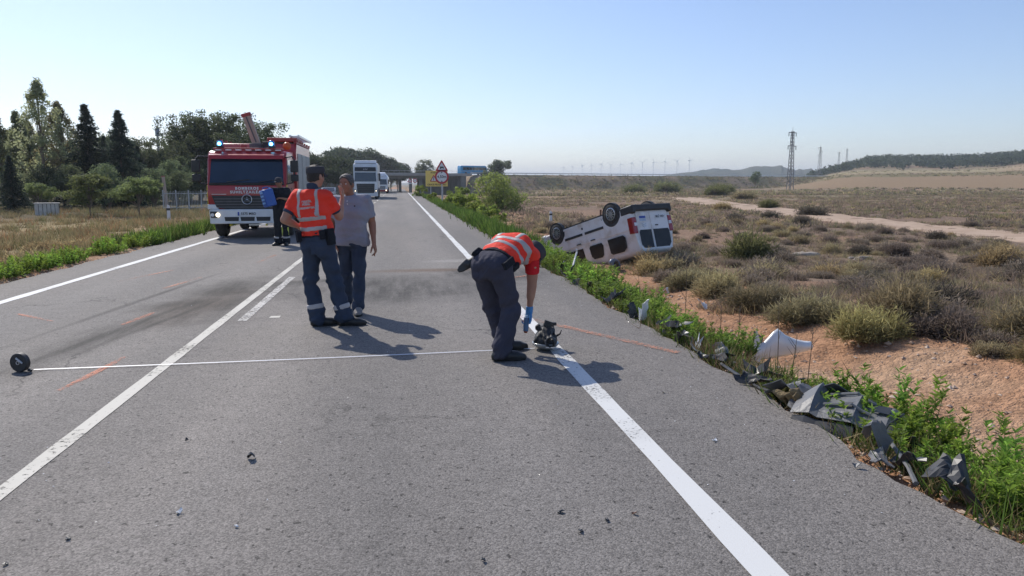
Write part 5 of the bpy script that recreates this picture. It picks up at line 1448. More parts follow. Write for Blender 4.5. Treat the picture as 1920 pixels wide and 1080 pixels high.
# rear: two doors, bumper, plate, stickers
MB().prism([(-HW - 0.015, 0.24), (HW + 0.015, 0.24), (HW + 0.015, 0.50), (HW - 0.12, 0.52), (HW - 0.16, 0.44), (-HW + 0.16, 0.44), (-HW + 0.12, 0.52), (-HW - 0.015, 0.50)], 'y', -2.30, -1.76).build('rear_bumper', BLACKP, VAN, bevel=0.04, smooth=40)
MB().prism([(-HW - 0.01, 0.24), (HW + 0.01, 0.24), (HW + 0.01, 0.55), (-HW - 0.01, 0.55)], 'y', 1.98, 2.24).build('front_bumper', WHITED, VAN, bevel=0.06, smooth=40)
rd1 = MB().box(-0.72, 0.09, -2.214, -2.19, 0.48, 1.68).build('rear_door', WHITED, VAN, bevel=0.01)
rd2 = MB().box(0.105, 0.72, -2.214, -2.19, 0.48, 1.68).build('rear_door', WHITED, VAN, bevel=0.01)
MB().prism([(-0.64, 1.04), (0.05, 1.04), (0.05, 1.62), (-0.58, 1.62), (-0.69, 1.50), (-0.69, 1.10)], 'y', -2.222, -2.2145).build('rear_window', VGLASS, rd1)
MB().prism([(0.14, 1.04), (0.64, 1.04), (0.69, 1.10), (0.69, 1.50), (0.58, 1.62), (0.14, 1.62)], 'y', -2.222, -2.2145).build('rear_window', VGLASS, rd2)
MB().box(-0.62, -0.12, -2.224, -2.2145, 0.58, 0.70).build('number_plate', PLATEW, rd1)
text_obj('4581 JYM', 0.10, BLK, face_front(-0.36, -2.2265, 0.64), rd1, bold=0.002)
MB().box(-0.20, -0.08, -2.24, -2.2145, 0.90, 0.93).build('handle', BLACKP, rd1)
MB().box(0.30, 0.58, -2.217, -2.2145, 0.60, 0.67).build('sticker', BLUEF, rd2)
MB().box(0.30, 0.58, -2.217, -2.2145, 0.68, 0.76).build('sticker', mat('pale_blue_sticker', (0.45, 0.55, 0.68)), rd2)
em = MB()
for zz in (0.84, 0.90):
    em.bar((0.34, -2.222, zz), (0.43, -2.222, zz + 0.06), 0.02); em.bar((0.43, -2.222, zz + 0.06), (0.52, -2.222, zz), 0.02)
em.build('emblem', SILVER, rd2)
def dent(o, amp, cuts, seed):
    g = np.random.default_rng(seed); bm = bmesh.new(); bm.from_mesh(o.data)
    bmesh.ops.triangulate(bm, faces=bm.faces)
    bmesh.ops.subdivide_edges(bm, edges=[e for e in bm.edges if e.calc_length() > 0.22], cuts=cuts, use_grid_fill=True)
    bm.normal_update()
    for v in bm.verts:
        if v.co.z < 0.7 and o.name.startswith('body'): continue
        q = float(fbm(v.co.x * 3 + v.co.z * 2, v.co.y * 3, seed, 3)) - 0.5
        v.co += v.normal * (amp * 2 * q) - Vector((0, 0, 1)) * max(0, v.co.z - 1.5) * max(0, v.co.y + 0.4) * 0.22
    bm.to_mesh(o.data); bm.free()
for o in VAN.children:
    if o.name.startswith('upper_body'):
        for md in list(o.modifiers): o.modifiers.remove(md)
        dent(o, 0.035, 3, 8)
vp = Matrix.Translation((7.02, 24.4, -1.18)) @ Matrix.Rotation(R(29), 4, 'Z') @ Matrix.Rotation(R(-16), 4, 'X') @ Matrix.Rotation(R(-1), 4, 'Y') @ Matrix.Rotation(math.pi, 4, 'Y') @ Matrix.Translation((0, 0, -1.82))
VAN.matrix_world = vp
# ------------------------------------------------------------------ people: smooth solids out of distance fields
def nv(v): v = np.asarray(v, dtype=np.float64); return v / np.linalg.norm(v)
class Field:
    """A distance field on a grid; add() blends in a tapered capsule or an ellipsoid, mesh() pulls out its surface."""
    def __init__(s, lo, hi, res):
        s.res = res; s.lo = np.array(lo, dtype=np.float64); s.n = np.ceil((np.array(hi) - s.lo) / res).astype(int) + 1
        s.a = np.full(tuple(s.n), 0.5, dtype=np.float32)
    def _block(s, lo, hi):
        i0 = np.clip(np.floor((lo - s.lo) / s.res).astype(int), 0, s.n - 1); i1 = np.clip(np.ceil((hi - s.lo) / s.res).astype(int) + 1, 1, s.n)
        if np.any(i1 <= i0): return None
        ax = [s.lo[k] + s.res * np.arange(i0[k], i1[k]) for k in range(3)]
        sl_ = tuple(slice(i0[k], i1[k]) for k in range(3))
        return sl_, ax[0][:, None, None], ax[1][None, :, None], ax[2][None, None, :]
    def _blend(s, sl_, d, k, sub):
        a = s.a[sl_]
        if sub:
            d = -d; hh = np.maximum(k - np.abs(a - d), 0) / max(k, 1e-6); s.a[sl_] = np.maximum(a, d) + hh * hh * k * 0.25
        else:
            hh = np.maximum(k - np.abs(a - d), 0) / max(k, 1e-6); s.a[sl_] = np.minimum(a, d) - hh * hh * k * 0.25
    def cap(s, p, q, ra, rb=None, k=0.03, flat=None, ff=1.0, off=0.0, sub=False):
        p = np.asarray(p, float); q = np.asarray(q, float); rb = ra if rb is None else rb
        ra += off; rb += off
        m_ = max(ra, rb) + k + 4 * s.res
        bl = s._block(np.minimum(p, q) - m_, np.maximum(p, q) + m_)
        if bl is None: return
        sl_, X, Y, Z = bl
        v = q - p; L2 = float(v @ v) + 1e-12
        t = np.clip(((X - p[0]) * v[0] + (Y - p[1]) * v[1] + (Z - p[2]) * v[2]) / L2, 0, 1)
        dx, dy, dz = X - (p[0] + v[0] * t), Y - (p[1] + v[1] * t), Z - (p[2] + v[2] * t)
        d2 = dx * dx + dy * dy + dz * dz
        if flat is not None and ff != 1.0:
            fl = nv(flat); c = dx * fl[0] + dy * fl[1] + dz * fl[2]
            d2 = d2 + c * c * (1 / ff ** 2 - 1)
        s._blend(sl_, (np.sqrt(d2) - (ra + (rb - ra) * t)).astype(np.float32), k, sub)
    def ell(s, c, rad, Rm, k=0.02, off=0.0, sub=False):
        """Rm rows: the ellipsoid's own axes."""
        c = np.asarray(c, float); rad = np.asarray(rad, float) + off; m_ = rad.max() + k + 4 * s.res
        bl = s._block(c - m_, c + m_)
        if bl is None: return
        sl_, X, Y, Z = bl
        X, Y, Z = X - c[0], Y - c[1], Z - c[2]
        k0 = 0; k1 = 0
        for i in range(3):
            e = X * Rm[i][0] + Y * Rm[i][1] + Z * Rm[i][2]
            k0 = k0 + (e / rad[i]) ** 2; k1 = k1 + (e / rad[i] ** 2) ** 2
        k0 = np.sqrt(k0); d = k0 * (k0 - 1) / np.maximum(np.sqrt(k1), 1e-6)
        s._blend(sl_, d.astype(np.float32), k, sub)
    def coords(s):
        ax = [s.lo[k] + s.res * np.arange(s.n[k]) for k in range(3)]
        return ax[0][:, None, None], ax[1][None, :, None], ax[2][None, None, :]
    def cut(s, p, nrm, k=0.004):
        """Keep the side against the normal."""
        X, Y, Z = s.coords(); nrm = nv(nrm)
        d = ((X - p[0]) * nrm[0] + (Y - p[1]) * nrm[1] + (Z - p[2]) * nrm[2]).astype(np.float32)
        s.a = np.maximum(s.a, d)
    def folds(s, amp, freq, axis=(0, 0, 1), seed=0, near=None):
        X, Y, Z = s.coords(); g = np.random.default_rng(seed); ax = nv(axis)
        w_ = 0
        for i in range(4):
            d = nv(ax * 1.3 + 0.75 * g.normal(size=3)); f = freq * g.uniform(0.6, 1.5)
            ph = g.uniform(0, 6.28)
            warp = 0.9 * np.sin(2.3 * f * 0.25 * (X * g.normal() + Y * g.normal() + Z * g.normal()) + ph)
            w_ = w_ + np.sin(f * (X * d[0] + Y * d[1] + Z * d[2]) + ph + warp)
        wgt = amp / 2.4
        if near is not None:
            wt = 0
            for (c, r_) in near:
                wt = wt + np.exp(-((X - c[0]) ** 2 + (Y - c[1]) ** 2 + (Z - c[2]) ** 2) / r_ ** 2)
            wgt = amp / 2.4 * (0.3 + np.minimum(wt, 1.2))
        s.a = (s.a + wgt * w_).astype(np.float32)
    def mesh(s):
        a = s.a; neg = a < 0
        nxx, nyy, nzz = a.shape
        c8 = [neg[i:nxx - 1 + i, j:nyy - 1 + j, k:nzz - 1 + k] for i in (0, 1) for j in (0, 1) for k in (0, 1)]
        cnt = sum(c.astype(np.int8) for c in c8)
        act = (cnt > 0) & (cnt < 8)
        ci, cj, ck = np.nonzero(act); N = len(ci)
        vid = np.full(act.shape, -1, dtype=np.int64); vid[ci, cj, ck] = np.arange(N)
        acc = np.zeros((N, 3)); num = np.zeros(N)
        corners = [(i, j, k) for i in (0, 1) for j in (0, 1) for k in (0, 1)]
        for A in range(8):
            for B in range(A + 1, 8):
                p, q = corners[A], corners[B]
                if sum(abs(p[m_] - q[m_]) for m_ in range(3)) != 1: continue
                va = a[ci + p[0], cj + p[1], ck + p[2]]; vb_ = a[ci + q[0], cj + q[1], ck + q[2]]
                x = (va < 0) != (vb_ < 0)
                t = np.where(x, va / np.where(x, va - vb_, 1), 0)
                pt = np.array(p)[None] + t[:, None] * (np.array(q) - np.array(p))[None]
                acc += np.where(x[:, None], pt, 0); num += x
        V_ = s.lo + s.res * (np.column_stack([ci, cj, ck]) + acc / num[:, None])
        F_ = []
        for axn in range(3):
            sh = [slice(None)] * 3; s1 = list(sh); s2 = list(sh)
            s1[axn] = slice(0, -1); s2[axn] = slice(1, None)
            n0 = neg[tuple(s1)]; n1 = neg[tuple(s2)]
            ed = n0 != n1
            o1, o2 = [k for k in range(3) if k != axn]
            m_ = [slice(None)] * 3; m_[o1] = slice(1, -1); m_[o2] = slice(1, -1)
            e = np.argwhere(ed[tuple(m_)]);
            if len(e) == 0: continue
            e[:, o1] += 1; e[:, o2] += 1
            def vv(d1, d2):
                q = e.copy(); q[:, o1] -= d1; q[:, o2] -= d2
                return vid[q[:, 0], q[:, 1], q[:, 2]]
            quad = np.stack([vv(1, 1), vv(0, 1), vv(0, 0), vv(1, 0)], 1)
            fl = n0[e[:, 0], e[:, 1], e[:, 2]]
            if axn == 1: fl = ~fl
            quad[~fl] = quad[~fl][:, ::-1]
            F_.append(quad)
        F_ = np.concatenate(F_)
        F_ = F_[(F_ >= 0).all(1)]
        # a little smoothing
        nb = np.zeros_like(V_); dg = np.zeros(len(V_))
        for (i, j) in ((0, 1), (1, 2), (2, 3), (3, 0)):
            np.add.at(nb, F_[:, i], V_[F_[:, j]]); np.add.at(nb, F_[:, j], V_[F_[:, i]])
            np.add.at(dg, F_[:, i], 1); np.add.at(dg, F_[:, j], 1)
        V_ = 0.5 * V_ + 0.5 * nb / np.maximum(dg, 1)[:, None]
        return V_, F_

def clothmat(name, c, c2=None, rough=0.9, scale=5, emis=None):
    m = mat(name, c, c2 or tuple(x * 0.85 for x in c), scale, rough, spec=0.2, bump=0.7, bscale=22)
    return m
SKIN = mat('skin', (0.46, 0.255, 0.175), (0.40, 0.21, 0.145), 7, 0.55, spec=0.3)
SKIN_T = mat('tanned_skin', (0.33, 0.165, 0.105), (0.28, 0.135, 0.085), 7, 0.55, spec=0.3)
HAIR = mat('dark_hair', (0.018, 0.014, 0.012), (0.035, 0.028, 0.022), 60, 0.6, bump=0.6, bscale=120)
HAIRG = mat('greying_hair', (0.045, 0.042, 0.040), (0.11, 0.105, 0.10), 70, 0.6, bump=0.6, bscale=120)
NAVY = clothmat('navy_uniform_cloth', (0.046, 0.062, 0.098), (0.038, 0.052, 0.082))
NAVY2 = clothmat('grey_navy_uniform_cloth', (0.060, 0.060, 0.084), (0.050, 0.050, 0.07))
BLACKC = clothmat('black_cloth', (0.014, 0.016, 0.022), (0.02, 0.022, 0.028))
CAPC = clothmat('cap_cloth', (0.050, 0.052, 0.062), (0.065, 0.066, 0.075))
HIVIS = clothmat('orange_red_hivis_cloth', (0.90, 0.060, 0.035), (0.80, 0.05, 0.03), 0.75)
REDSH = clothmat('red_shirt_cloth', (0.62, 0.022, 0.03), (0.52, 0.02, 0.026))
REFL = mat('grey_reflective_tape', (0.46, 0.44, 0.43), (0.38, 0.36, 0.36), 9, 0.55, bump=0.2, bscale=40)
POLO = clothmat('grey_polo_cloth', (0.285, 0.29, 0.34), (0.25, 0.255, 0.30))
DENIM = clothmat('dark_denim', (0.032, 0.045, 0.075), (0.05, 0.066, 0.10))
BOOT = mat('black_boot_leather', (0.014, 0.014, 0.015), (0.022, 0.021, 0.02), 9, 0.45, bump=0.2)
SHOEG = mat('grey_suede_shoe', (0.20, 0.18, 0.165), (0.27, 0.25, 0.23), 9, 0.8)
SOLE = mat('dark_sole', (0.02, 0.02, 0.02), rough=0.8)
EYEW = mat('eye_white', (0.75, 0.73, 0.70), rough=0.2)
IRIS = mat('dark_iris', (0.03, 0.018, 0.012), rough=0.1)
LIP = mat('lips', (0.36, 0.15, 0.12), rough=0.45)
GLOVE = mat('blue_nitrile_glove', (0.06, 0.26, 0.55), (0.05, 0.22, 0.50), 12, 0.45, bump=0.2, bscale=60)

def fobj(name, F, m, parent, smooth=True):
    V_, Fc = F.mesh()
    if len(Fc) == 0: return None
    o = link(name, mesh_np(name, V_, Fc, m, smooth=smooth), parent)
    return o
def frame(f, u=(0, 0, 1)):
    f = nv(f); r = nv(np.cross(f, np.asarray(u, float))); u = np.cross(r, f)
    return r, f, u

def hand_field(wrist, d, pn, side, curl=0.5, spread=0.12, res=0.0042, thumb_out=0.6, scale=1.0, curls=None, off=0.0):
    """A hand: d = where the fingers point, pn = where the palm looks, side = +1 when the thumb is on d x pn."""
    w_ = np.asarray(wrist, float); d = nv(d); pn = nv(np.asarray(pn, float) - d * np.dot(pn, d)); t = np.cross(d, pn) * side
    F = Field(w_ - 0.21, w_ + 0.21, res); S = scale
    F.cap(w_ - d * 0.03, w_ + d * 0.02 * S, 0.026 * S, 0.026 * S, k=0.01, flat=pn, ff=0.78, off=off)
    for q in (-0.028, -0.01, 0.01, 0.028):
        F.cap(w_ + d * 0.015 * S + t * q * 0.7 * S, w_ + d * 0.088 * S + t * q * S, 0.017 * S, 0.0125 * S, k=0.014, flat=pn, ff=0.9, off=off)
    L = [0.070, 0.082, 0.077, 0.060]
    for i, q in enumerate((0.029, 0.010, -0.010, -0.028)):
        p = w_ + (d * 0.088 + t * q) * S; dd = nv(d + t * (q / 0.03) * spread); pp = pn.copy(); rad = 0.0092 - 0.0006 * (i == 3)
        c_ = curl if curls is None else curls[i]
        for sgm, fr_ in enumerate((0.46, 0.31, 0.25)):
            ang = c_ * (0.55, 0.8, 0.55)[sgm]
            dd2 = nv(dd * math.cos(ang) + pp * math.sin(ang)); pp = nv(pp * math.cos(ang) - dd * math.sin(ang)); dd = dd2
            q2 = p + dd * L[i] * fr_ * S
            F.cap(p, q2, rad * S, (rad - 0.0008) * S, k=0.004, off=off); p = q2; rad -= 0.0007
    p = w_ + (d * 0.022 + t * 0.024 + pn * 0.006) * S; dd = nv(d * 0.75 + t * thumb_out + pn * 0.35); rad = 0.0135
    for fr_, bend in ((0.045, 0.0), (0.034, 0.25), (0.027, 0.25)):
        dd = nv(dd + (d - t * 0.5 + pn * 0.3) * bend); q2 = p + dd * fr_ * S
        F.cap(p, q2, rad * S, (rad - 0.0015) * S, k=0.008, off=off); p = q2; rad -= 0.0017
    return F
def merge_np(parts):
    V_, F_ = [], []; k = 0
    for v, f in parts: V_.append(v); F_.append(f + k); k += len(v)
    return np.concatenate(V_), np.concatenate(F_)

class Body:
    """A posed figure. Joints are world points; all surfaces come from the same limbs, so clothes follow the body."""
    def __init__(s, J, root_xy, res=0.009):
        s.J = {k: np.array(v, float) for k, v in J.items()}; s.res = res
        pts = np.array([v for k, v in s.J.items() if not k.startswith('f_')])
        s.lo = pts.min(0) - 0.20; s.hi = pts.max(0) + 0.20; s.lo[2] = max(s.lo[2], -0.05) if s.lo[2] > -0.3 else s.lo[2]
    def new(s, res=None): return Field(s.lo, s.hi, res or s.res)
    def torso(s, F, off=0.0, k=0.05, belly=0.0, wide=1.0):
        J = s.J; P_, C_, N_ = J['pelvis'], J['chest'], J['neck']
        r1, f1, _ = frame(J['f_pelvis'], nv(C_ - P_)); r2, f2, _ = frame(J['f_chest'], nv(N_ - C_))
        W_ = (P_ + C_) / 2; rw = nv(r1 + r2); fw_ = nv(f1 + f2)
        F.cap(P_ - r1 * 0.072 * wide, P_ + r1 * 0.072 * wide, 0.118, k=k, flat=f1, ff=0.92, off=off)
        F.cap(W_ - rw * 0.062 * wide + fw_ * belly, W_ + rw * 0.062 * wide + fw_ * belly, 0.105, k=k, flat=fw_, ff=0.92, off=off)
        F.cap(P_, C_, 0.11, 0.115, k=k, off=off * 0.8)
        F.cap(C_ - r2 * 0.080 * wide, C_ + r2 * 0.080 * wide, 0.118, k=k, flat=f2, ff=0.9, off=off)
        F.cap(J['sl'] * 0.86 + J['sr'] * 0.14, J['sr'] * 0.86 + J['sl'] * 0.14, 0.058, k=k, off=off)
        F.cap(C_, N_, 0.09, 0.055, k=k, off=off)
    def seat(s, F, off=0.0):
        J = s.J; r1, f1, _ = frame(J['f_pelvis'], nv(J['chest'] - J['pelvis']))
        for sg in (-1, 1):
            hip = J['hr' if sg > 0 else 'hl']
            F.cap(hip - f1 * 0.045 + np.array((0, 0, -0.01)), hip - f1 * 0.035 + np.array((0, 0, -0.07)), 0.088, 0.085, k=0.02, off=off)
    def neckp(s, F, off=0.0): F.cap(s.J['neck'] - nv(s.J['head'] - s.J['neck']) * 0.02, s.J['head'] - nv(s.J['head'] - s.J['neck']) * 0.05, 0.056, 0.052, k=0.03, off=off)
    def arm(s, F, sd, off=0.0, upto=1.0, k=0.03, ro=1.0):
        J = s.J; a, e, w_ = J['s' + sd], J['e' + sd], J['w' + sd]
        F.cap(a, e, 0.052 * ro, 0.043 * ro, k=k, off=off)
        if upto > 0.99:
            F.cap(a + (e - a) * 0.4, a + (e - a) * 0.75, 0.049, 0.045, k=k, off=off)
            F.cap(e, w_, 0.041, 0.027, k=0.02, off=off)
            F.cap(e + (w_ - e) * 0.15, e + (w_ - e) * 0.45, 0.042, 0.037, k=0.02, off=off)
    def leg(s, F, sd, off=0.0, k=0.04, ro=1.0, end=1.0, flare=0.0):
        J = s.J; h_, kn, an = J['h' + sd], J['k' + sd], J['a' + sd]
        F.cap(h_, kn, 0.088 * ro, 0.060 * ro, k=k, off=off)
        F.cap(kn, kn + (an - kn) * end, 0.058 * ro, (0.043 + flare) * ro, k=0.03, off=off)
        bk = -nv(np.asarray(J['f_' + sd + 'foot'], float))
        F.cap(kn + (an - kn) * 0.15 + bk * 0.012, kn + (an - kn) * 0.5 + bk * 0.012, 0.052 * ro, 0.046 * ro, k=0.03, off=off)
    def headp(s, F, off=0.0):
        J = s.J; r, f, u = frame(J['f_head'], J.get('f_up', np.array((0, 0, 1.0)))); H_ = J['head']; Rm = np.array((r, f, u))
        F.ell(H_ + u * 0.025, (0.076, 0.096, 0.088), Rm, k=0.02, off=off)
        F.ell(H_ - u * 0.045 + f * 0.022, (0.060, 0.068, 0.070), Rm, k=0.03, off=off)
        F.cap(H_ - u * 0.092 + f * 0.052 - r * 0.012, H_ - u * 0.092 + f * 0.052 + r * 0.012, 0.022, k=0.03, off=off)
        F.cap(H_ + u * 0.008 + f * 0.086, H_ - u * 0.034 + f * 0.106, 0.010, 0.014, k=0.012)
        F.cap(H_ + u * 0.020 + f * 0.082 - r * 0.032, H_ + u * 0.020 + f * 0.082 + r * 0.032, 0.014, k=0.014)
        for sg in (-1, 1):
            F.ell(H_ + u * 0.002 + f * 0.096 + r * sg * 0.032, (0.017, 0.014, 0.012), Rm, k=0.008, sub=True)
            F.ell(H_ - u * 0.018 - f * 0.006 + r * sg * 0.080, (0.012, 0.024, 0.034), Rm, k=0.008)
            F.cap(H_ - u * 0.03 + f * 0.062 + r * sg * 0.045, H_ - u * 0.045 + f * 0.05 + r * sg * 0.05, 0.02, k=0.02)
        F.cap(H_ - u * 0.058 + f * 0.092 - r * 0.016, H_ - u * 0.058 + f * 0.092 + r * 0.016, 0.008, k=0.01)
    def face(s, body, parent):
        J = s.J; r, f, u = frame(J['f_head'], J.get('f_up', np.array((0, 0, 1.0)))); H_ = J['head']
        for sg in (-1, 1):
            c = H_ + u * 0.002 + f * 0.083 + r * sg * 0.032
            MB().revolve(Vector(c), Vector(f), [(0.001, -0.011), (0.0105, -0.004), (0.0105, 0.003), (0.006, 0.009), (0.001, 0.0108)], 12).build('eye', EYEW, body, smooth=60)
            MB().disc(Vector(c + f * 0.0095), Vector(f), 0.0055, 0.003, 10).build('iris', IRIS, body)
            MB().bar(Vector(c + u * 0.021 + f * 0.012 - r * 0.014), Vector(c + u * 0.022 + f * 0.012 + r * 0.014), 0.005, 0.006).build('eyebrow', HAIR, body)
        MB().bar(Vector(H_ - u * 0.058 + f * 0.098 - r * 0.02), Vector(H_ - u * 0.058 + f * 0.098 + r * 0.02), 0.010, 0.008).build('mouth', LIP, body)
    def hair(s, m, parent, low=-0.03, thick=0.010, front=0.045):
        J = s.J; r, f, u = frame(J['f_head'], J.get('f_up', np.array((0, 0, 1.0)))); H_ = J['head']; Rm = np.array((r, f, u))
        F = Field(H_ - 0.17, H_ + 0.17, 0.007)
        F.ell(H_ + u * 0.027, (0.078, 0.098, 0.090), Rm, k=0.02, off=thick)
        F.ell(H_ - u * 0.03 - f * 0.02, (0.074, 0.075, 0.075), Rm, k=0.02, off=thick * 0.6)
        F.cut(H_ + u * 0.01 + f * front, nv(f * 0.9 - u * 0.45))
        F.cut(H_ + u * (low), nv(-u + f * 0.35))
        F.folds(0.004, 160, u, 3)
        return fobj('hair', F, m, parent)
    def shoes(s, m, parent, L=0.285, high=0.0, name='shoe', sole=SOLE):
        for sd in 'lr':
            J = s.J; a = J['a' + sd]; d = np.array(J['f_' + sd + 'foot'], float); d[2] = 0; d = nv(d); r = np.array((d[1], -d[0], 0.0))
            z0 = a[2] - 0.085
            F = Field(a - np.array((0.32, 0.32, 0.16)), a + np.array((0.32, 0.32, 0.16 + high)), 0.0075)
            heel = a - d * 0.045; heel[2] = z0 + 0.045; ball = a + d * (L * 0.48); ball[2] = z0 + 0.038; toe = a + d * (L * 0.70); toe[2] = z0 + 0.030
            F.cap(heel, ball, 0.041, 0.047, k=0.03, flat=(0, 0, 1), ff=1.0); F.cap(ball, toe, 0.046, 0.036, k=0.03, flat=(0, 0, 1), ff=0.85)
            F.cap(a + np.array((0, 0, -0.02)), a + d * 0.10 + np.array((0, 0, -0.035)), 0.048, 0.034, k=0.03)
            F.cap(a - d * 0.012, a - d * 0.015 + np.array((0, 0, 0.03 + high)), 0.047, 0.052 if high else 0.045, k=0.03)
            F.cut((0, 0, z0 + 0.012), (0, 0, -1)); F.cut(a + np.array((0, 0, 0.05 + high)), (0, 0, 1))
            o = fobj(name, F, m, parent)
            F = Field(a - np.array((0.32, 0.32, 0.12)), a + np.array((0.32, 0.32, 0.0)), 0.0075)
            F.cap(heel, ball, 0.045, 0.051, k=0.03); F.cap(ball, toe, 0.050, 0.039, k=0.03); F.cut((0, 0, z0 + 0.026), (0, 0, 1)); F.cut((0, 0, z0), (0, 0, -1))
            fobj('sole', F, sole, o)

def trousers(B, m, parent, loose=0.012, ro=1.0, flare=0.022, seed=1, amp=0.008, end=0.97, seat=True, top=0.09):
    F = B.new(); B.torso(F, off=0.010)
    base = F.a.copy(); legs = []
    for sd in 'lr':
        G = B.new(); G.a = base.copy(); B.leg(G, sd, off=loose, ro=ro, end=end, flare=flare); legs.append(G.a)
    kk = 0.008; hh = np.maximum(kk - np.abs(legs[0] - legs[1]), 0) / kk; F.a = np.minimum(legs[0], legs[1]) - hh * hh * kk * 0.25
    if seat: B.seat(F, off=0.006)
    J = B.J; ax = nv(J['chest'] - J['pelvis'])
    F.folds(amp, 42, (0, 0, 1), seed, near=[(J['kl'], 0.14), (J['kr'], 0.14), (J['al'], 0.16), (J['ar'], 0.16), (J['pelvis'] - ax * 0.1, 0.12)])
    F.cut(J['pelvis'] + ax * top, ax)
    return fobj('trousers', F, m, parent)
def leg_bands(B, m, parent, t0, t1, off, ro=1.0, flare=0.022):
    for sd in 'lr':
        F = B.new(); B.leg(F, sd, off=off + 0.006, ro=ro, flare=flare)
        J = B.J; k_, a = J['k' + sd], J['a' + sd]; d = nv(a - k_)
        F.cut(k_ + (a - k_) * t1, d); F.cut(k_ + (a - k_) * t0, -d)
        # only this leg
        fobj('reflective_band', F, m, parent)
def top(B, m, parent, off, sleeve, hem, name, seed, amp=0.006, sleeve_off=0.012, ro=1.12, belly=0.0, collar=0.0, wide=1.0):
    """A vest or shirt: sleeves end at a share of the upper arm, the hem below the pelvis-chest line's share."""
    J = B.J; ax = nv(J['chest'] - J['pelvis'])
    F = B.new(); B.torso(F, off=off, belly=belly, wide=wide)
    F.folds(amp, 34, nv(ax + np.array((0.3, 0.3, 0))), seed)
    F.cut(J['pelvis'] + ax * hem, -ax); F.cut(J['neck'] + nv(J['neck'] - J['chest']) * (0.012 + collar), nv(J['neck'] - J['chest']))
    F2 = B.new()
    for sd in 'lr':
        a, e = J['s' + sd], J['e' + sd]; end = a + (e - a) * sleeve
        F2.cap(a - (e - a) * 0.05, end, 0.052 + min(off, 0.018), (0.050 + sleeve_off) * ro, k=0.03)
    F2.folds(amp * 0.7, 45, ax, seed + 5)
    for sd in 'lr':
        a, e = J['s' + sd], J['e' + sd]; d = nv(e - a); end = a + (e - a) * sleeve
        X, Y, Z = F2.coords()
        near = (np.sqrt((X - end[0]) ** 2 + (Y - end[1]) ** 2 + (Z - end[2]) ** 2) < 0.13)
        pl = ((X - end[0]) * d[0] + (Y - end[1]) * d[1] + (Z - end[2]) * d[2]).astype(np.float32)
        F2.a = np.where(near, np.maximum(F2.a, pl), F2.a)
    kk = 0.02; hh = np.maximum(kk - np.abs(F.a - F2.a), 0) / kk
    F.a = np.minimum(F.a, F2.a) - hh * hh * kk * 0.25
    return fobj(name, F, m, parent), F
def band(B, F, m, parent, cuts, grow=0.004, name='reflective_band'):
    """A tape lying on a garment: the garment's field grown a little and cut to a strip."""
    G = B.new(); G.a = F.a - grow
    for p, nrm in cuts: G.cut(p, nrm)
    return fobj(name, G, m, parent)
def cuff(B, m, parent, sd, t0, t1, off):
    J = B.J; a, e = J['s' + sd], J['e' + sd]; d = nv(e - a)
    F = B.new(); F.cap(a, e, 0.056 + off, 0.053 + off, k=0.02); F.cut(a + (e - a) * t1, d); F.cut(a + (e - a) * t0, -d)
    return fobj('sleeve_cuff', F, m, parent)
def body_mesh(B, skin, parent, hands, cover=-0.022):
    F = B.new(min(B.res, 0.0085))
    B.torso(F, off=cover); B.neckp(F); B.headp(F)
    for sd in 'lr': B.arm(F, sd); B.leg(F, sd, off=cover)
    parts = [F.mesh()]
    for H_ in hands: parts.append(H_.mesh())
    V_, Fc = merge_np(parts)
    return link('body', mesh_np('body', V_, Fc, skin, smooth=True), parent)
def cap_hat(B, m, parent, tall=0.075, flat=True, bill=0.07):
    J = B.J; r, f, u = frame(J['f_head'], J.get('f_up', np.array((0, 0, 1.0)))); H_ = J['head'] + u * 0.038
    rings = []
    for (z, s_) in ((-0.012, 1.0), (0.0, 1.02), (tall * 0.55, 1.02), (tall * 0.9, 1.0), (tall, 0.93), (tall * 1.04, 0.5), (tall * 1.05, 0.02)) if flat else ((-0.012, 1.0), (0.0, 1.02), (tall * 0.4, 0.98), (tall * 0.75, 0.80), (tall * 0.95, 0.5), (tall, 0.02)):
        rings.append([Vector(H_ + u * (z + 0.008 * math.cos(a)) + r * 0.090 * s_ * math.cos(a + math.pi / 2) + f * (0.108 * s_ * math.sin(a + math.pi / 2) - 0.004)) for a in np.linspace(0, 2 * math.pi, 25)[:-1]])
    o = MB().loft(rings, caps=False).build('cap', m, parent, smooth=45)
    g = []
    for i, t in enumerate((0.0, 0.5, 1.0)):
        row = []
        for a in np.linspace(-1.0, 1.0, 11):
            row.append(Vector(H_ - u * (0.004 + 0.028 * t + 0.018 * a * a * t) + r * (0.088 * math.sin(a * 1.15)) + f * (0.104 * math.cos(a * 1.15) + bill * t * math.cos(a * 1.35))))
        g.append(row)
    MB().sheet(g).build('bill', m, o, solid=0.004, smooth=60)
    return o
def belt(B, m, parent, z0, z1, grow):
    J = B.J; ax = nv(J['chest'] - J['pelvis']); F = B.new(); B.torso(F, off=grow)
    F.cut(J['pelvis'] + ax * z1, ax); F.cut(J['pelvis'] + ax * z0, -ax)
    return fobj('belt', F, m, parent)
def pouch(B, parent, ang, zc, size, m=BLACKP, dist=0.16, name='pouch'):
    J = B.J; ax = nv(J['chest'] - J['pelvis']); r, f, _ = frame(J['f_pelvis'], ax)
    o_ = nv(r * math.cos(R(ang)) + f * math.sin(R(ang))); t = np.cross(ax, o_)
    c = J['pelvis'] + ax * zc + o_ * (dist if abs(math.cos(R(ang))) > 0.5 else dist * 0.82)
    M = Matrix(((t[0], o_[0], ax[0], c[0]), (t[1], o_[1], ax[1], c[1]), (t[2], o_[2], ax[2], c[2]), (0, 0, 0, 1)))
    return MB().box(-size[0] / 2, size[0] / 2, -size[1] / 2, size[1] / 2, -size[2] / 2, size[2] / 2, M).build(name, m, parent, bevel=0.008)
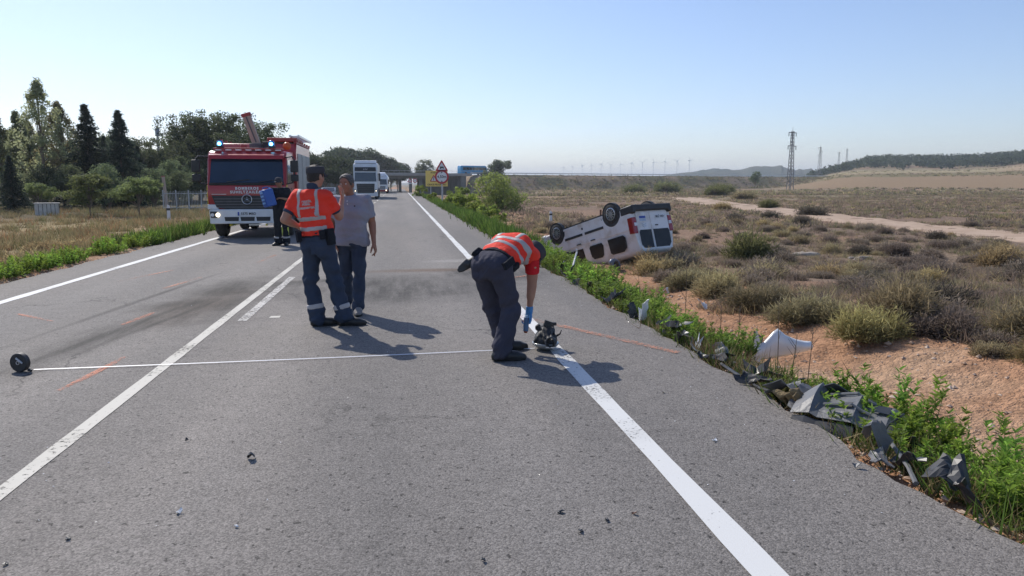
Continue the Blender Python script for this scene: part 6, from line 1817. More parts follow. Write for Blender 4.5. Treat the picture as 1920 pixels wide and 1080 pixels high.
def rebase(root, loc):
    """Children were built in world space: set the root at the thing's base and keep them where they are."""
    root.location = loc
    for c in root.children: c.matrix_parent_inverse = Matrix.Translation(-Vector(loc))

# ---- officer with his back to the camera
J1 = dict(pelvis=(-0.905, 8.52, 0.985), chest=(-0.945, 8.515, 1.33), neck=(-0.945, 8.52, 1.525), head=(-0.915, 8.56, 1.685),
          sl=(-1.13, 8.60, 1.455), sr=(-0.785, 8.415, 1.455), el=(-1.262, 8.535, 1.205), er=(-0.675, 8.565, 1.235), wl=(-1.09, 8.69, 1.10), wr=(-0.645, 8.70, 1.425),
          hl=(-0.985, 8.565, 0.93), hr=(-0.830, 8.475, 0.93), kl=(-1.01, 8.60, 0.50), kr=(-0.735, 8.54, 0.50), al=(-0.945, 8.55, 0.085), ar=(-0.645, 8.52, 0.085),
          f_pelvis=(0.50, 0.866, 0), f_chest=(0.42, 0.907, 0), f_head=(0.62, 0.78, -0.05), f_lfoot=(0.86, 0.30, 0), f_rfoot=(0.97, 0.12, 0))
P1 = empty('person', (0, 0, 0), 0, 'standing officer seen from behind in orange red reflective vest and dark cap', 'person', None)
B1 = Body(J1, None, 0.0095)
hands = [hand_field(J1['wr'], (0.10, 0.15, 0.95), (-0.75, -0.1, 0.1), 1, 0.75, 0.1), hand_field(J1['wl'], (0.75, 0.6, 0.05), (0.3, -0.5, 0.8), -1, 0.7, 0.1)]
bd = body_mesh(B1, SKIN, P1, hands)
B1.face(bd, P1)
B1.hair(HAIR, P1, -0.045, 0.006)
trousers(B1, NAVY, P1, 0.016, 1.04, 0.030, 3, 0.016)
leg_bands(B1, REFL, P1, 0.60, 0.73, 0.018, 1.04, 0.030)
B1.shoes(BOOT, P1, 0.30, 0.04, 'boot')
ve, FV = top(B1, HIVIS, P1, 0.026, 0.62, 0.055, 'vest', 7, 0.014)
ax1 = nv(np.array(J1['chest']) - np.array(J1['pelvis'])); r1_, f1_, _ = frame(J1['f_chest'], ax1)
pel = np.array(J1['pelvis'])
arm_cut = []
def torso_only(B, cuts_half=0.205):
    J = B.J; r, f, _ = frame(J['f_chest'], nv(J['neck'] - J['chest'])); c = J['chest']
    return [(c + r * cuts_half, r), (c - r * cuts_half, -r)]
for (z0, z1) in ((0.105, 0.155), (0.215, 0.265)):
    band(B1, FV, REFL, ve, [(pel + ax1 * z1, ax1), (pel + ax1 * z0, -ax1)] + torso_only(B1, 0.185))
for x0 in (-0.135, 0.085):
    band(B1, FV, REFL, ve, [(np.array(J1['chest']) + r1_ * (x0 + 0.05), r1_), (np.array(J1['chest']) + r1_ * x0, -r1_), (pel + ax1 * 0.262, -ax1)], 0.003)
for sd in 'lr': cuff(B1, NAVY, P1, sd, 0.60, 0.74, 0.008)
FC = B1.new(0.008); FC.cap(np.array(J1['neck']) - ax1 * 0.01, np.array(J1['neck']) + ax1 * 0.055, 0.066, 0.062, k=0.01); FC.cut(np.array(J1['neck']) + ax1 * 0.05 + f1_ * 0.03, nv(ax1 + f1_ * 0.5))
fobj('collar', FC, NAVY, P1)
cap_hat(B1, CAPC, P1, 0.062)
bl = belt(B1, BLACKC, P1, 0.035, 0.088, 0.020)
for ang, zc, sz, nm in ((205, 0.05, (0.06, 0.06, 0.13), 'pouch'), (232, 0.05, (0.055, 0.05, 0.11), 'pouch'), (180, 0.0, (0.07, 0.06, 0.20), 'radio'), (-15, 0.02, (0.09, 0.07, 0.18), 'holster'), (-40, 0.05, (0.06, 0.05, 0.10), 'pouch')):
    pouch(B1, bl, ang, zc, sz, BLACKC, 0.205, nm)
pouch(B1, P1, -68, -0.09, (0.13, 0.012, 0.14), NAVY, 0.165, 'back_pocket')
# lettering on the back, wrapped on the vest
def wrap_text(body, size, B, garment, c, r, u, fdir, parent, m):
    me = text_mesh(body, size, 'lettering', 0, 0.003, 1.05)
    bm = bmesh.new(); bm.from_mesh(me); bmesh.ops.subdivide_edges(bm, edges=[e for e in bm.edges if e.calc_length() > 0.03], cuts=2); 
    vv = [v.co.copy() for v in garment.data.vertices]; tree = BVHTree.FromPolygons(vv, [tuple(p.vertices) for p in garment.data.polygons])
    for v in bm.verts:
        p = Vector(c) + Vector(r) * v.co.x + Vector(u) * v.co.y
        hit = tree.ray_cast(p - Vector(fdir) * 0.5, Vector(fdir))
        v.co = (hit[0] - Vector(fdir) * 0.004) if hit[0] is not None else p
    bm.to_mesh(me); bm.free(); me.materials.clear(); me.materials.append(m)
    return link('lettering', me, parent)
FADED = mat('faded_vest_print', (0.62, 0.40, 0.36), rough=0.7)
cb = np.array(J1['chest']) - f1_ * 0.12 - r1_ * 0.004
wrap_text('POLICÍA', 0.030, B1, ve, cb + ax1 * 0.075, r1_, ax1, f1_, ve, FADED)
wrap_text('FORAL', 0.030, B1, ve, cb + ax1 * 0.045, r1_, ax1, f1_, ve, FADED)
wrap_text('FORUZAINGOA', 0.0255, B1, ve, cb + ax1 * 0.005, r1_, ax1, f1_, ve, FADED)
rebase(P1, (-0.81, 8.52, 0))

# ---- man in the grey polo shirt
J2 = dict(pelvis=(-0.60, 9.42, 0.925), chest=(-0.585, 9.41, 1.255), neck=(-0.60, 9.40, 1.445), head=(-0.635, 9.36, 1.595),
          sl=(-0.405, 9.36, 1.385), sr=(-0.775, 9.44, 1.385), el=(-0.345, 9.42, 1.115), er=(-0.835, 9.50, 1.115), wl=(-0.325, 9.31, 0.875), wr=(-0.82, 9.42, 0.88),
          hl=(-0.515, 9.40, 0.885), hr=(-0.685, 9.44, 0.885), kl=(-0.515, 9.35, 0.475), kr=(-0.685, 9.52, 0.475), al=(-0.535, 9.30, 0.085), ar=(-0.70, 9.66, 0.085),
          f_pelvis=(-0.20, -0.98, 0), f_chest=(-0.22, -0.975, 0), f_head=(-0.42, -0.90, -0.02), f_lfoot=(0.02, -1, 0), f_rfoot=(-0.25, -0.97, 0))
P2 = empty('person', (0, 0, 0), 0, 'man in grey polo shirt and dark jeans facing the officer', 'person')
B2 = Body(J2, None, 0.0095)
hands = [hand_field(J2['wl'], (0.20, -0.12, -0.95), (-0.9, 0.25, -0.2), -1, 0.55, 0.12, curls=(0.25, 0.7, 0.75, 0.8)), hand_field(J2['wr'], (0.0, -0.1, -0.99), (0.9, 0.2, 0), 1, 0.45)]
bd = body_mesh(B2, SKIN_T, P2, hands)
B2.face(bd, P2)
B2.hair(HAIRG, P2, -0.02, 0.009, 0.05)
trousers(B2, DENIM, P2, 0.014, 1.0, 0.018, 11, 0.013, seat=False, top=-0.03)
B2.shoes(SHOEG, P2, 0.285, 0.0, 'shoe')
sh, FS = top(B2, POLO, P2, 0.034, 0.72, -0.085, 'polo_shirt', 13, 0.012, 0.010, 1.04, belly=0.02, wide=1.04)
ax2 = nv(np.array(J2['neck']) - np.array(J2['chest'])); r2_, f2_, _ = frame(J2['f_chest'], ax2)
FC = B2.new(0.008); N2 = np.array(J2['neck']); FC.cap(N2 - ax2 * 0.03, N2 + ax2 * 0.035, 0.078, 0.066, k=0.01); FC.cut(N2 + ax2 * 0.03 + f2_ * 0.0, nv(ax2 + f2_ * 0.45)); FC.cut(N2 - ax2 * 0.03, -ax2)
FC.cap(N2 + f2_ * 0.06 - ax2 * 0.10, N2 + f2_ * 0.08 + ax2 * 0.05, 0.02, 0.04, k=0.005, sub=True)
fobj('collar', FC, POLO, sh)
MB().disc(Vector(np.array(J2['chest']) - r2_ * 0.085 + f2_ * 0.150 + ax2 * 0.07), Vector(f2_), 0.009, 0.006, 8).build('logo', BLK, sh)
for k in (0.02, 0.055):
    MB().disc(Vector(np.array(J2['chest']) + f2_ * 0.150 + ax2 * (0.08 + k)), Vector(f2_), 0.006, 0.006, 8).build('button', WHT, sh)
rebase(P2, (-0.61, 9.45, 0))

# ---- officer stooping over the lamp unit
J3 = dict(pelvis=(0.815, 6.70, 0.865), chest=(1.03, 6.93, 0.995), neck=(1.165, 7.045, 0.985), head=(1.255, 7.12, 0.905),
          sl=(1.035, 7.105, 0.975), sr=(1.225, 6.885, 0.925), el=(1.00, 7.16, 0.70), er=(1.225, 6.925, 0.645), wl=(0.98, 7.06, 0.50), wr=(1.205, 6.95, 0.405),
          hl=(0.745, 6.775, 0.83), hr=(0.890, 6.655, 0.83), kl=(0.845, 6.93, 0.45), kr=(1.000, 6.70, 0.45), al=(0.975, 6.98, 0.085), ar=(0.875, 6.58, 0.085),
          f_pelvis=(0.60, 0.70, -0.9), f_chest=(0.40, 0.40, -1.0), f_head=(0.35, 0.35, -0.9), f_up=(0.70, 0.55, 0.35), f_lfoot=(0.93, 0.30, 0), f_rfoot=(0.98, 0.10, 0))
P3_ = empty('person', (0, 0, 0), 0, 'stooping officer with orange vest and blue glove reaching down to the broken lamp', 'person')
B3 = Body(J3, None, 0.009)
hR = hand_field(J3['wr'], (-0.10, 0.05, -0.95), (-0.55, -0.35, -0.1), -1, 0.95, 0.05, off=0.0015, scale=1.05)
hL = hand_field(J3['wl'], (0.2, -0.2, -0.9), (0.6, -0.4, 0), -1, 0.6)
bd = body_mesh(B3, SKIN, P3_, [hand_field(J3['wr'], (-0.10, 0.05, -0.95), (-0.55, -0.35, -0.1), -1, 0.95, 0.05, scale=1.0), hL])
B3.face(bd, P3_)
B3.hair(HAIR, P3_, -0.045, 0.006)
hR.cap(np.array(J3['wr']) + np.array((0.003, -0.004, 0.035)), np.array(J3['wr']) - np.array((0, 0, 0.02)), 0.036, 0.032, k=0.01)
hR.cut(np.array(J3['wr']) + np.array((0, 0, 0.03)), (0, 0, 1))
fobj('glove', hR, GLOVE, P3_)
trousers(B3, NAVY2, P3_, 0.018, 1.06, 0.026, 23, 0.012, top=0.10)
B3.shoes(BOOT, P3_, 0.30, 0.03, 'boot')
ve3, FV3 = top(B3, HIVIS, P3_, 0.030, 0.10, 0.075, 'vest', 27, 0.016)
pel3 = np.array(J3['pelvis']); ch3 = np.array(J3['chest']); ax3 = nv(ch3 - pel3); r3_, f3_, _ = frame(J3['f_chest'], nv(np.array(J3['neck']) - ch3))
for (z0, z1) in ((0.165, 0.215), (0.27, 0.32)):
    band(B3, FV3, REFL, ve3, [(pel3 + ax3 * z1, ax3), (pel3 + ax3 * z0, -ax3)])
for x0 in (-0.13, 0.08):
    band(B3, FV3, REFL, ve3, [(ch3 + r3_ * (x0 + 0.05), r3_), (ch3 + r3_ * x0, -r3_), (pel3 + ax3 * 0.318, -ax3)], 0.003)
FSl = B3.new()
for sd in 'lr':
    a, e = B3.J['s' + sd], B3.J['e' + sd]; FSl.cap(a, a + (e - a) * 0.62, 0.060, 0.064, k=0.02)
FSl.folds(0.006, 50, (0, 0, 1), 5)
for sd in 'lr':
    a, e = B3.J['s' + sd], B3.J['e' + sd]
FSl.cut(B3.J['sr'] + (B3.J['er'] - B3.J['sr']) * 0.60, nv(B3.J['er'] - B3.J['sr']))
fobj('shirt_sleeves', FSl, REDSH, P3_)
cap_hat(B3, CAPC, P3_, 0.085)
bl3 = belt(B3, BLACKC, P3_, 0.045, 0.105, 0.024)
for ang, zc, sz, nm in ((190, 0.05, (0.06, 0.06, 0.12), 'pouch'), (-12, 0.02, (0.07, 0.05, 0.15), 'holster'), (15, 0.07, (0.06, 0.05, 0.10), 'pouch'), (220, 0.06, (0.055, 0.05, 0.10), 'handcuff_case')):
    pouch(B3, bl3, ang, zc, sz, BLACKC, 0.19, nm)
# gloves tucked behind the belt
GL = Field(np.array((0.45, 6.5, 0.72)), np.array((0.80, 6.95, 1.05)), 0.006)
gb = np.array((0.655, 6.79, 0.905)); gd = nv((-0.75, 0.0, -0.55))
GL.cap(gb, gb + gd * 0.06, 0.032, 0.036, k=0.02)
for k, (a_x, L) in enumerate(((-0.9, 0.085), (-0.35, 0.105), (0.2, 0.105), (0.75, 0.085))):
    d = nv(gd + np.array((0.25, -0.1, -0.55)) * a_x * 0.55); GL.cap(gb + gd * 0.055 + np.array((0.02, 0, -0.035)) * a_x, gb + gd * 0.06 + d * L, 0.0135, 0.011, k=0.012)
fobj('tucked_gloves', GL, BLACKP, bl3)
rebase(P3_, (0.90, 6.75, 0))
# what he holds: a paint can
SC_ = empty('spray_can', (1.165, 6.915, 0.205), 0, 'dark spray can gripped in the blue gloved hand of the stooping officer', 'spray can')
MB().tube([(0, 0, 0.0), (0.008, 0, 0.13)], 0.026, 16).build('canister', mat('blue_can', (0.10, 0.20, 0.34), rough=0.35), SC_, smooth=40)
MB().tube([(0.008, 0, 0.13), (0.009, 0, 0.15)], [0.024, 0.012], 16).build('cap', mat('pale_can_top', (0.35, 0.5, 0.62), rough=0.4), SC_)
MB().tube([(-0.001, 0, -0.02), (0.0, 0, 0.0)], [0.014, 0.024], 14).build('nozzle', mat('rust_orange_paint', (0.35, 0.10, 0.05), rough=0.6), SC_)

# ---- firefighter by the engine
ox, oy = -3.06, 20.15
J4 = dict(pelvis=(ox, oy, 0.965), chest=(ox + 0.01, oy, 1.29), neck=(ox + 0.01, oy - 0.02, 1.485), head=(ox - 0.01, oy - 0.06, 1.635),
          sl=(ox + 0.185, oy + 0.02, 1.42), sr=(ox - 0.175, oy - 0.03, 1.42), el=(ox + 0.275, oy - 0.02, 1.165), er=(ox - 0.26, oy - 0.02, 1.17), wl=(ox + 0.08, oy - 0.18, 1.22), wr=(ox - 0.22, oy - 0.26, 1.17),
          hl=(ox + 0.085, oy + 0.01, 0.915), hr=(ox - 0.085, oy - 0.01, 0.915), kl=(ox + 0.10, oy - 0.02, 0.495), kr=(ox - 0.09, oy - 0.04, 0.495), al=(ox + 0.105, oy + 0.02, 0.085), ar=(ox - 0.10, oy + 0.0, 0.085),
          f_pelvis=(-0.15, -0.99, 0), f_chest=(-0.2, -0.98, 0), f_head=(-0.5, -0.86, -0.1), f_lfoot=(0.1, -1, 0), f_rfoot=(-0.45, -0.9, 0))
P4_ = empty('person', (0, 0, 0), 0, 'firefighter in dark uniform standing beside the engine and carrying a blue container', 'person')
B4 = Body(J4, None, 0.013)
bd = body_mesh(B4, SKIN_T, P4_, [hand_field(J4['wr'], (-0.2, -0.7, -0.2), (0.6, 0, -0.6), 1, 0.8, res=0.006), hand_field(J4['wl'], (-0.8, -0.4, 0.1), (0, 0.3, -0.9), -1, 0.7, res=0.006)])
B4.face(bd, P4_)
B4.hair(HAIR, P4_, -0.03, 0.007)
trousers(B4, BLACKC, P4_, 0.022, 1.06, 0.03, 33, 0.012, seat=False)
leg_bands(B4, REFL, P4_, 0.62, 0.74, 0.024, 1.06, 0.03)
YV = mat('yellow_trouser_stripe', (0.55, 0.62, 0.12), rough=0.7)
for sd, dx in (('l', 0.07), ('l', -0.075)):
    MB().bar(Vector(B4.J['k' + sd]) + Vector((dx, -0.05, -0.02)), Vector(B4.J['k' + sd]) * 0.45 + Vector(B4.J['a' + sd]) * 0.55 + Vector((dx, -0.04, 0)), 0.025, 0.03).build('yellow_stripe', YV, P4_)
B4.shoes(BOOT, P4_, 0.30, 0.14, 'boot')
top(B4, BLACKC, P4_, 0.024, 0.66, -0.03, 'shirt', 37, 0.008, 0.014)
cap_hat(B4, CAPC, P4_, 0.085, False, 0.06)
rebase(P4_, (ox, oy, 0))
CN = empty('blue_container', (ox - 0.20, oy - 0.30, 1.02), 0, 'blue plastic container held in front of the firefighter', 'container')
BLU = mat('blue_plastic', (0.012, 0.07, 0.32), (0.014, 0.085, 0.36), 5, 0.3, coat=0.3)
BLU2 = mat('pale_blue_plastic', (0.20, 0.42, 0.75), rough=0.4)
MT = Matrix.Scale(0.88, 4) @ Matrix.Rotation(R(-14), 4, 'Y') @ Matrix.Rotation(R(38), 4, 'Z')
MB().box(-0.17, 0.17, -0.12, 0.12, 0.0, 0.50, MT).build('tank', BLU, CN, bevel=0.035, smooth=40)
for zz in (0.10, 0.20, 0.30, 0.40):
    MB().box(-0.175, -0.17, -0.085, 0.085, zz, zz + 0.05, MT).build('side_rib', BLU2, CN, bevel=0.002)
MB().tube([MT @ Vector((-0.08, 0, 0.48)), MT @ Vector((-0.08, 0, 0.56)), MT @ Vector((0.08, 0, 0.56)), MT @ Vector((0.08, 0, 0.48))], 0.016, 8).build('carry_handle', BLU, CN)
MB().tube([MT @ Vector((0.12, 0, 0.5)), MT @ Vector((0.12, 0, 0.54))], 0.03, 12).build('screw_cap', BLU2, CN)
# ------------------------------------------------------------------ signs, posts, debris and other small things
SIGNRED = mat('sign_red', (0.50, 0.03, 0.045), (0.42, 0.03, 0.04), 3, 0.5)
SIGNW = mat('sign_white', (0.74, 0.75, 0.76), (0.66, 0.67, 0.68), 3, 0.5)
SIGNY = mat('sign_yellow', (0.86, 0.64, 0.17), (0.80, 0.58, 0.15), 1.2, 0.5)
def tri(c, side, y):
    hgt = side * 0.866
    return [(c[0] - side / 2, c[1] - hgt / 3), (c[0] + side / 2, c[1] - hgt / 3), (c[0], c[1] + hgt * 2 / 3)]
def round_tri(c, side, r=0.06):
    out = []
    pts = tri(c, side - 2 * r * 1.5, 0)
    for k, p in enumerate(pts):
        a0 = (-150, -30 - 60, 30)[k] if False else (150, 270, 30)[k]
        for t in range(5): a = R(a0 + 120 * t / 4); out.append((p[0] + r * math.cos(a), p[1] + r * math.sin(a)))
    return out
def plate(name, poly, y, th, m, parent): return MB().prism(poly, 'y', y - th, y).build(name, m, parent)
def circle(c, r, n_=32): return [(c[0] + r * math.cos(2 * math.pi * k / n_), c[1] + r * math.sin(2 * math.pi * k / n_)) for k in range(n_)]
SG = empty('road_sign', (3.33, 60.0, float(h(3.33, 60))), 0, 'cattle warning triangle above a round height limit sign on one grey post', 'road sign')
zo = 1.6 - SG.location.z
MB().tube([(0, 0.05, -0.3), (0, 0.05, zo + 1.75)], 0.05, 10).build('post', STEEL, SG)
tp = plate('triangle_plate', round_tri((0, zo + 1.27), 1.02), 0, 0.02, SIGNRED, SG)
plate('triangle_field', round_tri((0, zo + 1.27), 0.66, 0.03), -0.022, 0.004, SIGNW, tp)
cow = [(-0.14, 1.22), (-0.12, 1.30), (-0.17, 1.33), (-0.15, 1.37), (-0.07, 1.36), (0.12, 1.36), (0.155, 1.33), (0.16, 1.24), (0.13, 1.16), (0.11, 1.16), (0.10, 1.25), (-0.04, 1.25), (-0.06, 1.16), (-0.09, 1.16)]
MB().poly([(x, -0.028, z + zo - 0.04) for x, z in cow]).build('cow_symbol', BLK, tp)
rp_ = plate('round_plate', circle((0, zo + 0.52), 0.55), 0, 0.02, SIGNRED, SG)
plate('round_field', circle((0, zo + 0.52), 0.41), -0.022, 0.004, SIGNW, rp_)
text_obj('4,50m', 0.30, BLK, face_front(0, -0.030, zo + 0.52), rp_, bold=0.006)
for sg in (-1, 1):
    MB().poly([(-0.07, -0.030, zo + 0.52 + sg * 0.39), (0.07, -0.030, zo + 0.52 + sg * 0.39), (0, -0.030, zo + 0.52 + sg * 0.27)]).build('arrow', BLK, rp_)
BD = empty('warning_board', (3.75, 77.0, float(h(3.75, 77))), 0, 'yellow rectangular board warning of a dangerous crossing, behind the round sign', 'road sign')
zb = 1.6 - BD.location.z
for x in (-0.6, 0.6): MB().bar((x, 0.06, -0.3), (x, 0.06, zb + 1.2), 0.08).build('post', STEEL, BD)
bp_ = MB().box(-1.12, 1.12, -0.02, 0.0, zb - 0.30, zb + 1.28).build('board', SIGNY, BD, bevel=0.005)
t2 = plate('triangle_plate', round_tri((-0.30, zb + 0.42), 0.78, 0.04), -0.022, 0.006, SIGNRED, BD)
plate('triangle_field', round_tri((-0.30, zb + 0.42), 0.52, 0.02), -0.030, 0.004, SIGNW, t2)
MB().prism([(-0.34, zb + 0.32), (-0.26, zb + 0.32), (-0.27, zb + 0.62), (-0.33, zb + 0.62)], 'y', -0.038, -0.035).build('symbol', BLK, t2)
text_obj('ATENCIÓN', 0.24, BLK, face_front(0, -0.024, zb + 1.08), bp_, bold=0.004)
text_obj('CRUCE PELIGROSO', 0.22, BLK, face_front(0, -0.024, zb - 0.12), bp_, bold=0.004)
for (x, kind) in ((2.75, 't'), (4.15, 'r')):
    S_ = empty('road_sign', (x, 205, float(h(x, 205))), 0, {'t': 'tiny far warning triangle seen under the bridge', 'r': 'tiny far round red sign seen under the bridge'}[kind], 'road sign')
    z0 = 2.35 - S_.location.z
    MB().tube([(0, 0.04, -0.3), (0, 0.04, z0 + 0.3)], 0.04, 8).build('post', STEEL, S_)
    if kind == 't':
        plate('plate', round_tri((0, z0), 1.35), 0, 0.02, SIGNRED, S_); plate('field', round_tri((0, z0), 0.85, 0.03), -0.022, 0.004, SIGNW, S_)
        MB().box(-0.06, 0.06, -0.032, -0.028, z0 - 0.12, z0 + 0.22).build('symbol', BLK, S_)
        MB().box(-0.5, 0.5, -0.02, 0, z0 - 0.85, z0 - 0.55).build('lower_plate', SIGNW, S_)
    else:
        plate('plate', circle((0, z0), 0.62), 0, 0.02, SIGNRED, S_); plate('field', circle((0, z0), 0.44), -0.022, 0.004, SIGNW, S_)
        text_obj('4,50', 0.26, BLK, face_front(0, -0.03, z0), S_)

# left side: white cabinet, mast, leaning post, fence, marker posts
CB = empty('white_cabinet', (-20.9, 48.6, float(h(-20.9, 48.6)) - 0.03), R(18), 'low white box with dark vertical gaps in the dry grass at far left', 'cabinet')
CREAM = mat('weathered_white', (0.66, 0.63, 0.58), (0.52, 0.48, 0.43), 3, 0.8)
for k in range(6): MB().box(-0.62 + 0.21 * k, -0.44 + 0.21 * k, -0.3, -0.27, 0.02, 0.74).build('slat', CREAM, CB)
MB().box(-0.60, 0.60, -0.26, 0.28, 0.0, 0.72).build('body', mat('dark_inside', (0.09, 0.08, 0.07)), CB)
MB().box(-0.66, 0.66, -0.32, 0.32, 0.75, 0.80).build('lid', CREAM, CB)
def ux(u, y): return y * math.tan(math.atan((u - 960) / 1400.0 * 0.99) + R(8.49))
x = ux(301, 96)
MS = empty('radio_mast', (x, 96, 0), 0, 'thin radio mast rising behind the trees left of the fire engine', 'mast')
MB().tube([(0, 0, -0.5), (0, 0, 7.2)], [0.17, 0.13], 8).build('pole', mat('pale_mast', (0.55, 0.5, 0.5)), MS)
MB().tube([(0, 0, 7.2), (0, 0, 8.1)], 0.26, 8).build('antenna_head', mat('mast_grey', (0.35, 0.36, 0.4)), MS)
MB().tube([(0.05, 0, 8.1), (0.05, 0, 9.6)], 0.03, 6).build('whip_antenna', STEEL, MS)
x = ux(309, 58); LP = empty('leaning_post', (x, 58, float(h(x, 58))), 0, 'leaning pale wooden post in front of the dark trees', 'post')
MB().tube([(0.06, 0, -0.2), (-0.1, 0, 2.45)], [0.14, 0.11], 8).build('shaft', TAN, LP); MB().disc((-0.1, 0, 2.46), (0, 0, 1), 0.13, 0.06, 10).build('top_band', REDM, LP)
FE = empty('metal_fence', (ux(352, 57), 57, float(h(ux(352, 57), 57))), R(6), 'grey metal picket fence left of the fire engine', 'fence')
for k in range(5): MB().bar((-1.7 + 0.85 * k, 0, -0.2), (-1.7 + 0.85 * k, 0, 1.5), 0.07).build('post', STEEL, FE)
for z in (0.25, 1.25): MB().bar((-1.75, 0.02, z), (1.75, 0.02, z), 0.05).build('rail', STEEL, FE)
for k in range(34):
    MB().bar((-1.68 + 0.102 * k, -0.03, 0.1), (-1.68 + 0.102 * k, -0.03, 1.4 + 0.03 * (k % 2)), 0.05, 0.015).build('picket', STEEL, FE)
def marker(u, y, lab, hgt=0.75, m=None, nm='marker_post'):
    x = ux(u, y); r = empty(nm, (x, y, float(h(x, y))), rnd.uniform(-0.3, 0.3), lab, 'post')
    MB().prism([(-0.09, -0.2), (0.09, -0.2), (0.09, hgt - 0.1), (-0.05, hgt)], 'y', -0.05, 0.05).build('shaft', m or SIGNW, r, bevel=0.01)
    MB().box(-0.091, 0.091, -0.055, 0.055, hgt * 0.62, hgt * 0.76).build('dark_band', BLACKP, r)
marker(312, 42, 'short white marker post in the dry grass left of the fire engine', 0.85)
marker(1033, 48, 'small white marker post in the field left of the van', 0.8)
x = ux(1127, 40); RP = empty('rusty_post', (x, 40, float(h(x, 40))), 0, 'small rusty cross post standing behind the van', 'post')
RUST = mat('rusty_iron', (0.16, 0.07, 0.04), (0.10, 0.05, 0.035), 9, 0.8)
MB().bar((0, 0, -0.2), (0, 0, 1.25), 0.09).build('upright', RUST, RP); MB().bar((-0.3, 0, 0.75), (0.32, 0, 0.72), 0.05).build('cross_bar', RUST, RP)

# measuring tape and reel
RL = empty('tape_reel', (-3.245, 6.80, 0.0), R(-16), 'round black measuring tape reel standing on the asphalt at far left', 'tape reel')
MB().revolve((0, 0, 0.083), (0, 1, 0), [(0.001, -0.026), (0.075, -0.026), (0.081, -0.020), (0.081, 0.020), (0.075, 0.026), (0.001, 0.026)], 36).build('case', BLACKP, RL, smooth=40)
MB().ring((0, -0.028, 0.083), (0, 1, 0), 0.014, 0.004, 18, 6).build('hub', SILVER, RL)
MB().bar((-0.012, -0.030, 0.125), (0.045, -0.030, 0.083), 0.014, 0.006, up=(0, 1, 0)).build('label_strip', mat('pale_label', (0.55, 0.57, 0.6)), RL)
MB().bar((0.07, 0, 0.02), (0.10, 0, 0.012), 0.02, 0.02).build('tape_mouth', BLACKP, RL)
TAPE = mat('white_tape', (0.74, 0.75, 0.78), (0.68, 0.69, 0.72), 30, 0.5)
g_ = []
for t in np.linspace(0, 1, 60):
    x = -3.15 + 4.42 * t; y = 6.815 + 0.19 * t - 0.03 * math.sin(math.pi * t)
    z = 0.011
    g_.append([(x, y - 0.0065, z), (x, y + 0.0065, z + 0.003)])
tag(MB().sheet(g_).build('measuring_tape', TAPE, solid=0.001), 'thin white measuring tape stretched across the road from the reel', 'tape')

# broken lamp unit at the officer's hand
LU = empty('broken_headlamp', (1.375, 7.0, 0.0), 0, 'broken black headlamp unit lying on the white line by the officer', 'headlamp')
F = Field((-0.2, -0.2, -0.02), (0.22, 0.22, 0.32), 0.007); I3 = np.eye(3)
F.ell((0.0, 0.0, 0.10), (0.115, 0.13, 0.085), I3, k=0.02); F.ell((0.01, 0.03, 0.155), (0.085, 0.10, 0.07), I3, k=0.03); F.cap((-0.05, 0.02, 0.16), (-0.06, 0.03, 0.22), 0.022, k=0.01); F.cap((0.06, 0.05, 0.17), (0.075, 0.05, 0.23), 0.018, k=0.01)
F.cap((0.02, -0.10, 0.10), (0.02, -0.15, 0.10), 0.052, 0.05, k=0.01); F.cap((0.02, -0.13, 0.10), (0.02, -0.17, 0.10), 0.036, k=0.004, sub=True)
F.folds(0.012, 60, (0.5, 0.2, 1), 4)
fobj('housing', F, BLACKP, LU, smooth=False)
F = Field((-0.2, -0.2, -0.02), (0.22, 0.22, 0.32), 0.008); F.ell((0.0, 0.0, 0.085), (0.135, 0.15, 0.085), I3, k=0.01); F.cut((0, 0, 0.075), (0, 0, 1)); F.ell((0.0, 0.0, 0.12), (0.12, 0.135, 0.085), I3, k=0.005, sub=True)
fobj('lens', F, mat('clear_grey_lens', (0.34, 0.36, 0.36), rough=0.15, spec=0.7), LU)
MB().ring((0.02, -0.155, 0.10), (0, 1, 0.1), 0.052, 0.006, 24, 6).build('bulb_ring', GREYP, LU)
MB().box(-0.10, -0.02, 0.0, 0.03, 0.20, 0.27, Matrix.Rotation(R(20), 4, 'Y')).build('bracket', BLACKP, LU)
MB().box(0.075, 0.115, 0.03, 0.07, 0.225, 0.255).build('connector', BLACKP, LU, bevel=0.004)
MB().tube([(0.10, -0.02, 0.13), (0.13, -0.06, 0.16), (0.145, -0.06, 0.20)], [0.012, 0.008, 0.003], 6).build('clip', BLACKP, LU)
MB().bar((-0.03, -0.165, 0.055), (0.06, -0.165, 0.05), 0.012).build('spring_clip', SILVER, LU)

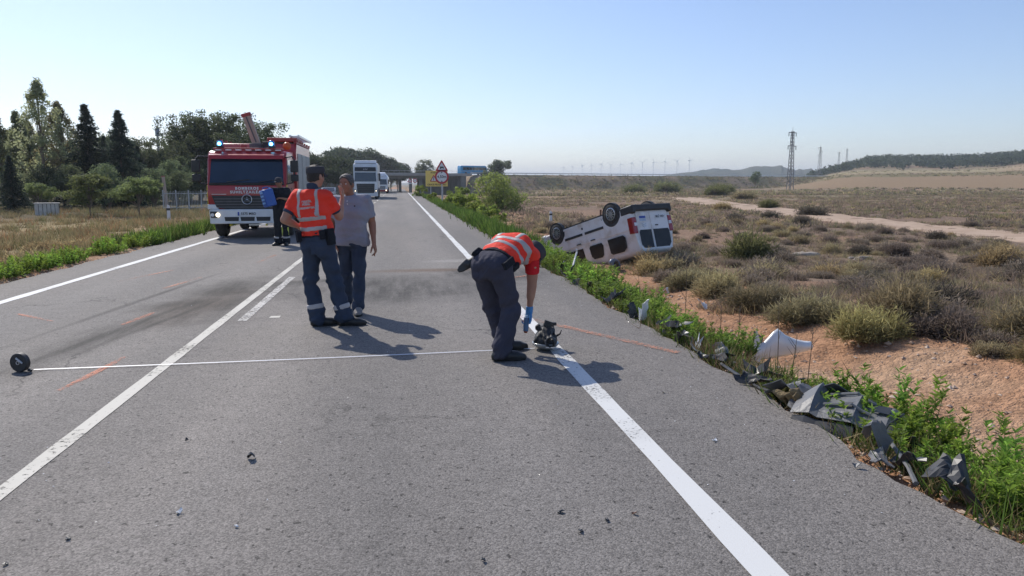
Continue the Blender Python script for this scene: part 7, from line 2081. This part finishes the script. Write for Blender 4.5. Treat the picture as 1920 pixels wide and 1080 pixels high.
# crumpled pieces
GREYD = mat('scuffed_grey_plastic', (0.115, 0.118, 0.125), (0.17, 0.17, 0.17), 5, 0.5, bump=0.25, bscale=25)
BLKD = mat('broken_black_plastic', (0.020, 0.021, 0.023), (0.05, 0.05, 0.052), 7, 0.42)
FOAM = mat('torn_yellow_foam', (0.30, 0.22, 0.11), (0.15, 0.11, 0.06), 14, 0.95, bump=0.8, bscale=40)
WPAN = mat('white_body_panel', (0.72, 0.73, 0.74), (0.60, 0.60, 0.58), 3, 0.32, coat=0.3)
def shard(name, L, W_, seed, folds_=3, amp=0.05, m=BLKD, loc=(0, 0, 0), rot=(0, 0, 0), label=None, group=None, cat='debris', th=0.005, nu=9, nv_=5, curve=0.0, parent=None, ragged_=0.18):
    g = np.random.default_rng(seed)
    lines = [(nv((g.normal(), g.normal() * W_ / L)), g.uniform(-0.3, 0.3), g.uniform(0.3, 1.0) * amp * g.choice((-1, 1))) for _ in range(folds_)]
    grid = []
    for i in range(nu):
        row = []
        for j in range(nv_):
            u, v = i / (nu - 1) - 0.5, j / (nv_ - 1) - 0.5
            e = 1 + (ragged_ * g.normal() if (i in (0, nu - 1) or j in (0, nv_ - 1)) else 0)
            x, y = u * L * e, v * W_ * e
            z = sum(a * abs(d[0] * u + d[1] * v - o_) * 4 for d, o_, a in lines) + 0.06 * amp * g.normal() + curve * (u * u * 4)
            row.append((x, y, z))
        grid.append(row)
    zmin = min(p[2] for r_ in grid for p in r_)
    grid = [[(p[0], p[1], p[2] - zmin) for p in r_] for r_ in grid]
    o = MB().sheet(grid).build(name, m, parent, solid=th)
    o.location = loc; o.rotation_euler = rot
    if label: tag(o, label, cat, group)
    return o
# big grey undertray
UT = empty('undertray_panel', (2.98, 4.52, 0.0), 0, 'large crumpled grey plastic undertray at the asphalt edge, lower right', 'debris')
prof = [(-0.46, 0.07), (-0.29, 0.17), (-0.22, 0.09), (0.08, 0.145), (0.14, 0.08), (0.34, 0.085), (0.42, 0.03), (0.52, 0.01)]
def ut(s, t, dz=0.0):      # s along, t across: +t away from the road
    zz = np.interp(s, [p[0] for p in prof], [p[1] for p in prof])
    ed = 1 - abs(t) ** 3
    return Vector((s * 0.45 + t * 0.16 + 0.02, -s * 0.62 + t * 0.16, max(0.0, zz * (0.35 + 0.65 * ed) * (1.0 + 0.25 * t)) + 0.02 + dz))
g = np.random.default_rng(5)
grid = [[ut(s, t, 0.003 * g.normal() * (abs(t) < 0.9)) for t in (-1, -0.72, -0.45, -0.1, 0.2, 0.5, 0.8, 1.0)] for s in (-0.46, -0.37, -0.29, -0.22, -0.1, 0.0, 0.08, 0.14, 0.24, 0.34, 0.42, 0.52)]
MB().sheet(grid).build('sheet', GREYD, UT, solid=0.006)
for t in (-0.5, 0.3):
    MB().tube([ut(s, t, 0.016) for s in np.linspace(-0.20, 0.2, 6)], 0.012, 6).build('rib', GREYD, UT)
for (s0, s1, t0, t1) in ((-0.02, 0.05, -0.62, -0.42), (0.22, 0.34, -0.3, 0.25), (0.12, 0.19, 0.35, 0.6)):
    MB().poly([ut(s0, t0, 0.022), ut(s1, t0, 0.022), ut(s1, t1, 0.022), ut(s0, t1, 0.022)]).build('hole', BLK, UT)
MB().sheet([[ut(s, t, dz) for (t, dz) in ((-1.0, -0.02), (-1.15, -0.03), (-1.25, -0.06))] for s in np.linspace(-0.44, 0.1, 6)]).build('torn_edge', BLKD, UT, solid=0.005)
shard('panel_flap', 0.26, 0.20, 41, 2, 0.03, GREYD, (2.88, 4.86, 0.03), (R(18), R(-18), R(40)), 'bent grey flap standing up at the left end of the grey undertray', None, 'debris', nu=6, nv_=5, ragged_=0.05)
shard('panel_flap', 0.24, 0.18, 42, 2, 0.02, GREYD, (3.03, 4.76, 0.10), (R(-20), R(24), R(10)), 'ribbed grey piece leaning over the back of the undertray', None, 'debris', nu=5, nv_=4, ragged_=0.05)
shard('liner_panel', 0.34, 0.20, 43, 2, 0.05, GREYD, (2.82, 5.12, 0.0), (R(8), R(10), R(50)), 'flat dark grey piece lying left of the undertray', None, 'debris')
for i, (x, y, z, s) in enumerate(((2.78, 4.98, 0.03, 0.085), (2.82, 4.88, 0.05, 0.10), (2.90, 4.93, 0.08, 0.075))):
    F = Field((-0.2, -0.2, -0.1), (0.2, 0.2, 0.2), 0.012); F.cap((-s * 0.8, 0, 0.02), (s * 0.8, 0.03, 0.03), s * 0.55, s * 0.4, k=0.02); F.folds(0.045, 60, (1, 0.4, 0.3), i)
    V_, Fc = F.mesh(); o = link('foam_lump', mesh_np('foam_lump', V_, Fc, FOAM, smooth=True)); o.location = (x, y, z); o.rotation_euler = (0.2 * i, 0.4, 1.0 * i); o.scale = (1.0, 0.8, 0.55)
    tag(o, ['lowest torn yellow foam lump beside the undertray', 'middle torn yellow foam lump beside the undertray', 'upper torn yellow foam lump beside the undertray'][i], 'debris', 'yellow foam lumps')
# white wing panel standing in the ditch
WP = empty('white_wing_panel', (4.25, 8.0, float(h(4.25, 8.0))), 0, 'curved white body panel standing among the weeds in the ditch', 'debris')
zt = -0.30 - WP.location.z
grid = []
for s in np.linspace(0, 1, 15):
    topz = zt + float(np.interp(s, (0, 0.12, 0.34, 0.5, 0.7, 0.88, 1), (0.02, 0.06, 0.24, 0.15, 0.09, 0.06, 0.05)))
    botz = zt - 0.16 + 0.10 * s
    row = []
    for t in np.linspace(0, 1, 9):
        z = botz + (topz - botz) * t
        x = -0.22 + 0.74 * s + 0.06 * (t - 0.5) * (1 - s)
        y = -0.10 * math.sin(t * 2.4) + 0.16 * (s - 0.4) ** 2 + 0.05 * t
        row.append((x, y, z))
    grid.append(row)
MB().sheet(grid).build('outer_skin', WPAN, WP, solid=0.005, smooth=50)
grid = [[(-0.24 + 0.06 * t + 0.07 * s, 0.02 - 0.04 * s, -0.03 + (zt + 0.27) * t * (1 - 0.45 * s)) for t in np.linspace(0, 1, 6)] for s in np.linspace(0, 1, 4)]
MB().sheet(grid).build('torn_tip', WPAN, WP, solid=0.005)
MB().sheet([[(-0.22 + 0.03 * t, 0.06, (zt + 0.20) * t), (-0.10 + 0.05 * t, 0.10, (zt + 0.10) * t)] for t in np.linspace(0, 1, 5)]).build('inner_liner', BLKD, WP, solid=0.005)
# upright white shard
o = shard('white_shard', 0.30, 0.06, 51, 1, 0.02, WPAN, (2.86, 6.86, -0.02), (R(0), R(-58), R(25)), 'narrow white shard standing up at the asphalt edge', None, 'debris', 0.004, 7, 3, ragged_=0.3)
# pieces strewn along the edge, from far to near
i = 0
ED = [(2.95, 13.4, 0.30, 0.14, BLKD, 'black scrap at the asphalt edge level with the stooping officer\'s head'), (2.86, 12.5, 0.36, 0.16, BLKD, 'long black scrap below the white cable at the asphalt edge'),
      (2.80, 11.6, 0.34, 0.18, BLKD, 'black broken liner right of the officer at the asphalt edge'), (2.86, 11.0, 0.30, 0.16, GREYD, 'grey scrap half under the weeds right of the officer'), (2.78, 10.2, 0.34, 0.20, BLKD, 'black curled scrap beside the grey shell'),
      (2.80, 9.66, 0.24, 0.20, GREYD, 'pale grey bent shell at the asphalt edge right of the lamp unit'), (2.76, 9.1, 0.26, 0.12, BLKD, 'thin black strip between the grey shell and the white scraps'), (2.76, 8.55, 0.22, 0.12, BLKD, 'dark flake left of the white scraps'),
      (2.79, 8.27, 0.20, 0.09, WPAN, 'small curved white scrap at the asphalt edge'), (2.82, 7.86, 0.17, 0.12, GREYD, 'small grey wedge shaped scrap right of the curved white one'), (2.78, 7.45, 0.34, 0.14, BLKD, 'flat black scrap left of the upright white shard'),
      (2.80, 7.1, 0.30, 0.12, BLKD, 'black scrap at the end of the orange paint line'), (2.92, 6.65, 0.30, 0.16, GREYD, 'silvery grey twisted scrap right of the upright white shard'), (2.80, 6.3, 0.38, 0.12, BLKD, 'long black scrap at the foot of the green weeds'),
      (2.95, 6.35, 0.22, 0.14, GREYD, 'dull grey scrap among the weed stems'), (2.92, 5.75, 0.34, 0.26, BLKD, 'upright black bracket shaped scrap left of the foam'), (2.76, 5.45, 0.36, 0.10, BLKD, 'thin black moulding along the asphalt edge left of the foam'),
      (3.05, 4.02, 0.34, 0.16, BLKD, 'black torn strip at the right end of the undertray'), (2.80, 3.95, 0.16, 0.08, GREYD, 'grey crumb below the undertray'), (2.72, 3.78, 0.18, 0.10, GREYD, 'pale grey broken corner below the undertray'),
      (2.80, 3.70, 0.24, 0.09, BLKD, 'black broken corner below the undertray'), (2.82, 3.38, 0.22, 0.18, BLKD, 'square black liner piece at the lower right asphalt edge'), (2.78, 3.22, 0.22, 0.10, BLKD, 'flat dark tongue next to the square black liner piece')]
for (x, y, L, W_, m, lab) in ED:
    up = 1.0 if 'upright' in lab or 'shell' in lab or 'wedge' in lab else 0.3
    shard('debris_piece', L * 0.85, W_ * 0.85, 60 + i, 3, 0.03 + 0.03 * up, m, (x, y, (0.0 if x < 2.8 else float(h(x, y)) + 0.02)), (rnd.uniform(-0.3, 0.3) + 0.9 * (up > 0.5), rnd.uniform(-0.35, 0.35), R(100) + rnd.uniform(-0.5, 0.5)), lab, 'car fragments along the asphalt edge', 'debris'); i += 1
# strips and hoses
def hose(pts, r, m, lab, name='rubber_strip', cat='debris'):
    o = MB().tube(pts, r, 6).build(name, m); return tag(o, lab, cat)
hose([(2.80, 7.35, 0.02), (2.86, 7.22, 0.06), (2.90, 7.05, 0.05), (2.82, 6.9, 0.03), (2.78, 6.7, 0.02), (2.77, 6.45, 0.02)], 0.012, BLKD, 'thin black hose looped beside the upright white shard', 'hose')
hose([(2.78, 6.1, 0.02), (2.74, 5.7, 0.03), (2.75, 5.3, 0.02), (2.78, 5.15, 0.03)], 0.014, BLKD, 'black rubber strip running along the edge towards the foam')
hose([(2.95, 4.05, 0.04), (2.84, 3.8, 0.05), (2.78, 3.62, 0.03), (2.70, 3.45, 0.01)], 0.014, GREYD, 'grey curved bar below the undertray', 'bar')
hose([(3.2, 4.25, 0.12), (3.0, 4.12, 0.10), (2.86, 4.0, 0.06)], 0.008, BLK, 'thin black rod crossing under the undertray', 'rod')
hose([(3.05, 13.2, 0.0), (3.12, 13.3, 0.12), (3.2, 13.5, 0.22), (3.26, 13.6, 0.34), (3.24, 13.55, 0.38)], 0.018, WHT, 'bent white cable end standing above the black scraps', 'cable')
hose([(4.75, 14.6, float(h(4.75, 14.6)) + 0.03), (5.1, 15.9, float(h(5.1, 15.9)) + 0.05)], 0.028, GREYD, 'straight grey trim strip lying in the ditch before the van', 'trim_strip')
for (x, y, s, lab) in ((11.3, 21.6, 0.16, 'small white fragment in the middle of the scrub field'), (5.35, 12.6, 0.10, 'small white fragment on the bare soil of the ditch'), (5.6, 15.2, 0.08, 'tiny pale fragment on the bare soil near the van'), (4.4, 17.8, 0.08, 'tiny white fragment on the soil left of the van mirror')):
    shard('white_fragment', s * 1.8, s, int(x * 100), 2, 0.05, WPAN, (x, y, float(h(x, y)) + 0.05), (0.3, 0.2, x), lab, None, 'debris')
# small bits lying on the asphalt
for (x, y, s, m, lab) in ((-0.89, 4.36, 0.045, BLKD, 'star shaped black crumb on the asphalt in the left foreground'), (0.75, 3.40, 0.024, BLKD, 'round black crumb on the asphalt near the bottom centre'), (1.10, 3.33, 0.016, mat('brown_leaf', (0.25, 0.13, 0.08)), 'small brown crumb right of the black ones on the asphalt'),
                          (0.80, 3.19, 0.022, BLKD, 'flat black flake at the bottom centre of the asphalt'), (0.95, 3.28, 0.018, BLKD, 'thin black sliver near the bottom centre'), (-1.10, 3.67, 0.022, WPAN, 'tiny white sliver in the left foreground'), (-0.79, 3.47, 0.014, WPAN, 'tiniest white chip in the left foreground'),
                          (-1.52, 3.46, 0.022, BLKD, 'dark flake at the lower left of the asphalt'), (-1.68, 3.25, 0.018, BLKD, 'dark crumb in the lower left corner'), (1.92, 4.26, 0.02, WPAN, 'tiny white chip on the right shoulder'), (2.53, 3.72, 0.03, GREYD, 'grey pebble sized crumb on the shoulder below the undertray'),
                          (-1.35, 4.75, 0.015, BLKD, 'dark speck left of the star shaped crumb'), (0.32, 2.98, 0.018, BLKD, 'forked dark sliver at the bottom edge of the picture'), (1.98, 5.35, 0.016, BLKD, 'dark crumb on the right shoulder')):
    shard('road_crumb', s * 1.25, s * 0.85, int(1000 + x * 77), 2, s * 0.35, m, (x, y, 0.004), (0.1, 0.1, x * 5), lab, 'bits lying on the asphalt', 'debris', 0.004, 5, 4, ragged_=0.16)
# white crumbs of glass
g = np.random.default_rng(9); N = 260
cx = np.column_stack([np.where(g.random(N) < 0.5, g.uniform(2.2, 2.75, N), g.uniform(-3.5, 2.4, N)), 3.0 + 9 * g.random(N) ** 1.2, np.full(N, 0.004)])
v_, f_ = quads(cx, g.uniform(0.003, 0.007, N), g, 2.0)
tag(link('glass_crumbs', mesh_np('glass_crumbs', v_, f_, WPAN)), 'tiny glass crumbs sprinkled over the asphalt', 'glass crumbs', kind='stuff')
# by the van
x, y = 5.05, 23.4
F = Field((-0.4, -0.4, -0.2), (0.4, 0.4, 0.4), 0.02); F.ell((0, 0, 0.05), (0.26, 0.2, 0.12), I3); F.ell((-0.16, 0, 0.1), (0.12, 0.12, 0.1), I3); F.folds(0.05, 24, (1, 0.3, 0.6), 3)
V_, Fc = F.mesh(); o = link('airbag_cloth', mesh_np('airbag_cloth', V_, Fc, mat('white_airbag_cloth', (0.78, 0.79, 0.82), rough=0.8), smooth=True)); o.location = (x, y, float(h(x, y)) + 0.1)
tag(o, 'crumpled white airbag cloth on the ground below the van bonnet', 'cloth')
x, y = 6.35, 21.6
MR_ = empty('torn_wing_mirror', (x, y, float(h(x, y)) + 0.02), R(30), 'torn off grey wing mirror lying before the van roof', 'mirror')
F = Field((-0.35, -0.3, -0.1), (0.35, 0.3, 0.45), 0.014); F.ell((0, 0, 0.15), (0.24, 0.13, 0.16), np.array(((0.9, 0, -0.43), (0, 1, 0), (0.43, 0, 0.9))), k=0.02); F.cut((0, -0.05, 0.15), (0.1, -1, 0.1))
fobj('shell', F, mat('blue_grey_shell', (0.16, 0.19, 0.24), rough=0.35, coat=0.3), MR_)
MB().disc((0.0, -0.055, 0.15), (0.1, -1, 0.1), 0.11, 0.012, 20).build('glass', GLASS, MR_)
# flat stones in the field
g = np.random.default_rng(33)
for k, (x, y, s, lab) in enumerate(((14.6, 25.5, 0.7, 'flat grey rock in the scrub right of the tallest green shrub'), (15.6, 23.6, 0.5, 'low pale rock slab nearer than the flat grey rock'), (17.4, 31, 0.6, 'grey rock farther back in the field'))):
    F = Field((-1, -1, -0.3), (1, 1, 0.6), 0.05)
    for q in range(4): F.cap((g.uniform(-0.5, 0.1), g.uniform(-0.3, 0.3), 0.0), (g.uniform(0, 0.6), g.uniform(-0.3, 0.3), 0.08), 0.16, 0.2, k=0.08)
    F.folds(0.07, 12, (0, 0, 1), k)
    V_, Fc = F.mesh(); o = link('field_rock', mesh_np('field_rock', V_, Fc, mat('field_rock', (0.30, 0.25, 0.20), (0.42, 0.36, 0.29), 4, 0.9, bump=0.6, bscale=12), smooth=True)); o.location = (x, y, float(h(x, y))); o.scale = (s * 1.2, s, s * 0.8); tag(o, lab, 'rock')
# tall dry stalks in the verge
STK = mat('dry_stalk', (0.10, 0.075, 0.05), (0.16, 0.12, 0.08), 20, 0.9)
for k, (x, y, hh_) in enumerate(((3.35, 8.4, 0.85), (3.62, 8.0, 0.55), (3.75, 6.9, 0.75), (3.2, 9.6, 0.5), (3.55, 7.4, 0.5), (3.9, 6.6, 0.62), (3.3, 11.4, 0.5), (3.2, 4.9, 0.35), (3.5, 6.2, 0.4))):
    mb = MB(); x0 = rnd.uniform(-0.08, 0.08)
    mb.tube([(0, 0, -0.05), (x0 * 0.5, 0, hh_ * 0.5), (x0, 0.02, hh_)], [0.005, 0.004, 0.002], 5)
    for q in range(5):
        t = rnd.uniform(0.4, 0.95); a = rnd.uniform(0, 6.28); mb.tube([(x0 * t, 0, hh_ * t), (x0 * t + 0.07 * math.cos(a), 0.07 * math.sin(a), hh_ * t + 0.1)], [0.0028, 0.001], 4)
    o = mb.build('dry_stalk', STK); o.location = (x, y, float(h(x, y))); tag(o, 'thin leafless dry stalk rising from the right verge weeds', 'stalk', 'dry stalks in the right verge')
# ------------------------------------------------------------------ haze: pale air that far things fade into
hm = bpy.data.materials.new('haze_air'); hm.use_nodes = True
n = hm.node_tree; n.nodes.clear()
pv = n.nodes.new('ShaderNodeVolumePrincipled')
pv.inputs['Color'].default_value = (0.84, 0.92, 1.0, 1)
pv.inputs['Density'].default_value = 0.00028
pv.inputs['Anisotropy'].default_value = 0.2
ho = n.nodes.new('ShaderNodeOutputMaterial'); n.links.new(pv.outputs[0], ho.inputs['Volume'])
hz = MB().box(-7000, 7000, -60, 7600, -12, 112).build('haze', hm)
tag(hz, 'pale summer haze in the air', 'haze', kind='stuff')
